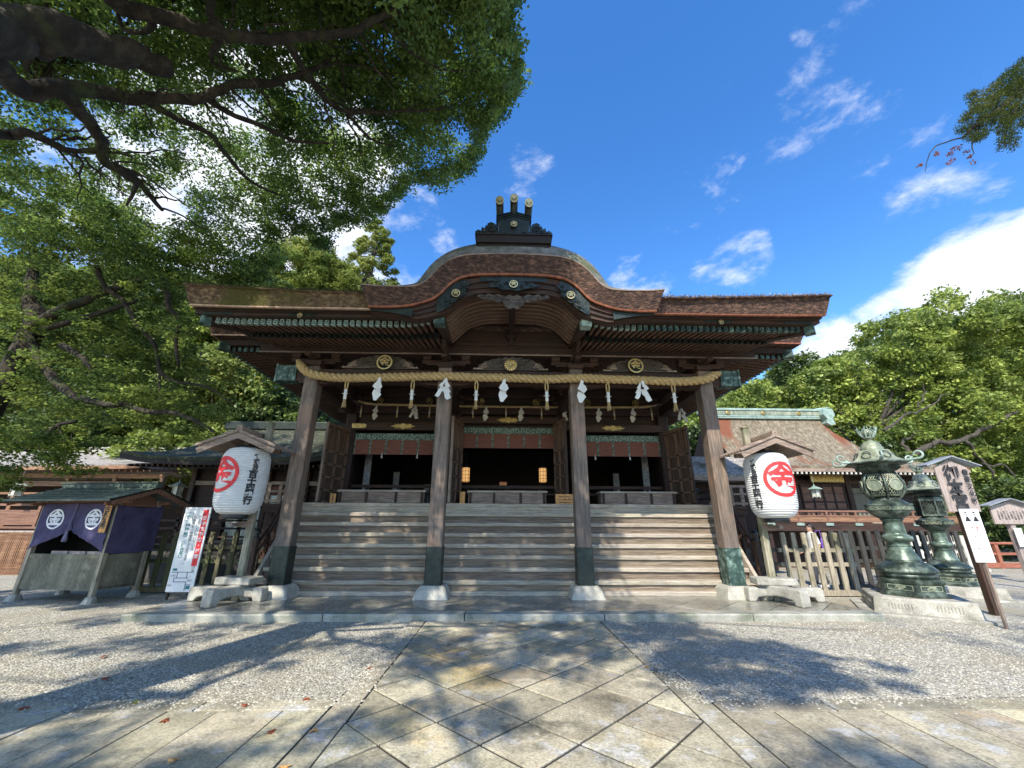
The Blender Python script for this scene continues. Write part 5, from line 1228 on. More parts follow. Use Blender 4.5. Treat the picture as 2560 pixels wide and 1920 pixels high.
# wooden stand and crates glimpsed behind the gate
# ------------------------------------------------------------------ bronze lanterns
def hexsec(r, z, n=6, ang=pi/6): return [(r*cos(ang+2*pi*i/n), r*sin(ang+2*pi*i/n), z) for i in range(n)]
def bronze_lantern(name, label, loc, rz, s, kind):
    t = thing(name, label, 'stone lantern' if 0 else 'bronze lantern', loc, rz=rz, group='bronze garden lanterns')
    A = M['bronze']; 
    def hexl(mb, prof): mb.loft([hexsec(r*s, z*s) for r, z in prof], True, False, True)
    m = MB(); q = .76*s
    def sqs(h, z): return [(-h,-h,z),(h,-h,z),(h,h,z),(-h,h,z)]
    m.loft([sqs(.98*s, -.02), sqs(.98*s, .035*s), sqs(.96*s, .045*s)], True, False, True)
    m.loft([sqs(.78*s, .045*s), sqs(.74*s, .285*s), sqs(.72*s, .305*s)], True, False, True)
    so = m.build('stone_base', M['stone'], t, local=True, bevel=.012)
    m = MB()          # carved ovals on the stone
    for f in range(4):
        R_ = Matrix.Rotation(f*pi/2, 3, 'Z')
        for cx in (-.36, .34):
            pts = [R_ @ Vector((s*(cx+.26*cos(a)), -s*(.770-.045*(.16+.085*sin(a))/.24), s*(.165+.085*sin(a)))) for a in [2*pi*i/28 for i in range(29)]]; m.tube(pts, .010*s, 5)
            for k in range(8): 
                xx = cx-.17+.048*k; m.tube([R_ @ Vector((s*xx, -.768*s, s*.12)), R_ @ Vector((s*(xx+.005), -.757*s, s*.21))], .009*s, 4)
    m.build('carved_oval', M['stone'], so, local=True)
    m = MB(); hexl(m, [(.60,.31),(.61,.345),(.565,.36),(.535,.39),(.535,.53),(.56,.55),(.575,.59),(.55,.61),(.46,.625)]); 
    if kind: pass
    bb_ = m.build('hex_base', A, t, local=True, bevel=.006)
    m = MB()
    for i in range(6):
        a = pi/6+2*pi*(i+.5)/6; u = Vector((-sin(a), cos(a), 0)); n_ = Vector((cos(a), sin(a), 0)); c = n_*(.535*s*cos(pi/6)+.006)
        for e in ((-.20,.42,.20,.42),(-.20,.51,.20,.51),(-.20,.42,-.20,.51),(.20,.42,.20,.51)): m.tube([c+u*e[0]*s+Vector((0,0,e[1]*s)), c+u*e[2]*s+Vector((0,0,e[3]*s))], .008*s, 4)
        for k in range(5):
            aa = k*1.26; pts = [c+u*s*(.028+.045*sin(b)*.8)*cos(aa)+u*s*.05*sin(b*2+aa)+Vector((0,0,s*(.465+.03*sin(b+aa)))) for b in [j*.7 for j in range(6)]]; m.tube(pts, .010*s, 5)
    m.build('relief', M['bronze_pale'], bb_, local=True)
    m = MB(); m.lathe((0,0,0), [(r*s, z*s) for r, z in ((.44,.615),(.45,.65),(.47,.66),(.47,.70),(.44,.72),(.50,.74),(.515,.76),(.49,.80),(.43,.86),(.36,.91),(.30,.935),(.285,.95),(.29,.97))], 36)
    m.build('lotus_base', A, t, local=True)
    m = MB()
    for i in range(14):
        a = 2*pi*i/14; pts = []
        for b in range(9): th = b/8*pi; rr = .505-.10*sin(th); aa = a+(b-4)/4*.16; pts.append((rr*s*cos(aa), rr*s*sin(aa), s*(.765+.10*sin(th))))
        m.tube(pts, .014*s, 5)
    m.build('petal', A, t, local=True)
    m = MB(); m.lathe((0,0,0), [(r*s, z*s) for r, z in ((.29,.97),(.27,1.02),(.22,1.12),(.195,1.22),(.19,1.29),(.20,1.31),(.245,1.33),(.265,1.375),(.26,1.42),(.22,1.45),(.18,1.47),(.185,1.50),(.175,1.60),(.168,1.70),(.175,1.74),(.20,1.755),(.20,1.77),(.17,1.78))], 32)
    for z in (1.03, 1.24): m.tube([(.255*s*(1 if z < 1.1 else .78)*cos(a), .255*s*(1 if z < 1.1 else .78)*sin(a), z*s) for a in [2*pi*i/32 for i in range(33)]], .010*s, 5)
    m.build('shaft', M['bronze_mid'] if 'bronze_mid' in M else A, t, local=True)
    m = MB(); m.lathe((0,0,0), [(r*s, z*s) for r, z in ((.17,1.77),(.22,1.79),(.30,1.85),(.35,1.91),(.36,1.94))], 32); hexl(m, [(.40,1.935),(.43,1.95),(.425,2.04),(.445,2.05),(.44,2.075),(.39,2.09)])
    m.lathe((0,0,0), [(r*s, z*s) for r, z in ((.36,2.085),(.33,2.12),(.26,2.17),(.235,2.19),(.25,2.215))], 32); pf = m.build('middle_table', A, t, local=True)
    m = MB()
    for i in range(6):
        a = pi/6+2*pi*(i+.5)/6; u = Vector((-sin(a), cos(a), 0)); n_ = Vector((cos(a), sin(a), 0)); c = n_*(.428*s*cos(pi/6)+.006)
        for e in ((-.17,1.965,.17,1.965),(-.17,2.025,.17,2.025),(-.17,1.965,-.17,2.025),(.17,1.965,.17,2.025)): m.tube([c+u*e[0]*s+Vector((0,0,e[1]*s)), c+u*e[2]*s+Vector((0,0,e[3]*s))], .006*s, 4)
        m.tube([c+u*s*x+Vector((0,0,s*(1.995+.014*sin(x*60)))) for x in [-.14+.28*j/20 for j in range(21)]], .008*s, 4)
    m.build('relief', M['bronze_pale'], pf, local=True)
    if kind == 0:      # round firebox with ribs, roundels and key-fret lattice
        fb = [(.245,2.215),(.31,2.27),(.355,2.36),(.37,2.45),(.355,2.56),(.31,2.67),(.26,2.74)]
        def R_at(z): return interp([(b_, a_) for a_, b_ in fb], z)
        m = MB(); m.lathe((0,0,0), [(r*s*.93, z*s) for r, z in fb], 32); fo = m.build('firebox', M['black'], t, local=True)
        m = MB()
        for i in range(6):
            a = pi/6+2*pi*i/6; m.tube([((R_at(z)+.012)*s*cos(a), (R_at(z)+.012)*s*sin(a), z*s) for z in [2.2+.55*j/12 for j in range(13)]], .026*s, 6)
        m.build('rib', A, fo, local=True)
        m = MB()
        for i in range(6):
            a0 = pi/6+2*pi*(i+.5)/6; pts = []
            for b in range(25): th = 2*pi*b/24; z = 2.47+.115*sin(th); aa = a0+.125*cos(th)/.365; pts.append(((R_at(z)+.012)*s*cos(aa), (R_at(z)+.012)*s*sin(aa), z*s))
            m.tube(pts, .016*s, 6)
            c_ = Vector((cos(a0)*(R_at(2.47)+.008)*s, sin(a0)*(R_at(2.47)+.008)*s, 2.47*s))
            m.add([p for p in pts[:-1]]+[c_*1.0], [(j, (j+1) % 24, 24) for j in range(24)], True)
        m.build('roundel', M['bronze_pale'], fo, local=True)
        m = MB()
        for i in range(6):      # diagonal lattice following the bulge
            a0 = pi/6+2*pi*i/6
            for k in range(-6, 12):
                for sg in (-1, 1):
                    pts = []
                    for j in range(9):
                        z = 2.24+.48*j/8; aa = a0+.08+(k*.15+sg*(j/8)*.75)
                        if a0+.05 < aa < a0+pi/3-.05: pts.append(((R_at(z)-.006)*s*cos(aa), (R_at(z)-.006)*s*sin(aa), z*s))
                    if len(pts) > 1: m.tube(pts, .009*s, 4)
        m.build('lattice', M['bronze_pale'], fo, local=True)
    else:
        m = MB(); hexl(m, [(.27,2.19),(.27,2.66)]); fo = m.build('firebox', M['black'], t, local=True)
        m = MB(); hexl(m, [(.34,2.19),(.34,2.25),(.31,2.26)]); hexl(m, [(.31,2.60),(.34,2.62),(.33,2.74)])
        for i in range(6): a = pi/6+2*pi*i/6; m.tube([(.325*s*cos(a), .325*s*sin(a), 2.2*s), (.325*s*cos(a), .325*s*sin(a), 2.7*s)], .025*s, 6)
        m.build('frame', A, fo, local=True)
        m = MB()
        for i in range(6):
            a = pi/6+2*pi*(i+.5)/6; u = Vector((-sin(a), cos(a), 0)); n_ = Vector((cos(a), sin(a), 0)); c = n_*(.325*s*cos(pi/6))
            for k in range(-5, 6):
                for sg in (-1, 1):
                    x0, x1 = k*.06, k*.06+sg*.33; f0 = max(0, 0); P0 = []; 
                    for j in range(9):
                        x = lerp(x0, x1, j/8); z = lerp(2.26, 2.60, j/8)
                        if abs(x) < .145: P0.append(c+u*x*s+Vector((0,0,z*s)))
                    if len(P0) > 1: m.tube([P0[0], P0[-1]], .008*s, 4)
        m.build('lattice', M['bronze'], fo, local=True)
    # eaves and roof
    m = MB(); hexl(m, [(.27,2.74),(.33,2.80),(.40,2.87),(.47,2.92),(.60,2.935),(.615,2.95),(.605,2.97)]); 
    ev = m.build('eave', A, t, local=True)
    m = MB()
    for i in range(6):
        a = pi/6+2*pi*(i+.5)/6; u = Vector((-sin(a), cos(a), 0)); n_ = Vector((cos(a), sin(a), 0))
        for k in range(5):
            x = (-.16+.08*k); m.tube([(n_*(.345+.02*sin(j*.9))*s+u*(x+.035*cos(j*1.1))*s+Vector((0,0,s*(2.84+.03*sin(j*1.1))))) for j in range(6)], .012*s, 5)
    m.build('relief', A, ev, local=True)
    m = MB(); hexl(m, [(.605,2.965),(.50,3.00),(.40,3.06),(.345,3.13),(.315,3.22),(.29,3.245),(.22,3.255)]); rf_ = m.build('roof', M['bronze_pale'], t, local=True)
    m = MB()
    for i in range(6):
        a0 = pi/6+2*pi*(i+.5)/6; n_ = Vector((cos(a0), sin(a0), .45)).normalized(); u = Vector((-sin(a0), cos(a0), 0)); v = n_.cross(u)
        c = Vector((cos(a0), sin(a0), 0))*(.345*s)+Vector((0,0,3.125*s)); m.tube([c+u*s*.085*cos(b)+v*s*.085*sin(b) for b in [2*pi*j/20 for j in range(21)]], .011*s, 5)
    m.build('roundel', A, rf_, local=True)
    if kind == 0:
        for i in range(6):
            a = pi/6+2*pi*i/6; m = MB(); pts = []; rs = []
            for j in range(16):
                f = j/15
                if f < .45: r = .56+.20*f/.45; z = 2.975+.02*f
                else:
                    th = (f-.45)/.55*1.5*pi; r = .76+.075*sin(th); z = 2.985+.075*(1-cos(th))
                pts.append((r*s*cos(a), r*s*sin(a), z*s)); rs.append(s*(.030-.014*f))
            m.tube(pts, rs, 7); m.tube([(.62*s*cos(a), .62*s*sin(a), 2.99*s), (.66*s*cos(a), .66*s*sin(a), 3.04*s)], [.03*s, .012*s], 6); m.build('scroll_tip', M['copper_pale'], rf_, local=True)
    m = MB(); m.lathe((0,0,0), [(r*s, z*s) for r, z in ((.21,3.25),(.215,3.31),(.19,3.33),(.18,3.38),(.13,3.44),(.06,3.475),(.045,3.50),(.06,3.515),(.10,3.53),(.115,3.55),(.05,3.565),(.055,3.575))], 28); fi = m.build('finial_base', M['bronze_pale'], t, local=True)
    m = MB(); m.lathe((0,0,0), [(r*s, z*s) for r, z in ((.05,3.57),(.09,3.60),(.105,3.65),(.09,3.70),(.04,3.735),(.005,3.76))], 20); m.build('jewel', M['bronze_pale'], fi, local=True)
    m = MB()
    for i in range(9):
        a = 2*pi*i/9; pts = []; rs = []
        for j in range(8): f = j/7; r = .09+.085*sin(f*2.2); z = 3.56+.25*f; aa = a+.25*f*(-1)**i; pts.append((r*s*cos(aa), r*s*sin(aa), z*s)); rs.append(s*.020*(1-f*.85))
        m.tube(pts, rs, 5)
        for kk in (.35, .6): r = .09+.085*sin(kk*2.2); m.tube([(r*s*cos(a), r*s*sin(a), (3.56+.25*kk)*s), ((r+.035)*s*cos(a+.2), (r+.035)*s*sin(a+.2), (3.63+.25*kk)*s)], [.013*s, .003*s], 4)
    m.build('flame', M['copper_pale'], fi, local=True)
    return t
bronze_lantern('bronze_lantern', 'tall bronze lantern with round fretted firebox and scrolled eaves on carved stone', (8.44, 9.12, 0), radians(-33), 1.0, 0)
bronze_lantern('bronze_lantern', 'second bronze lantern with hexagonal lattice firebox, behind the taller one', (11.35, 11.05, 0), radians(-20), .86, 1)
# ------------------------------------------------------------------ signboards on the right
t = thing('name_board', 'tall roofed wooden signboard with large brush lettering on a post', 'signboard', (9.64, 8.75, 0))
m = MB(); m.post(0, 0, -.02, 2.75, .135, .008); m.build('post', M['midZ'], t, local=True)
m = MB(); m.prism([(-.34, 1.92), (.34, 1.92), (.36, 2.82), (0, 3.0), (-.36, 2.82)], (0, -.085, 0), (1,0,0), (0,0,1), .03); m.build('board', M['pale_wood'], t, local=True)
m = MB()
for s in (-1, 1): m.beam((0, -.06, 3.055), (s*.60, -.06, 2.855), .24, .022); m.beam((0, -.06, 3.03), (s*.56, -.06, 2.84), .16, .022)
m.build('roof', M['roof_grey'], t, local=True)
m = MB(); add_text(m, '\n'.join('\u5fa1\u672c\u5bae'), .36, lambda a, b: (-.055+a, -.118, 2.38+b), .008, line=.80); add_text(m, '\n'.join('\u91cd\u8981\u6587\u5316\u8ca1'), .13, lambda a, b: (.245+a, -.118, 2.42+b), .004, line=1.12); m.build('lettering', M['black_ink'], t, local=True)
t = thing('white_notice', 'narrow white sheet notice with red lettering on its own stake', 'notice', (8.50, 7.58, 0))
m = MB(); m.box(-.02, .02, .02, .06, -.02, 1.9); m.build('stake', M['greyZ'], t, local=True)
m = MB(); m.box(-.175, .175, 0, .018, 1.03, 1.925); m.build('board', M['white'], t, local=True, bevel=.003)
m = MB(); add_text(m, '\n'.join('\u53c2\u62dd'), .075, lambda a, b: (.055+a, -.003, 1.61+b), .003, line=.9); m.build('red_lettering', M['red_faint'] if 'red_faint' in M else M['red_ink'], t, local=True)
m = MB(); add_text(m, '\n'.join('\u306e\u4f5c\u6cd5'), .045, lambda a, b: (.055+a, -.003, 1.46+b), 0, line=1.1); add_text(m, '\n'.join('\u4e8c\u62dd \u4e8c\u62cd\u624b \u4e00\u62dd'), .045, lambda a, b: (-.05+a, -.003, 1.45+b), 0, line=1.1); m.build('lettering', M['midZ'], t, local=True)
m = MB()          # two bowing figures in robes
for s in (-1, 1):
    cx = s*.075; z = 1.71
    m.prism([(cx-.055, z), (cx+.055, z), (cx+.01*s, z+.09), (cx-.012*s, z+.085)] if True else [], (0, -.003, 0), (1,0,0), (0,0,1), .002); m.prism([(cx-.02, z+.10), (cx+.022, z+.105), (cx+.0, z+.125), (cx-.015, z+.13)], (0, -.003, 0), (1,0,0), (0,0,1), .002)
    m.prism([(cx-.03, z+.145), (cx+.0, z+.14), (cx+.03*s, z+.16), (cx-.02*s, z+.17)][::s], (0, -.003, 0), (1,0,0), (0,0,1), .002)
m.build('printed_figure', M['black_ink'], t, local=True)
t = thing('far_notice', 'broad roofed notice board with small text at the right edge', 'notice board', (16.35, 13.4, 0))
m = MB(); m.post(-.0, .1, -.02, 2.1, .15, .01); m.build('post', M['pale_wood'], t, local=True)
m = MB(); m.prism([(-.62, 1.72), (.62, 1.72), (.62, 2.24), (0, 2.40), (-.62, 2.24)], (0, -.02, 0), (1,0,0), (0,0,1), .04); m.build('board', M['pale_wood'], t, local=True)
m = MB()
for s in (-1, 1): m.beam((0, 0, 2.50), (s*.78, 0, 2.27), .34, .03)
m.build('roof', M['roof_grey'], t, local=True)
m = MB()
for k in range(9): add_text(m, '\n'.join('\u91d1\u5200\u6bd4\u7f85\u5bae'[(k*2) % 3:][:4]), .075, lambda a, b: (.42-.105*k+a, -.025, 1.98+b), 0, line=.95)
m.build('lettering', M['black_ink'], t, local=True)
m = MB(); m.box(-.12, .12, -.05, -.03, 1.05, 1.6); m.build('leaflet', M['white'], t, local=True)
# red railing at the far right
t = thing('red_railing', 'vermilion wooden railing at the far right edge', 'railing', (20.5, 18.2, 0))
m = MB(); m.box(-.6, 14, -.06, .06, .03, .22); m.box(-.6, 14, -.035, .035, .52, .62); m.tube([(-.6, 0, .98), (14, 0, .98)], .055, 8); m.build('rail', M['orange_red'] if 'orange_red' in M else M['brownwood'], t, local=True)
for i in range(7): m = MB(); m.post(.5+i*2, 0, 0, .94, .15, .01); m.build('post', M['orange_red'] if 'orange_red' in M else M['brownwood'], t, local=True)
# small stone lantern in the planting
t = thing('stone_lantern', 'low greenish stone lantern beyond the pale far fence', 'stone lantern', (16.2, 18.0, 0))
m = MB(); m.lathe((0,0,0), [(.30,0),(.30,.15),(.16,.22),(.14,1.1),(.25,1.18),(.25,1.28),(.17,1.3),(.17,1.62),(.48,1.68),(.42,1.74),(.16,1.9),(.05,1.93),(.10,1.98),(.03,2.1)], 6, False); m.build('lantern_body', M['stone'], t, local=True)
# ------------------------------------------------------------------ foliage
def leaf_mat(name, a, b, c, trans=.35, rough=.45, scale=.6):
    m = surf(name, [(.3, a), (.5, b), (.72, c)], scale=scale, rough=rough, bump=0, island=.42, trans=trans, detail=3, spec=.4); return m
M['camphor'] = leaf_mat('camphor_leaf', (.085, .135, .030), (.165, .245, .052), (.29, .38, .09), .62, .36)
M['maple'] = leaf_mat('maple_leaf', (.095, .135, .03), (.19, .25, .055), (.35, .42, .10), .6, .45)
M['leaf_mid'] = leaf_mat('broad_leaf', (.085, .125, .03), (.18, .245, .06), (.32, .38, .10), .45, .5, .25)
M['leaf_sun'] = leaf_mat('sunny_leaf', (.14, .19, .04), (.29, .36, .075), (.46, .52, .13), .45, .5, .2)
M['leaf_dark'] = leaf_mat('dark_leaf', (.030, .055, .018), (.070, .110, .032), (.14, .18, .055), .2, .45, .25)
M['conifer'] = leaf_mat('conifer_needle', (.13, .17, .04), (.27, .32, .08), (.42, .44, .15), .45, .6, .25)
M['cedar_leaf'] = leaf_mat('cedar_needle', (.03, .06, .018), (.07, .10, .02), (.16, .17, .03), .3, .6, .8)
M['camphor2'] = leaf_mat('camphor_leaf_deep', (.060, .11, .032), (.12, .195, .052), (.22, .31, .08), .58, .34)
M['maple2'] = leaf_mat('maple_leaf_deep', (.055, .095, .026), (.11, .17, .045), (.22, .29, .07), .55, .45)
RNG = np.random.default_rng(17)
def mix_idx(k, n, frac, seed=1): return np.repeat((np.random.default_rng(seed).random(k) < frac).astype(int), n)
def leaves(cen, rad, n, L, up=.55, flat=.62, asp=.5, droop=0, rng=RNG):
    """quads: cen (k,3), rad (k,), n leaves per clump"""
    cen = np.asarray(cen, float); k = len(cen); rad = np.broadcast_to(np.asarray(rad, float), (k,))
    idx = np.repeat(np.arange(k), n); N_ = len(idx)
    d = rng.normal(size=(N_, 3)); d /= np.linalg.norm(d, axis=1)[:, None]; rr = rng.random(N_)**(1/2.2)
    P = cen[idx]+d*(rr*rad[idx])[:, None]*np.array([1, 1, flat])
    nrm = rng.normal(size=(N_, 3)); nrm[:, 2] = np.abs(nrm[:, 2])+up*2.2; nrm += d*.5; nrm /= np.linalg.norm(nrm, axis=1)[:, None]
    t = rng.normal(size=(N_, 3)); t[:, 2] -= droop; t -= nrm*(t*nrm).sum(1)[:, None]; t /= np.linalg.norm(t, axis=1)[:, None]
    b = np.cross(nrm, t); l = L*rng.uniform(.65, 1.25, N_)[:, None]; w = l*asp
    V = np.stack([P-t*l*.5, P+b*w*.5-t*l*.05, P+t*l*.5, P-b*w*.5-t*l*.05], axis=1)
    return V.reshape(-1, 3)
def in_poly(x, y, poly):
    c = np.zeros(len(x), bool); j = len(poly)-1
    for i in range(len(poly)):
        xi, yi = poly[i]; xj, yj = poly[j]
        m_ = ((yi > y) != (yj > y)) & (x < (xj-xi)*(y-yi)/(yj-yi+1e-9)+xi); c ^= m_; j = i
    return c
def rays(px, py):
    px = np.asarray(px, float); py = np.asarray(py, float)
    return np.array(_f)[None]+np.array(_r)[None]*((px-1280)/1025.6)[:, None]-np.array(_u)[None]*((py-960)/1025.6)[:, None]
C0 = np.array([0, 0, 1.6])
K = 1.1573
def wob(pts, amp, seed, sub=4):      # subdivide a polyline with slight wander
    r = random.Random(seed); P_ = [Vector(p) for p in pts]; out = []
    for i in range(len(P_)-1):
        a, b, c, d = P_[max(0, i-1)], P_[i], P_[i+1], P_[min(len(P_)-1, i+2)]
        for j in range(sub):
            f = j/sub; q = .5*((2*b)+(-a+c)*f+(2*a-5*b+4*c-d)*f*f+(-a+3*b-3*c+d)*f**3)
            out.append(q+Vector((r.uniform(-amp, amp), r.uniform(-amp, amp), r.uniform(-amp, amp)))*(0 if i == 0 and j == 0 else 1))
    return out+[P_[-1]]
def limb(m, pts, r0, r1, seed=1, amp=None, n=10, pw=.8):
    q = wob(pts, (amp if amp is not None else r0*.16), seed); k = len(q); rr = random.Random(seed+5)
    m.tube(q, [(r1+(r0-r1)*(1-i/(k-1))**pw)*(1+rr.uniform(-.08, .08)) for i in range(k)], n); return q
# --- the great camphor tree: trunk stands left of and behind the viewer
tree = thing('camphor_tree', 'huge camphor tree reaching over the scene from the upper left, mossy dark limbs', 'tree', (-5.7, .6, 0))
def px2(pts, Y):     # polyline traced in the 2212 px overview, at depths Y (scalar or list)
    return [at(p[0]*K, p[1]*K, Y[i] if isinstance(Y, (list, tuple)) else Y) for i, p in enumerate(pts)]
def pz(pts, Z):
    out = []
    for i, p in enumerate(pts):
        d = _f + _r*((p[0]*K-1280)/1025.6) - _u*((p[1]*K-960)/1025.6); z = Z[i] if isinstance(Z, (list, tuple)) else Z; out.append(Vector((0, 0, 1.6))+d*((z-1.6)/d.z))
    return out
c5 = lambda pts: [(x*.5967/K, y*.5967/K) for x, y in pts]
m = MB()
tr = limb(m, [(-5.75, .5, -.1), (-5.6, .9, 2.0), (-5.35, 1.6, 4.3), (-5.3, 2.5, 6.0)], .46, .38, 3)
fork = Vector((-5.3, 2.5, 6.0))
limb(m, [(-5.75, .5, -.2), (-6.3, .2, -.1)], .45, .1, 4); limb(m, [(-5.75, .5, .0), (-5.1, .1, -.12)], .4, .1, 5); limb(m, [(-5.75, .5, .0), (-5.5, 1.3, -.1)], .4, .1, 6)
# limbs that the photograph shows, traced and set at their depth
LA = pz(c5([(0,130),(200,140),(400,190),(560,235),(720,285)]), [6.9,7.3,7.7,8.0,8.2])
limb(m, [fork, LA[0]]+LA[1:], .28, .10, 7, n=12, pw=.5)
LB0 = pz(c5([(480,0),(640,60),(800,110),(950,150),(1200,160),(1450,140),(1620,60),(1700,20)]), [8.2,8.3,8.4,8.5,8.8,9.0,9.3,9.5])
limb(m, [tr[-4], Vector((-4.3, 2.6, 7.9)), LB0[0]]+LB0[1:], .13, .03, 8)
LC = pz(c5([(0,290),(110,385),(250,370),(450,392),(600,415),(850,402),(1000,350),(1150,345),(1300,290),(1430,235)]), [6.9,7.1,7.4,7.9,8.1,8.4,8.7,8.9,9.2,9.5])
limb(m, [fork, LC[0]]+LC[1:], .14, .025, 9)
limb(m, [LC[5]]+pz(c5([(950,470),(1100,530),(1230,590),(1380,600)]), [8.5,8.6,8.8,9.0]), .055, .02, 10)
LE = pz(c5([(130,385),(250,380),(350,480),(420,590),(440,680),(550,730),(680,880)]), [7.1,7.3,7.4,7.4,7.4,7.6,7.7])
limb(m, [LC[1]]+LE[1:], .12, .035, 11)
limb(m, [LC[4]]+pz(c5([(750,500),(880,560),(950,650),(1050,760),(1180,820)]), [8.2,8.3,8.4,8.5,8.6]), .06, .02, 12)
LG = pz(c5([(1200,165),(1280,300),(1370,420),(1450,465),(1600,470),(1850,460)]), [8.8,8.9,9.0,9.1,9.3,9.4]); limb(m, LG, .065, .018, 13)
limb(m, [LG[3]]+pz(c5([(1550,580),(1650,610)]), [9.1,9.1]), .035, .012, 14)
limb(m, pz(c5([(1600,90),(1700,200),(1850,290),(2000,295)]), [9.3,9.4,9.5,9.6]), .035, .01, 15)
LI = pz(c5([(0,565),(100,552),(200,590),(300,632),(420,625)]), [6.9,7.0,7.1,7.2,7.3]); limb(m, [fork+Vector((-.6,.3,-.8)), LI[0]]+LI[1:], .08, .03, 16)
limb(m, [LE[4]]+pz(c5([(560,760),(560,800),(530,860)]), [7.5,7.6,7.6]), .06, .02, 17)
limb(m, [LB0[3]]+pz(c5([(880,60),(890,0)]), [8.6,8.8]), .06, .05, 18); limb(m, [LB0[3]]+pz(c5([(900,200),(890,260),(1000,300)]), [8.6,8.7,8.8]), .05, .02, 19)
limb(m, [LB0[1]]+pz(c5([(620,130),(520,120),(490,20)]), [8.4,8.5,8.7]), .05, .02, 20)
rr = random.Random(8)
for L_, a, b in ((LB0, 2, 7), (LC, 3, 9), (LG, 1, 5), (LE, 2, 6), (LI, 1, 4)):      # twigs
    for i in range(a, b):
        for q in range(3):
            p = Vector(L_[i]).lerp(Vector(L_[min(i+1, len(L_)-1)]), rr.random()); d = Vector((rr.uniform(-.3, 1), rr.uniform(-.2, 1), rr.uniform(-.5, .7))).normalized()*rr.uniform(.5, 1.3)
            limb(m, [p, p+d*.5+Vector((0,0,.08)), p+d], .022, .006, rr.randint(0, 999), amp=.04, n=5)
# limbs over and behind the viewer
back = []
for k, (e, r0) in enumerate((((-2.5, -2.5, 9.3), .10), ((.8, -3.6, 9.6), .08), ((-6.5, -4.0, 9.0), .12), ((-1.0, .5, 10.6), .10), ((-9.5, 1.0, 9.0), .12), ((2.2, -2.2, 9.8), .06), ((-3.5, -6.5, 9.4), .10), ((-8.5, 5.5, 9.0), .12))):
    E_ = Vector(e); mid = fork.lerp(E_, .5)+Vector((0, 0, .5)); q = limb(m, [fork-Vector((0,.2,.6)), mid, E_], r0*.6, .02, 30+k, amp=.12); back.append(q)
m.build('trunk', M['tree_bark'], tree)
# crown seen from the viewer: clumps fill the traced outline at the canopy's height
OUT = [(-120,-120),(1120,-120),(1100,0),(1085,50),(1118,110),(1122,175),(1085,235),(1047,275),(1040,320),(1008,365),(950,392),(900,385),(850,430),(800,475),(735,482),(700,545),(680,500),(650,495),(625,520),(560,600),(545,640),(400,620),(200,560),(-120,520)]
GAPS = [(335,52,34,16,.9),(555,325,38,52,1.05),(370,445,46,62,.95),(500,250,40,40,.8),(625,505,30,26,1.1),(260,35,30,30,.8),(300,205,34,28,.7),(70,330,30,26,.6),(480,90,42,18,.9),(640,455,30,24,.9),(430,340,30,30,.7),(160,395,26,24,.6),(225,120,22,16,.5),(540,130,40,16,.7)]
def canopy(nc):
    px = RNG.uniform(-120, 1125, nc*4); py = RNG.uniform(-120, 650, nc*4); ok = in_poly(px, py, OUT)
    px, py = px[ok], py[ok]; p = np.ones(len(px))
    for gx, gy, rx, ry, w in GAPS: p -= w*np.exp(-(((px-gx)/rx)**2+((py-gy)/ry)**2))
    p *= .60+.5*np.clip((px-300)/600, -.3, 1); p += .38*((px > 560) & (py > 300))*(np.abs(px-555)+np.abs(py-325) > 70)+.30*((px > 200) & (px < 640) & (py > 500))
    ok = RNG.random(len(px)) < p; px, py = px[ok][:nc], py[ok][:nc]
    d = rays(px*K, py*K); z = 10.4+.0004*(px-500)+RNG.normal(size=len(px))*.5-np.clip((py-330)/300, 0, 1.2)*1.9-np.clip((250-px)/250, 0, 1)*.8
    t = (z-1.6)/d[:, 2]; Y = t*d[:, 1]; Yc = np.clip(Y, 3.2, 10.5); t *= Yc/Y
    return C0+d*t[:, None], Yc
cc, Yc = canopy(1060)
V = [leaves(cc, RNG.uniform(.26, .52, len(cc)), 190, .088, up=.35, flat=.6, asp=.5, droop=.5)]
# edge sprays, small clumps close to the outline
ex = np.array(OUT[2:18], float); seg = RNG.integers(0, len(ex)-1, 260); f = RNG.random(260)[:, None]; e = ex[seg]*(1-f)+ex[seg+1]*f+RNG.normal(size=(260, 2))*7-np.array([6, 5])
d = rays(e[:, 0]*K, e[:, 1]*K); z = 10.3+RNG.normal(size=260)*.3-np.clip((e[:, 1]-330)/300, 0, 1)*1.6; t = (z-1.6)/d[:, 2]
V.append(leaves(C0+d*t[:, None], RNG.uniform(.12, .24, 260), 60, .075, up=.35, flat=.8, droop=.6))
big_mesh('crown', np.concatenate(V), 4, [M['camphor'], M['camphor2']], tree, mi=np.concatenate([mix_idx(len(cc), 190, .42, 1), mix_idx(260, 60, .4, 2)]))
# crown overhead and behind the viewer: it shades the ground and the stairs
def shade(X, Y):      # how much of the ground the crown shades there
    D = np.zeros(len(X))
    def blob(x0, y0, rx, ry, w): return w*np.clip((1.12-np.sqrt(((X-x0)/rx)**2+((Y-y0)/ry)**2))/.4, 0, 1)
    for a in ((-2.4, 11.8, 4.4, 2.2, .8), (.2, 11.6, 2.5, 2.4, 1.0), (-.1, 6.7, 1.8, 1.5, .55), (3.1, 5.9, 1.5, 1.25, .80), (1.9, 7.6, 1.6, .8, .75), (-4.2, 6.6, 2.2, 1.0, .45), (-8.2, 6.0, 2.4, 1.2, .5), (-4.5, 8.6, 3.0, .8, .6),
              (-3.4, 3.2, 2.2, 1.0, .75), (-7.5, 3.2, 3.4, 1.4, .8), (-.7, 4.0, 1.0, .7, .5), (2.6, 3.3, .9, .5, .35), (-3.8, 14.5, 4, 1.6, .6), (.9, 14.6, 2.5, 2.0, 1.0), (.6, 8.9, 2.6, .9, .8), (-9.2, 10.9, 3.0, 1.5, .85)): D = np.maximum(D, blob(*a))
    return D
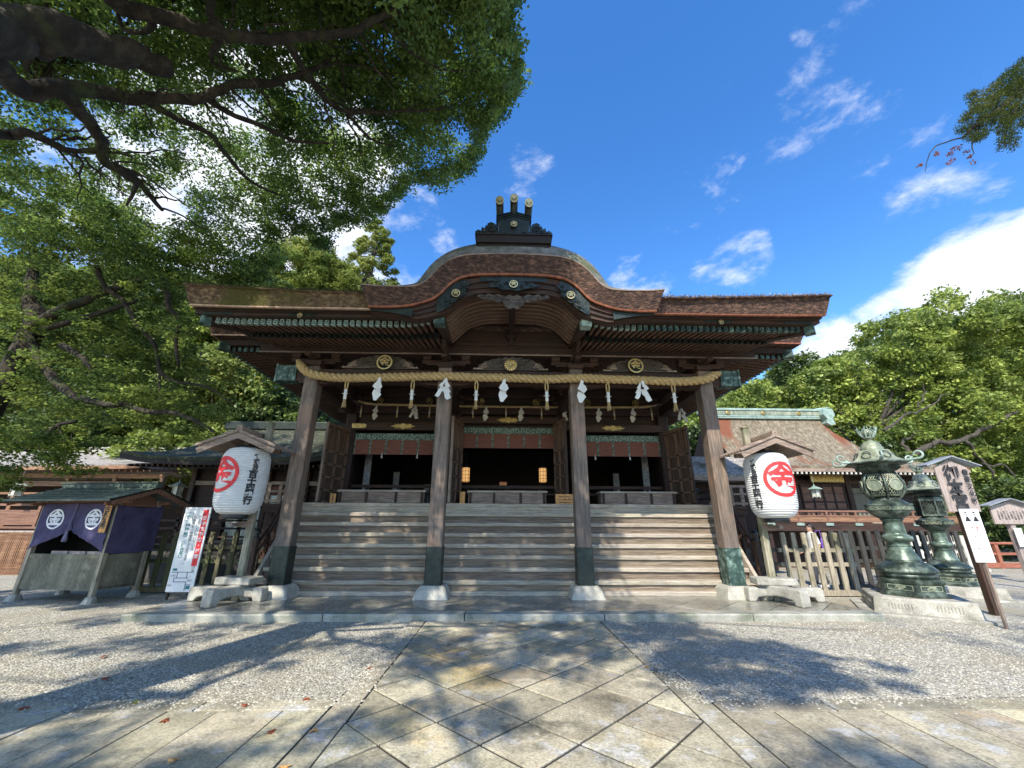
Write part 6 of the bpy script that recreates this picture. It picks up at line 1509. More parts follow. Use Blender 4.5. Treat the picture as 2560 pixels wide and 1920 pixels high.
def overhead(n):
    G = np.stack([RNG.uniform(-15, 5.6, n), RNG.uniform(-3, 16.5, n)], 1); ok = RNG.random(n) < shade(G[:, 0], G[:, 1]); G = G[ok]
    z = RNG.uniform(8.4, 11.2, len(G)); P = np.stack([G[:, 0]-.3797*z, G[:, 1]-z, z], 1)
    e = P[:, 1] > 3.3      # keep out of the part of the sky that the photograph leaves open
    v = P-C0; w = v @ np.array(_f); u_ = (v @ np.array(_r))/np.maximum(w, .01); v_ = (v @ np.array(_u))/np.maximum(w, .01)
    seen = (w > 0) & (np.abs(u_) < 1.30) & (v_ < 1.0) & (v_ > -1)
    X2 = (u_*1025.6+1280)/K; Y2 = (960-v_*1025.6)/K; over = (w > 0) & in_poly(X2, Y2, OUT) & (X2 < 1050) & (RNG.random(len(P)) < .25) & (P[:, 2] > 9.6)
    return P[(~seen) | over | ((w > 0) & (v_ > .955) & (np.abs(u_) < 1.3) & (X2 < 1100))]
oc = overhead(7000)
ad = np.stack([RNG.uniform(-5.4, -.3, 260), RNG.uniform(2.6, 4.7, 260), RNG.uniform(9.7, 11.2, 260)], 1)      # shades the left half of the gable
v = ad-C0; w = v @ np.array(_f); X2 = (v @ np.array(_r)/w*1025.6+1280)/K; Y2 = (960-v @ np.array(_u)/w*1025.6)/K; ad = ad[(Y2 < -12) | in_poly(X2, Y2, OUT)]; oc = np.concatenate([oc, ad])
big_mesh('crown', leaves(oc, RNG.uniform(.22, .46, len(oc)), 72, .125, up=.5, flat=.6), 4, M['camphor'], tree)
m = MB()
for k in range(120):      # twigs carrying those clumps
    p = Vector(oc[RNG.integers(len(oc))]); q = min((b for L_ in back for b in L_[8:]), key=lambda b: (b-p).length)
    limb(m, [q, q.lerp(p, .5)+Vector((0,0,.15)), p], .035, .01, k, amp=.05, n=5)
m.build('branch', M['tree_bark'], tree)
# --- maple behind the booth, lower storey on the left
maple = thing('maple_tree', 'spreading green maple behind the booth, thin dark branches', 'tree', (-13.2, 10.2, 0))
c6 = lambda pts: [((x*.3436)/K, (640+y*.3436)/K) for x, y in pts]
m = MB()
T0 = px2(c6([(230,560),(225,400),(235,250),(215,60)]), [9.9,10,10,10]); limb(m, [(-13.2, 10.2, -.1), (-12.8, 10.1, 2.2)]+T0, .30, .10, 51)
M1 = px2(c6([(200,540),(400,420),(600,330),(800,250),(1000,180),(1150,150)]), [9.8,9.6,9.4,9.2,9.1,9.1]); limb(m, M1, .13, .04, 52)
limb(m, px2(c6([(240,560),(380,520),(650,440),(900,360),(1000,320)]), [9.8,9.7,9.5,9.3,9.2]), .09, .03, 53)
M2 = px2(c6([(640,-60),(700,70),(760,220),(900,330),(1000,500),(1110,620),(1150,760),(1160,900),(1165,1050)]), [8.6,8.8,9,9.1,9.2,9.3,9.3,9.3,9.3])
limb(m, M2[1:], .06, .02, 54)
limb(m, [M2[6]]+px2(c6([(1170,850),(1290,920),(1500,950),(1700,1080)]), [9.3,9.3,9.2,9.2]), .05, .015, 55)
limb(m, px2(c6([(1180,180),(1220,280),(1230,380),(1310,460),(1280,600),(1300,800)]), [9.2]*6), .075, .03, 56)
limb(m, px2(c6([(330,820),(420,930),(560,1030),(800,1080),(930,1080),(1050,1130),(1250,1140),(1450,1210),(1560,1280)]), [9.6,9.5,9.4,9.2,9.1,9,8.9,8.8,8.8]), .095, .025, 57)
limb(m, px2(c6([(200,560),(260,700),(330,820)]), [9.8,9.7,9.6]), .10, .07, 58)
limb(m, px2(c6([(200,1420),(330,1310),(430,1230),(560,1200)]), [9.6,9.5,9.4,9.3]), .06, .03, 59); limb(m, px2(c6([(430,1240),(470,1400),(450,1500)]), [9.4,9.4,9.4]), .025, .01, 60)
limb(m, px2(c6([(450,650),(600,740),(660,830)]), [9.5,9.4,9.4]), .08, .03, 61)
m.build('trunk', M['tree_bark'], maple)
OUT2 = [(-60,330),(200,400),(420,520),(560,560),(590,600),(500,625),(395,630),(400,700),(425,760),(450,830),(500,880),(470,915),(440,960),(395,950),(330,985),(300,960),(200,965),(215,1010),(150,1030),(90,1000),(60,1050),(-60,1090)]
n_ = 900; px = RNG.uniform(-60, 610, n_*3); py = RNG.uniform(330, 1090, n_*3); ok = in_poly(px, py, OUT2); px, py = px[ok], py[ok]
p = 1-np.exp(-(((px-480)/60)**2+((py-800)/90)**2))*.75-np.exp(-(((px-300)/80)**2+((py-900)/50)**2))*.45-np.exp(-(((px-520)/50)**2+((py-880)/60)**2))*.6-.25*(py > 880)
p *= .55+.45*np.sin(px*.035+2*np.sin(py*.02))*np.sin(py*.05)+.25; ok = RNG.random(len(px)) < p; px, py = px[ok][:n_], py[ok][:n_]
d = rays(px*K, py*K); Y = np.where(RNG.random(len(px)) < .10, RNG.uniform(8.3, 9.2, len(px)), RNG.uniform(9.5, 12.0, len(px))); Y = np.where(py > 930, RNG.uniform(8.8, 9.9, len(px)), Y); cm = C0+d*(Y/d[:, 1])[:, None]; cm = cm[(cm[:, 2] > 2.0)]
big_mesh('crown', leaves(cm, RNG.uniform(.22, .48, len(cm)), 95, .085, up=.5, flat=.32, asp=.75), 4, [M['maple'], M['maple2']], maple, mi=mix_idx(len(cm), 95, .45, 3))
# --- trees further off
def far_tree(name, label, cat, base, h, lobes, leafL, nper, mat_, bark='tree_bark2', group=None, clump=.9, dens=1.0, up=.5, flat=.6, r0=.5, limbs=True, asp=.6, seed=1):
    """lobes: (dx, dy, z, rx, ry, rz) from the base"""
    rng = np.random.default_rng(seed); t = thing(name, label, cat, base, group=group); B_ = Vector(base); m = MB()
    top = max(l[2] for l in lobes); limb(m, [B_-Vector((0,0,.5)), B_+Vector((.1, 0, top*.40)), B_+Vector((-.1, .1, top*.75))], r0*.7, r0*.15, seed)
    cs = []; rs = []
    for i, (dx, dy, z, rx, ry, rz) in enumerate(lobes):
        if limbs: limb(m, [B_+Vector((0, 0, min(z*.55, top*.5))), B_+Vector((dx*.5, dy*.5, z*.72)), B_+Vector((dx*.9, dy*.9, z-rz*.4))], r0*.28, r0*.05, seed+i)
        a = 4*pi*(rx*ry*rz)**(2/3); k = max(4, int(a/(clump*clump)*.78*dens)); d = rng.normal(size=(k, 3)); d /= np.linalg.norm(d, axis=1)[:, None]
        q = rng.uniform(.62, 1.05, k)[:, None]; c = np.array([B_.x+dx, B_.y+dy, B_.z+z])+d*q*np.array([rx, ry, rz]); cs.append(c); rs.append(rng.uniform(.55, 1.15, k)*clump*.8)
    m.build('trunk', M[bark], t)
    cs = np.concatenate(cs); rs = np.concatenate(rs); big_mesh('crown', leaves(cs, rs, nper, leafL, up=up, flat=flat, asp=asp, rng=rng), 4, [M[mat_], M['leaf_mid' if mat_ != 'leaf_mid' else 'leaf_dark']], t, mi=mix_idx(len(cs), nper, .28, seed)); return t
def lobes_random(n, w, d, z0, z1, r, seed):
    g = np.random.default_rng(seed); out = []
    for i in range(n):
        z = g.uniform(z0, z1); k = sin(pi*min(1, max(0, (z-z0)/(z1-z0)*.75+.2))); out.append((g.uniform(-w, w)*k, g.uniform(-d, d)*k, z, r*g.uniform(.7, 1.2), r*g.uniform(.7, 1.2), r*g.uniform(.5, .8)))
    return out
def conifer(name, label, base, h, w, seed, mat_='conifer', droop=.3, nlay=16, group=None, L=.26, nper=60, taper=1.0, z00=.22):
    rng = np.random.default_rng(seed); t = thing(name, label, 'tree', base, group=group); B_ = Vector(base); m = MB(); limb(m, [B_-Vector((0,0,.5)), B_+Vector((0,0,h*.5)), B_+Vector((.1,0,h*.98))], .35, .05, seed, amp=.05)
    cs = []; rs = []
    for i in range(nlay):
        f = i/(nlay-1); z = h*(z00+(1-z00)*f); r = w*(1-f)**.5*taper*rng.uniform(.7, 1.15)+.25; k = max(3, int(2+r*3.0))
        for j in range(k):
            a = rng.uniform(0, 6.28); q = r*rng.uniform(.45, 1); zz = z-droop*q+rng.uniform(-.3, .3); e = (B_.x+q*cos(a), B_.y+q*sin(a), B_.z+zz); cs.append(e); rs.append(rng.uniform(.45, .85)*(.5+.5*(1-f))*1.15)
            if j % 2 == 0: limb(m, [B_+Vector((0,0,z+.2)), Vector(e)], .06, .02, j, amp=.03, n=5)
    m.build('trunk', M['tree_bark2'], t); big_mesh('crown', leaves(np.array(cs), np.array(rs), nper, L, up=.35, flat=.55, asp=.35, droop=.4, rng=rng), 4, M[mat_], t); return t
# hill that closes the view
hb = MB(); nx, ny = 60, 24; vs = []
def hill_z(x, y):
    l = 15*exp(-((x+34)/30)**2)+11*exp(-((x-62)/34)**2)+7*exp(-((x)/60)**2)
    return l*(1/(1+exp(-(y-44)/6)))-.15+.8*sin(x*.21)*sin(y*.17)*(1/(1+exp(-(y-36)/4)))
for j in range(ny+1):
    for i in range(nx+1): x = -110+230*i/nx; y = 24+70*j/ny; vs.append((x, y, hill_z(x, y)))
hb.add(vs, [(j*(nx+1)+i, j*(nx+1)+i+1, (j+1)*(nx+1)+i+1, (j+1)*(nx+1)+i) for j in range(ny) for i in range(nx)], True)
M['undergrowth'] = surf('undergrowth', [(.3, (.012, .022, .008)), (.6, (.03, .05, .015)), (.75, (.07, .09, .03))], scale=1.2, rough=.95, bump=1, bscale=4, bdist=.3)
tag(hb.build('hillside', M['undergrowth']), kind='structure')
def at0(px, py, Y): v = at(px*K, py*K, Y); return v
# closed woodland on the slope, one mass
def woodland(name, mat_, sky, Ya, Yb, n, L, seed):
    g = np.random.default_rng(seed); xs = np.array([p[0] for p in sky], float); ys = np.array([p[1] for p in sky], float)
    px = g.uniform(xs[0], xs[-1], n); top = np.interp(px, xs, ys); py = top+(1040-top)*g.random(n)**1.1+g.normal(size=n)*3
    d = rays(px*K, py*K); Y = g.uniform(Ya, Yb, n); P = C0+d*(Y/d[:, 1])[:, None]; P = P[P[:, 2] > .3]
    o = big_mesh(name, leaves(P, g.uniform(.8, 1.5, len(P)), 60, L, up=.15, flat=.6, asp=.6, rng=g), 4, M[mat_]); return tag(o, kind='stuff')
woodland('woodland', 'leaf_mid', [(1440,900),(1600,850),(1700,800),(1760,790),(1850,760),(1950,700),(2080,690),(2200,680),(2400,650)], 38, 44, 2600, .42, 201)
woodland('woodland', 'leaf_mid', [(-150,560),(100,560),(300,600),(420,600),(520,590),(640,590),(760,610)], 36, 44, 2200, .42, 202)
g_ = 'wooded slope behind the shrine, left'
v = at0(815, 490, 30); conifer('conifer_tree', 'tall thin-topped yellowish conifer rising above the left eave', (v.x, 30, 3), v.z-2.6, 4.0, 71, 'conifer', group=g_, nlay=30, nper=150, L=.30, taper=1.0, z00=.35)
v = at0(665, 520, 29); far_tree('conifer_tree', 'bright green feathery tree left of the tall conifer', 'tree', (v.x, 29, 3), v.z, [(0,0,v.z-6,3.6,3,2.4),(-2.4,.5,v.z-9,3,3,2.6),(2.6,0,v.z-8.6,2.8,2.6,2.4),(.4,-.5,v.z-4.3,1.8,1.8,1.6),(4.2,0,v.z-11,2.4,2.4,2.2),(-3.6,.5,v.z-7.2,2.4,2.4,2.2),(1.6,0,v.z-6.4,2.6,2.2,2.2)], .30, 150, 'conifer', group=g_, asp=.35, seed=72, up=.6)
for k, (px_, py_, Y_, w_, mt, lb) in enumerate(((560,640,26,4.2,'leaf_mid','mid green broadleaf tree just left of the hall eave'), (470,690,24,3.6,'leaf_sun','sunlit yellowish tree seen under the left eave corner'), (520,800,22,3.4,'conifer','feathery light tree below the left eave corner'), (600,860,23,3.4,'leaf_dark','dark tree low behind the left pillar'),
        (330,620,27,4.6,'leaf_mid','green tree high behind the maple branches'), (120,600,27,4.8,'leaf_mid','broad tree at the far left behind the maple'), (-40,700,24,4.2,'leaf_dark','dark tree at the left frame edge'), (250,780,24,3.8,'leaf_dark','dark tree above the grey gallery roof'), (400,840,22,3.0,'leaf_sun','pale sunlit shrubby tree over the mossy roof'), (80,860,25,3.6,'leaf_mid','low green tree above the left end of the gallery roof'), (730,600,34,4.5,'leaf_mid','green tree behind the feathery tree'))):
    v = at0(px_, py_, Y_); zb = max(-.1, hill_z(v.x, Y_)-.3); H_ = v.z-zb
    far_tree('broadleaf_tree', lb, 'tree', (v.x, Y_, zb), H_, lobes_random(8, w_*.75, 1.6, H_*.35, H_, w_*.6, 80+k), .25, 95, mt, group=g_, clump=.85, up=.15, seed=90+k, dens=.95)
# right side: big sunlit camphor and its neighbours
g_ = 'trees beyond the shrine, right'
def lob(pts, Y, base):      # lobes placed from overview pixels (x, y, radius px)
    out = []
    for x, y, r in pts:
        c = at0(x, y, Y); e = at0(x+r, y, Y); rr_ = abs(e.x-c.x)*.92; out.append((c.x-base[0], 0+random.Random(x).uniform(-1.6, 1.6), c.z-base[2]-.7, rr_*1.3, rr_*1.3, rr_*1.0))
    return out
bs = (25.5, 27, 0)
far_tree('camphor_tree', 'broad sunlit camphor tree with pale crooked limbs right of the hall', 'tree', bs, 17, lob([(1990,700,62),(1900,735,60),(2085,705,55),(2160,760,60),(1830,790,52),(1950,800,60),(2050,790,62),(2140,840,55),(1760,800,44),(1780,870,46),(1860,850,48),(1990,880,58),(2090,900,60),(2190,900,50),(1900,930,46),(2150,980,55),(2030,980,55),(2240,820,60),(2120,690,36)], 27, bs), .25, 95, 'leaf_sun', bark='tree_bark2', group=g_, clump=1.0, seed=120, r0=.5, dens=1.25, up=.15, flat=.55)
bs = (34, 31, 0); far_tree('camphor_tree', 'camphor tree at the right frame edge, behind the sunlit one', 'tree', bs, 17, lob([(2190,690,50),(2260,700,70),(2150,650,28),(2200,760,60),(2280,850,80)], 31, bs), .30, 85, 'leaf_mid', group=g_, clump=1.1, up=.15, seed=121, r0=.6)
bs = (19.5, 34, 0); far_tree('broadleaf_tree', 'dense dark green tree behind the right eave corner', 'tree', bs, 13, lob([(1690,800,42),(1740,810,36),(1640,840,40),(1700,870,40),(1760,860,36)], 34, bs), .32, 85, 'leaf_dark', group=g_, clump=1.1, up=.15, seed=122)
bs = (14.5, 30, 0); far_tree('broadleaf_tree', 'yellow-green tree behind the green copper ridge', 'tree', bs, 10, lob([(1600,860,40),(1665,845,32),(1570,880,36),(1520,890,36),(1500,930,40),(1700,880,26)], 30, bs), .28, 85, 'leaf_sun', group=g_, clump=1.0, up=.15, seed=123)
for k, (pts, Y_, mt, lb) in enumerate((([(1840,1000,46),(1900,1010,44),(1870,960,36),(1950,1040,40)], 25, 'leaf_dark', 'shady tree behind the right slope of the brown thatched roof'), ([(2050,1060,48),(2120,1040,50),(2200,1050,50),(2000,1090,40),(2100,1110,40)], 24, 'leaf_mid', 'green tree mass behind the roofed signboard'),
        ([(2180,1110,50),(2240,1060,60),(2120,1150,36),(2060,1150,36),(2240,1150,50)], 21.5, 'leaf_dark', 'dark evergreen hedge tree behind the vermilion railing'), ([(1475,930,28),(1490,960,26),(1460,900,20)], 24, 'leaf_dark', 'dark leafy tree seen left of the right corner pillar'))):
    c = at0(pts[0][0], pts[0][1], Y_); bs = (c.x+.5, Y_, 0); far_tree('broadleaf_tree', lb, 'tree', bs, 6, lob(pts, Y_, bs), .22, 85, mt, group=g_, clump=.8, up=.15, seed=130+k, r0=.3)
# visible limbs of the big camphor, pale against its leaves
m = MB()
for pts, r in (([(1880,1075),(1870,1030),(1900,1000),(1960,985),(2010,960),(2080,950),(2130,925),(2200,890)], .42), ([(1960,985),(1955,950),(1985,930)], .22), ([(2080,950),(2120,990),(2160,1040)], .22), ([(1910,930),(1950,900),(2000,880),(2050,850)], .16), ([(1985,880),(1995,850),(1990,830)], .1), ([(2212,1040),(2170,1010),(2120,1000)], .16)):
    limb(m, px2(pts, [24.0]*len(pts)), r*.55, r*.2, int(r*100), amp=.12)
cam_tree = [o for o in bpy.data.objects if o.get('label', '').startswith('broad sunlit camphor')][0]; m.build('limb', M['tree_bark2'], cam_tree)
# cedar whose branch tip enters at the upper right
ct = thing('cedar_tree', 'cedar whose drooping branch tip enters at the upper right of the view', 'tree', (12.5, -.5, 0))
m = MB(); limb(m, [(12.5, -.5, -.2), (12.4, -.5, 4), (12.2, -.3, 9), (12.1, -.3, 13)], .45, .12, 141)
B1 = [at(2700, 160, 5.2), at(2560, 230, 5.4), at(2460, 300, 5.5), at(2405, 345, 5.6)]; limb(m, [Vector((12.3, -.4, 6.6))]+B1, .10, .02, 142, amp=.03)
limb(m, [B1[-1], at(2350, 360, 5.6), at(2325, 385, 5.6), at(2312, 430, 5.6)], .014, .004, 143, amp=.01, n=5); limb(m, [B1[2], at(2430, 350, 5.5), at(2435, 385, 5.5)], .016, .006, 144, amp=.01, n=5)
limb(m, [B1[1], at(2520, 320, 5.4), at(2510, 365, 5.4)], .02, .006, 145, amp=.01, n=5)
m.build('trunk', M['tree_bark'], ct)
cl = []; r2 = random.Random(5)
for poly, k in (([(2600,120),(2600,330),(2510,300),(2480,310),(2455,350),(2425,345),(2395,330),(2410,290),(2450,240),(2500,190),(2550,150)], 420), ([(2490,310),(2540,300),(2545,370),(2500,370)], 40), ([(2425,230),(2455,225),(2440,262),(2412,258)], 12)):
    x0 = min(p[0] for p in poly); x1 = max(p[0] for p in poly); y0 = min(p[1] for p in poly); y1 = max(p[1] for p in poly)
    while k > 0:
        x, y = r2.uniform(x0, x1), r2.uniform(y0, y1)
        if in_poly(np.array([x]), np.array([y]), poly)[0]: cl.append(tuple(at(x, y, r2.uniform(5.2, 5.9)))); k -= 1
big_mesh('crown', leaves(np.array(cl), .10, 42, .060, up=.3, flat=.7, asp=.22, droop=1.2), 4, M['cedar_leaf'], ct)
cl = [tuple(at(x, y, 5.55)) for x, y in ((2375,385),(2385,372),(2400,368),(2415,380),(2425,392),(2380,400),(2372,408),(2434,405),(2342,385),(2300,412))]
M['red_leaf'] = leaf_mat('red_leaf', (.18, .05, .02), (.27, .09, .04), (.36, .16, .07), .3)
big_mesh('dry_leaves', leaves(np.array(cl), .055, 26, .045, up=.3, flat=.8, asp=.5, droop=.5), 4, M['red_leaf'], ct)
# the rest of that cedar's crown, outside the frame, shades the ground by the signs
n_ = 420; G = np.stack([RNG.uniform(5.2, 16, n_), RNG.uniform(4.6, 11.5, n_)], 1); s_ = np.clip(1.2-np.abs((G[:, 1]-7.0-.18*(G[:, 0]-8))/1.4), 0, 1)*np.clip((G[:, 0]-5.6)/3, 0, 1)*(.55+.45*np.sin(G[:, 1]*4.2+G[:, 0]*.6)); s_ = np.maximum(s_, .6*(G[:, 0] > 12)*(G[:, 1] > 7.5)); G = G[RNG.random(n_) < s_]
z = RNG.uniform(8, 12, len(G)); oc2 = np.stack([G[:, 0]-.3797*z, G[:, 1]-z, z], 1)
ex_ = np.array([[12.2+r2.uniform(-2.4, 2.4)*(1-i/90*.7), -.4+r2.uniform(-2.4, 2.4)*(1-i/90*.7), 6+i/90*8] for i in range(90)]); v = ex_-C0; w = v @ np.array(_f); seen = (w > 0) & (np.abs((v @ np.array(_r))/np.maximum(w, .01)) < 1.3); ex_ = ex_[~seen]
v = oc2-C0; w = v @ np.array(_f); seen = (w > 0) & (np.abs((v @ np.array(_r))/np.maximum(w, .01)) < 1.3) & ((v @ np.array(_u))/np.maximum(w, .01) < 1.0); oc2 = oc2[~seen]
big_mesh('crown', leaves(np.concatenate([oc2, ex_]), .45, 80, .12, up=.3, flat=.6, asp=.3), 4, M['cedar_leaf'], ct)
m = MB()
for k in range(0, len(oc2), 7):
    p = Vector(oc2[k]); limb(m, [Vector((12.3, -.4, p.z-1.5)), Vector((12.3, -.4, p.z)).lerp(p, .5)+Vector((0,0,.3)), p], .06, .015, k, amp=.08, n=5)
m.build('branch', M['tree_bark'], ct)
# ------------------------------------------------------------------ buildings behind
def curved_roof(name, parent, x0, x1, ye, yr, ze, zr, mat_, ends=(0, 0), thick=.22, yb=None, sag=.22, n=14, up=.12, hip=(0, 0), edge='greyX'):
    """concave thatched slope from the eave (ye, ze) to the ridge (yr, zr), and a plainer slope behind. hip: how far each end runs out past the ridge end at the eave"""
    m = MB(); secs = []; yb = yb or 2*yr-ye
    def row(f, side):
        y = lerp(ye if side == 0 else yb, yr, f); z = lerp(ze, zr, f)-sag*4*f*(1-f)*(zr-ze)*.28
        xa = x0-hip[0]*(1-f)**1.5; xb = x1+hip[1]*(1-f)**1.5; pts = []
        for i in range(25):
            u = i/24; e = abs(2*u-1)**4*up*(1-f); pts.append((lerp(xa, xb, u), y, z+e))
        return pts
    a = [row(f/n, 0) for f in range(n+1)]; b = [row(f/n, 1) for f in range(n, -1, -1)]
    low = [[(x, y+.02, z-thick) for x, y, z in a[0]]]; low2 = [[(x, y-.02, z-thick) for x, y, z in b[-1]]]
    m.loft(low+a+b[1:]+low2+[low[0]], False, False); 
    o = m.build(name, M[mat_], parent)
    for s, xs in ((0, [q[0] for q in a]), (1, [q[-1] for q in a])):
        m = MB(); ra = [q[0] if s == 0 else q[-1] for q in a]; rb = [q[0] if s == 0 else q[-1] for q in b]; m.add(ra+rb[1:]+[(rb[-1][0], rb[-1][1]-.02, rb[-1][2]-thick), (ra[0][0], ra[0][1]+.02, ra[0][2]-thick)], [tuple(range(len(ra)+len(rb)+1))]); m.build('gable', M[mat_], o)
    m = MB(); m.loft([[(x, y-.012, z-thick-.05), (x, y-.012, z-thick+.09), (x, y+.06, z-thick+.09), (x, y+.06, z-thick-.05)] for x, y, z in a[0]], True, False, True); m.build('eave_strip', M[edge], o)
    return o
def hanging_lantern(loc, label, mat_='copper_pale', s=1.0, chain=.5):
    t = thing('hanging_lantern', label, 'hanging lantern', loc, group='small metal lanterns hanging from the eaves')
    m = MB(); m.lathe((0,0,0), [(.30*s,0),(.31*s,.015*s),(.20*s,.07*s),(.08*s,.13*s),(.03*s,.15*s),(.035*s,.19*s),(.01*s,.22*s)], 6, False); m.build('cap', M[mat_], t, local=True)
    m = MB(); m.lathe((0,0,-.26*s), [(.13*s,0),(.15*s,.26*s)], 6, False); m.lathe((0,0,-.30*s), [(.17*s,0),(.17*s,.03*s)], 6, False); m.build('lantern_body', M['paper_dull'] if mat_ != 'black' else M['black'], t, local=True)
    m = MB()
    for i in range(6): a = i*pi/3; m.tube([(.15*s*cos(a), .15*s*sin(a), -.36*s), (.165*s*cos(a), .165*s*sin(a), 0)], .014*s, 4)
    m.tube([(0,0,.2*s), (0,0,.2*s+chain)], .008, 4); m.build('frame', M[mat_], t, local=True)
# brown thatched hall on the right
b2 = thing('thatched_hall', 'hall with brown curved bark roof and green copper ridge on the right', 'hall', (13.0, 18.5, 0))
r_ = curved_roof('roof', b2, 10.2, 16.0, 16.9, 19.8, 4.02, 6.80, 'thatch', yb=24, hip=(.2, 3.6), thick=.20, sag=.95, up=.0, edge='greyX')
m = MB(); m.box(10.1, 16.15, 19.62, 19.98, 6.72, 7.12); m.box(10.0, 16.3, 19.56, 20.04, 7.12, 7.24); m.box(10.0, 16.3, 19.60, 20.0, 6.80, 6.86); rd = m.build('ridge', M['copper_pale'], r_, bevel=.02)
m = MB(); m.box(10.15, 16.1, 19.60, 19.62, 6.90, 7.10); m.build('ridge_panel', M['bronze_pale'], rd)
for x in (11.3, 13.1, 14.9): m = MB(); m.lathe((x, 19.60, 7.0), [(.11,0),(.11,.02),(.08,.03),(.001,.03)], 14, True, 0, Matrix.Rotation(radians(90), 3, 'X')); m.build('crest', M['gold_dark'], rd)
for x, s in ((10.05, -1), (16.2, 1)):
    m = MB(); m.prism([(-.22,0),(.22,0),(.30,-.28),(.14,-.52),(.22,-.75),(0,-.85),(-.2,-.72),(-.12,-.5),(-.30,-.28)][::-1], (x, 19.3, 7.18), (1,0,0), (0,0,1), .4); m.tube([(x-s*.3, 19.7, 7.22), (x+s*.15, 19.7, 7.28), (x+s*.4, 19.7, 7.36)], [.09,.07,.03], 8); m.build('ridge_end', M['copper_pale'], rd, bevel=.03)
m = MB()        # dark gable under the left verge
m.add([(10.02,17.3,4.0),(10.02,19.7,6.6),(10.02,22,4.2)], [(0,1,2)]); m.build('gable_board', M['black_wood'], r_)
m = MB(); m.box(9.0, 19.4, 18.6, 23.5, 1.75, 4.2); w2 = m.build('wall', M['darkX'], b2)
m = MB()
for x in (11.2, 13.1, 15.5, 17.6, 19.2): m.post(x, 18.52, 0, 4.1, .26, .03)
m.build('pillar', M['brownwood'], b2) if 0 else None
for x in (9.4, 11.3, 13.1, 15.5, 17.6, 19.2): m = MB(); m.post(x, 18.50, 0, 4.1, .24, .03); m.build('pillar', M['midZ'], b2)
m = MB(); m.box(9.0, 19.6, 18.42, 18.58, 3.42, 3.60); m.box(9.0, 19.6, 18.44, 18.56, 3.0, 3.02); m.build('lintel', M['midX'], b2)
m = MB(); m.box(13.3, 15.35, 18.47, 18.55, 1.85, 3.40); dr = m.build('door', M['brownwood'], b2)
m = MB()
for i in range(5): x = 13.3+.4875*i; m.box(x, x+.07, 18.44, 18.469, 1.85, 3.40)
for z in (1.9, 2.3, 2.62, 3.3): m.box(13.3, 15.35, 18.443, 18.466, z, z+.07)
m.build('door_frame', M['darkZ'], dr)
for a, b in ((11.45, 12.95), (15.65, 17.45)): m = MB(); m.box(a, b, 18.47, 18.54, 1.85, 3.25); m.build('wall_board', M['booth_wood'], b2)
for x in (14.3,): m = MB(); m.box(x-.75, x+.75, 18.0, 18.08, 3.45, 3.86); pp = m.build('carved_plaque', M['gold_dark'], b2, bevel=.04)
m = MB(); 
for i in range(56): x = 9.0+i*.19; m.beam((x, 16.95, 3.72), (x, 18.6, 4.05), .06, .09)
tag(m.build('rafter', M['darkY'], b2), kind='stuff')
m = MB()
for i in range(56): x = 9.0+i*.19; m.box(x-.035, x+.035, 16.90, 16.95, 3.68, 3.78)
tag(m.build('rafter_end', M['paper_dull'], b2), kind='stuff')
m = MB(); m.add([(8.6,16.95,3.80),(19.6,16.95,3.80),(19.6,18.7,4.15),(8.6,18.7,4.15)], [(0,1,2,3)]); m.build('soffit_board', M['darkX'], b2)
m = MB(); m.box(8.9, 19.6, 17.15, 18.6, 1.62, 1.76); m.box(8.9, 19.6, 17.1, 17.2, 1.45, 1.62); vr = m.build('veranda', M['midX'], b2)
m = MB()
for i in range(8): m.post(9.4+i*1.4, 17.3, -.02, 1.5, .18, .02)
m.box(8.9, 19.6, 18.4, 18.5, 0, 1.5); m.build('veranda_post', M['darkZ'], vr)
m = MB()
for z, h_ in ((2.22, .07), (2.03, .05), (1.82, .06)): m.box(9.5, 19.6, 17.14, 17.21, z-h_/2, z+h_/2)
for i in range(9): m.box(9.6+i*1.2, 9.68+i*1.2, 17.145, 17.205, 1.76, 2.2)
rl = m.build('railing', M['brownwood'], vr)
m = MB()
for i in range(9): m.box(9.5+i*1.2, 9.8+i*1.2, 17.10, 17.139, 1.66, 1.76)
m.build('copper_fitting', M['copper_pale'], rl)
m = MB(); m.box(9.5, 19.6, 17.16, 17.19, 1.84, 2.01); m.build('rail_panel', M['orange_wood'], rl)
v = at(2037, 1224, 16.95); hanging_lantern((v.x, 16.95, v.z), 'pale green hanging lantern before the brown thatched hall', s=.95, chain=.35)
v = at(2338, 1222, 16.9); hanging_lantern((v.x, 16.9, v.z), 'pale hanging lantern at the right end of the brown thatched hall', s=.9, chain=.4)
v = at(1522, 1245, 12.3); hanging_lantern((HX(5.55), 12.5, 2.62), 'black hanging lantern by the right corner of the shrine hall', 'black', s=.7, chain=1.8)
# small gate roof between the hall and the thatched hall
b3 = thing('side_gallery', 'low grey thatched gallery roof between shrine hall and brown hall', 'gallery', (8.2, 17, 0))
curved_roof('roof', b3, 6.6, 9.9, 15.2, 16.6, 3.45, 4.3, 'thatch_grey', thick=.2)
for x in (6.9, 8.3, 9.7): m = MB(); m.post(x, 16.0, 0, 3.4, .18, .02); m.build('pillar', M['midZ'], b3)
m = MB(); m.box(6.7, 9.8, 16.4, 16.5, 0, 3.4); m.build('wall', M['darkX'], b3)
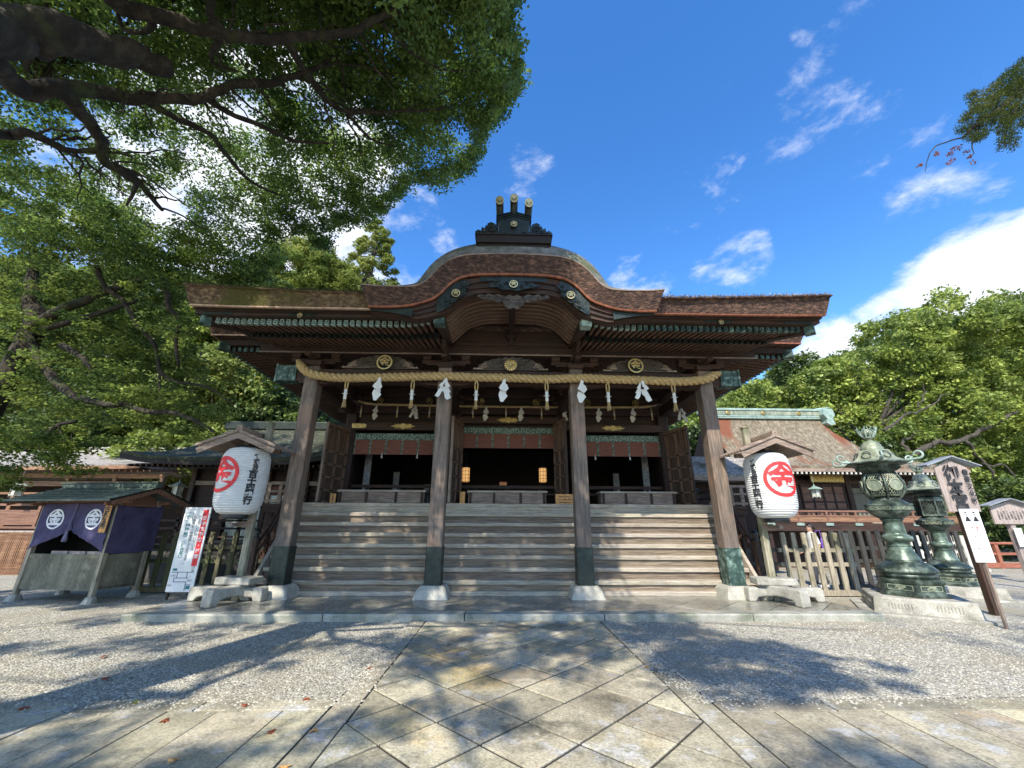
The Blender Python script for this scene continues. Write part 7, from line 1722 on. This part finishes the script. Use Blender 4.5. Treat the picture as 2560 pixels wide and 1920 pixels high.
# mossy dark roofed building on the left
b4 = thing('mossy_hall', 'building under a dark mossy thatched roof left of the shrine hall', 'hall', (-9.6, 16, 0))
r4 = curved_roof('roof', b4, -11.6, -6.2, 14.0, 17.6, 3.72, 5.55, 'thatch_dark', thick=.20, yb=21, hip=(1.1, .3), up=.22, sag=.8, edge='black_wood')
m = MB(); m.box(-11.8, -6.0, 17.4, 17.8, 5.45, 5.78); m.build('ridge', M['copper_dark'], r4, bevel=.02)
m = MB()
for i in range(34): x = -12.4+i*.19; m.beam((x, 14.1, 3.46), (x, 15.7, 3.62), .06, .08)
tag(m.build('rafter', M['midY'], b4), kind='stuff')
m = MB(); m.add([(-12.6,14.05,3.52),(-6,14.05,3.52),(-6,15.8,3.72),(-12.6,15.8,3.72)], [(0,1,2,3)]); m.build('soffit_board', M['darkX'], b4)
m = MB(); m.box(-11.4, -6.1, 15.7, 20.5, .0, 3.7); m.build('wall', M['darkX'], b4)
for x in (-11.2, -9.9, -8.5, -7.1): m = MB(); m.post(x, 15.6, 0, 3.6, .17, .02); m.build('pillar', M['midZ'], b4)
m = MB(); m.box(-11.3, -6.2, 15.55, 15.66, 2.95, 3.10); m.box(-11.3, -6.2, 15.5, 15.68, .95, 1.08); m.build('lintel', M['greyX'], b4)
M['frosted'] = surf('frosted_pane', ramp2((.30, .38, .37), (.48, .55, .54)), scale=1, rough=.25, bump=0)
for a in (-9.75, -8.35): m = MB(); m.box(a, a+1.1, 15.62, 15.68, 1.1, 2.6); m.build('glass_panel', M['frosted'], b4)
for a in (-9.75, -8.35): m = MB(); m.box(a, a+1.1, 15.60, 15.66, 2.62, 2.93); m.build('reed_blind', M['misu'], b4)
m = MB()
for z, h_ in ((1.72, .07), (1.48, .06), (1.22, .06), (.98, .1)): m.box(-12.8, -6.2, 14.4, 14.47, z-h_/2, z+h_/2)
for i in range(7): m.box(-12.6+i, -12.5+i, 14.4, 14.47, 0, 1.8)
m.box(-12.8, -6.2, 14.4, 15.7, .85, .93); m.build('railing', M['midX'], b4)
m = MB(); m.box(-13.2, -6.0, 13.2, 13.3, 0, .95); m.box(-13.2, -6.0, 13.1, 14.6, .95, 1.02); m.build('raised_floor_shade', M['fence_dark'], b4)  # floor edge, with a dark skirt put where only shade lies beneath
# long gallery with pale grey thatch on the far left
b5 = thing('long_gallery', 'long gallery with pale grey thatched roof and orange-brown timbers at far left', 'gallery', (-18, 18, 0))
r5 = curved_roof('roof', b5, -34, -14.4, 16.9, 19.8, 3.78, 4.85, 'thatch_grey', thick=.14, yb=23, edge='orange_wood', sag=.7)
m = MB(); m.box(-34.2, -14.2, 19.6, 20.0, 4.72, 4.93); m.box(-34.2, -14.2, 19.55, 20.05, 4.93, 5.0); m.build('ridge', M['stone_pale'], r5)
for i in range(11): m = MB(); m.post(-33+i*1.9, 17.7, 0, 3.5, .17, .02); m.build('pillar', M['orange_wood'], b5)
m = MB(); m.box(-34, -14, 17.62, 17.78, 3.05, 3.25); m.box(-34, -14, 17.64, 17.76, 3.38, 3.55); m.box(-34, -14, 17.66, 17.75, 2.72, 2.8); m.build('beam', M['orange_wood'], b5)
m = MB()
for i in range(80): x = -33+i*.24; m.beam((x, 16.98, 3.62), (x, 18.6, 3.80), .05, .07)
tag(m.build('rafter', M['orange_wood'], b5), kind='stuff')
m = MB(); m.add([(-34,16.96,3.665),(-14.2,16.96,3.665),(-14.2,18.8,3.88),(-34,18.8,3.88)], [(0,1,2,3)]); m.build('soffit_board', M['orange_wood'], b5)
m = MB(); m.box(-34, -14.2, 21.5, 21.6, 0, 3.8); m.build('back_wall', M['darkX'], b5)
m = MB(); m.box(-34, -15.4, 16.7, 17.5, 1.42, 1.50); m.box(-34, -15.4, 17.0, 17.1, .9, 1.42)
for i in range(10): m.box(-33+i*1.9, -32.9+i*1.9, 16.95, 17.05, 1.5, 2.3)
m.box(-34, -15.4, 16.96, 17.04, 2.25, 2.33); m.box(-34, -15.4, 16.99, 17.02, 1.55, 2.1); m.build('counter', M['brownwood'], b5)
for px_, py_, k in ((48, 1216, 'far left, under the gallery eave'), (447, 1217, 'at the right end of the gallery, above the booth')):
    v = at(px_, py_, 16.6); hanging_lantern((v.x, 16.6, v.z), 'pale hanging lantern '+k, s=1.15, chain=.4, mat_='bronze_pale')
t = thing('bamboo_screen', 'orange-brown split bamboo screen below the gallery counter', 'screen', (-16.9, 15.2, 0))
m = MB(); n_ = 90
for i in range(n_): x = -3.2+4.4*i/n_; m.tube([(x, 0, 0), (x+.02*sin(i), -.02, .68), (x, .0, 1.32)], .022, 5)
m.build('screen', M['orange_wood'], t, local=True)
m = MB(); m.box(-3.3, 1.3, -.02, .5, 1.32, 1.37); m.build('top_shelf', M['pale_wood'], t, local=True)
# ------------------------------------------------------------------ visitor behind the gate
pr = thing('person', 'dark haired person in a white shirt walking behind the pale gate', 'person', (8.93, 12.35, 0), rz=radians(75))
def skin_mat(): return surf('skin', ramp2((.45, .27, .19), (.55, .34, .25)), scale=3, rough=.55, bump=.05)
M['skin'] = skin_mat(); M['hair'] = surf('hair', ramp2((.010, .008, .007), (.035, .022, .016)), scale=20, stretch=(1,1,.2), rough=.5, bump=.4)
M['cloth_dark'] = surf('dark_trousers', ramp2((.03, .035, .045), (.06, .065, .08)), scale=4, rough=.85, bump=.2); M['shirt'] = surf('white_shirt', ramp2((.60, .61, .63), (.74, .74, .74)), scale=3, rough=.85, bump=.2, bscale=9)
M['purple_bag'] = surf('violet_bag', ramp2((.10, .04, .30), (.20, .09, .45)), scale=9, rough=.8, bump=.3)
def ellip(m, c, rx, ry, rz, n=16, k=10, R=None):
    secs = []
    for j in range(k+1):
        th = pi*j/k; secs.append([Vector(c)+(R or Matrix.Identity(3)) @ Vector((rx*sin(th)*cos(2*pi*i/n), ry*sin(th)*sin(2*pi*i/n), -rz*cos(th))) for i in range(n)])
    m.loft(secs, True, True)
m = MB()       # body: legs, torso, neck, head in one mesh (local: faces +y)
for s, sw in ((-1, .20), (1, -.16)):
    m.tube([(s*.09, 0, .90), (s*.095, sw*.5+.03, .50), (s*.095, sw-.02, .09)], [.088, .062, .042], 10); m.tube([(s*.095, sw-.06, .045), (s*.10, sw+.05, .035), (s*.10, sw+.15, .028)], [.042, .042, .03], 8)
ellip(m, (0, 0, .93), .155, .115, .14); ellip(m, (0, 0, 1.18), .165, .105, .26); ellip(m, (0, 0, 1.36), .185, .09, .09)
m.tube([(0, 0, 1.38), (0, .012, 1.50)], [.06, .052], 10)
ellip(m, (0, .02, 1.575), .072, .092, .108, 18, 14); ellip(m, (0, .045, 1.525), .048, .058, .05); ellip(m, (0, .115, 1.565), .013, .02, .022, 8, 6)
for s in (-1, 1): ellip(m, (s*.074, .01, 1.57), .012, .022, .032, 8, 6)
ellip(m, (0, .103, 1.535), .022, .008, .007, 8, 5)
m.tube([(-.185, 0, 1.38), (-.22, -.06, 1.12), (-.20, .04, .88)], [.048, .040, .028], 9); m.tube([(.185, 0, 1.38), (.22, .05, 1.12), (.20, .20, .96)], [.048, .040, .028], 9)
for hx, hy, hz, dv in ((-.20, .045, .87, Vector((0, .15, -1))), (.20, .205, .955, Vector((0, .8, -.6)))):
    dv.normalize(); h0 = Vector((hx, hy, hz)); m.tube([h0, h0+dv*.05, h0+dv*.09], [.028, .036, .034], 8)
    for q in range(4): u = Vector((0, (q-1.5)*.017, 0)) if abs(dv.z) > .9 else Vector(((q-1.5)*.017, 0, 0)); L_ = (.065, .075, .07, .055)[q]; m.tube([h0+dv*.085+u, h0+dv*(.085+L_*.5)+u, h0+dv*(.08+L_*.9)+u+Vector((.012, 0, 0))], [.0095, .009, .007], 6)
    m.tube([h0+dv*.03, h0+dv*.05+Vector((.02, .025, 0)), h0+dv*.085+Vector((.022, .035, 0))], [.012, .010, .008], 6)
body = m.build('body', M['skin'], pr, local=True)
m = MB(); ellip(m, (0, -.006, 1.61), .084, .098, .092, 18, 12); m.tube([(0, -.075, 1.63), (0, -.11, 1.58), (0, -.10, 1.50)], [.05, .045, .02], 10); m.build('hair', M['hair'], pr, local=True)
m = MB(); m.loft([[(r1*cos(2*pi*i/20), r2_*sin(2*pi*i/20)+dy, z) for i in range(20)] for r1, r2_, z, dy in ((.185,.135,.88,0),(.178,.13,1.0,0),(.165,.118,1.12,0),(.182,.122,1.28,0),(.20,.11,1.38,0),(.13,.085,1.44,0),(.062,.06,1.47,.005))], True, True)
for s, e in ((-1, (-.225, -.05, 1.14)), (1, (.225, .045, 1.14))): m.tube([(s*.15, 0, 1.39), (s*.20, s*.01, 1.30), e], [.07, .065, .058], 10)
m.build('shirt', M['shirt'], pr, local=True)
m = MB()
for s, sw in ((-1, .20), (1, -.16)): m.tube([(s*.085, 0, .95), (s*.095, sw*.5+.03, .50), (s*.095, sw-.02, .13)], [.115, .085, .07], 12)
ellip(m, (0, 0, .93), .175, .13, .12); m.build('trousers', M['cloth_dark'], pr, local=True)
for s, sw in ((-1, .20), (1, -.16)): m = MB(); m.tube([(s*.095, sw-.08, .045), (s*.10, sw+.05, .04), (s*.10, sw+.17, .03)], [.05, .052, .038], 10); m.build('shoe', M['white'], pr, local=True)
t = thing('shoulder_bag', 'violet cloth bag beside the person in the white shirt', 'bag', (9.16, 12.2, .92), rz=radians(20))
m = MB(); m.loft([[(w*cos(2*pi*i/16)*1.0, w*.35*sin(2*pi*i/16), z) for i in range(16)] for w, z in ((.10,0),(.14,.03),(.15,.2),(.13,.36),(.10,.40))], True, True, True); m.tube([(-.09,0,.38),(-.12,0,.6),(-.2,.08,.55)], .012, 6); m.build('bag_body', M['purple_bag'], t, local=True)
# ------------------------------------------------------------------ fallen leaves
for k, (x, y, c) in enumerate(((1060+0,1830,0),(585*1.157,1580*1.157,0),(226*1.157,1417*1.157,0),(232*1.157,1463*1.157,0),(52*1.157,1528*1.157,0),(355*1.157,1555*1.157,0),(530*1.157,1522*1.157,0),(665*1.157,1508*1.157,0),(800*1.157,1442*1.157,0),(295*1.157,1514*1.157,1),(373*1.157,1640*1.157,2),(615*1.157,1655*1.157,2),(1398*1.157,1440*1.157,2),(680*1.157,1575*1.157,2))):
    if k == 0: continue
    dr_ = _f + _r*((x-1280)/1025.6) - _u*((y-960)/1025.6); q = Vector((0, 0, 1.6))+dr_*(-1.57/dr_.z)
    t = thing('fallen_leaf', 'small fallen leaf lying on the ground', 'leaf', (q.x, q.y, .021), rz=k*1.3, group='fallen leaves on the gravel and paving')
    m = MB(); pts = []
    for i in range(20): a = 2*pi*i/20; r = .032*(1+.35*cos(a*5))*(1.1+.2*cos(a)); pts.append((r*cos(a), r*sin(a), .008*sin(a*2+k)))
    m.add(pts+[(0,0,.012)], [(i, (i+1) % 20, 20) for i in range(20)]); m.build('blade', M['red_leaf'] if c == 0 else (M['leaf_sun'] if c == 1 else M['ply']), t, local=True)
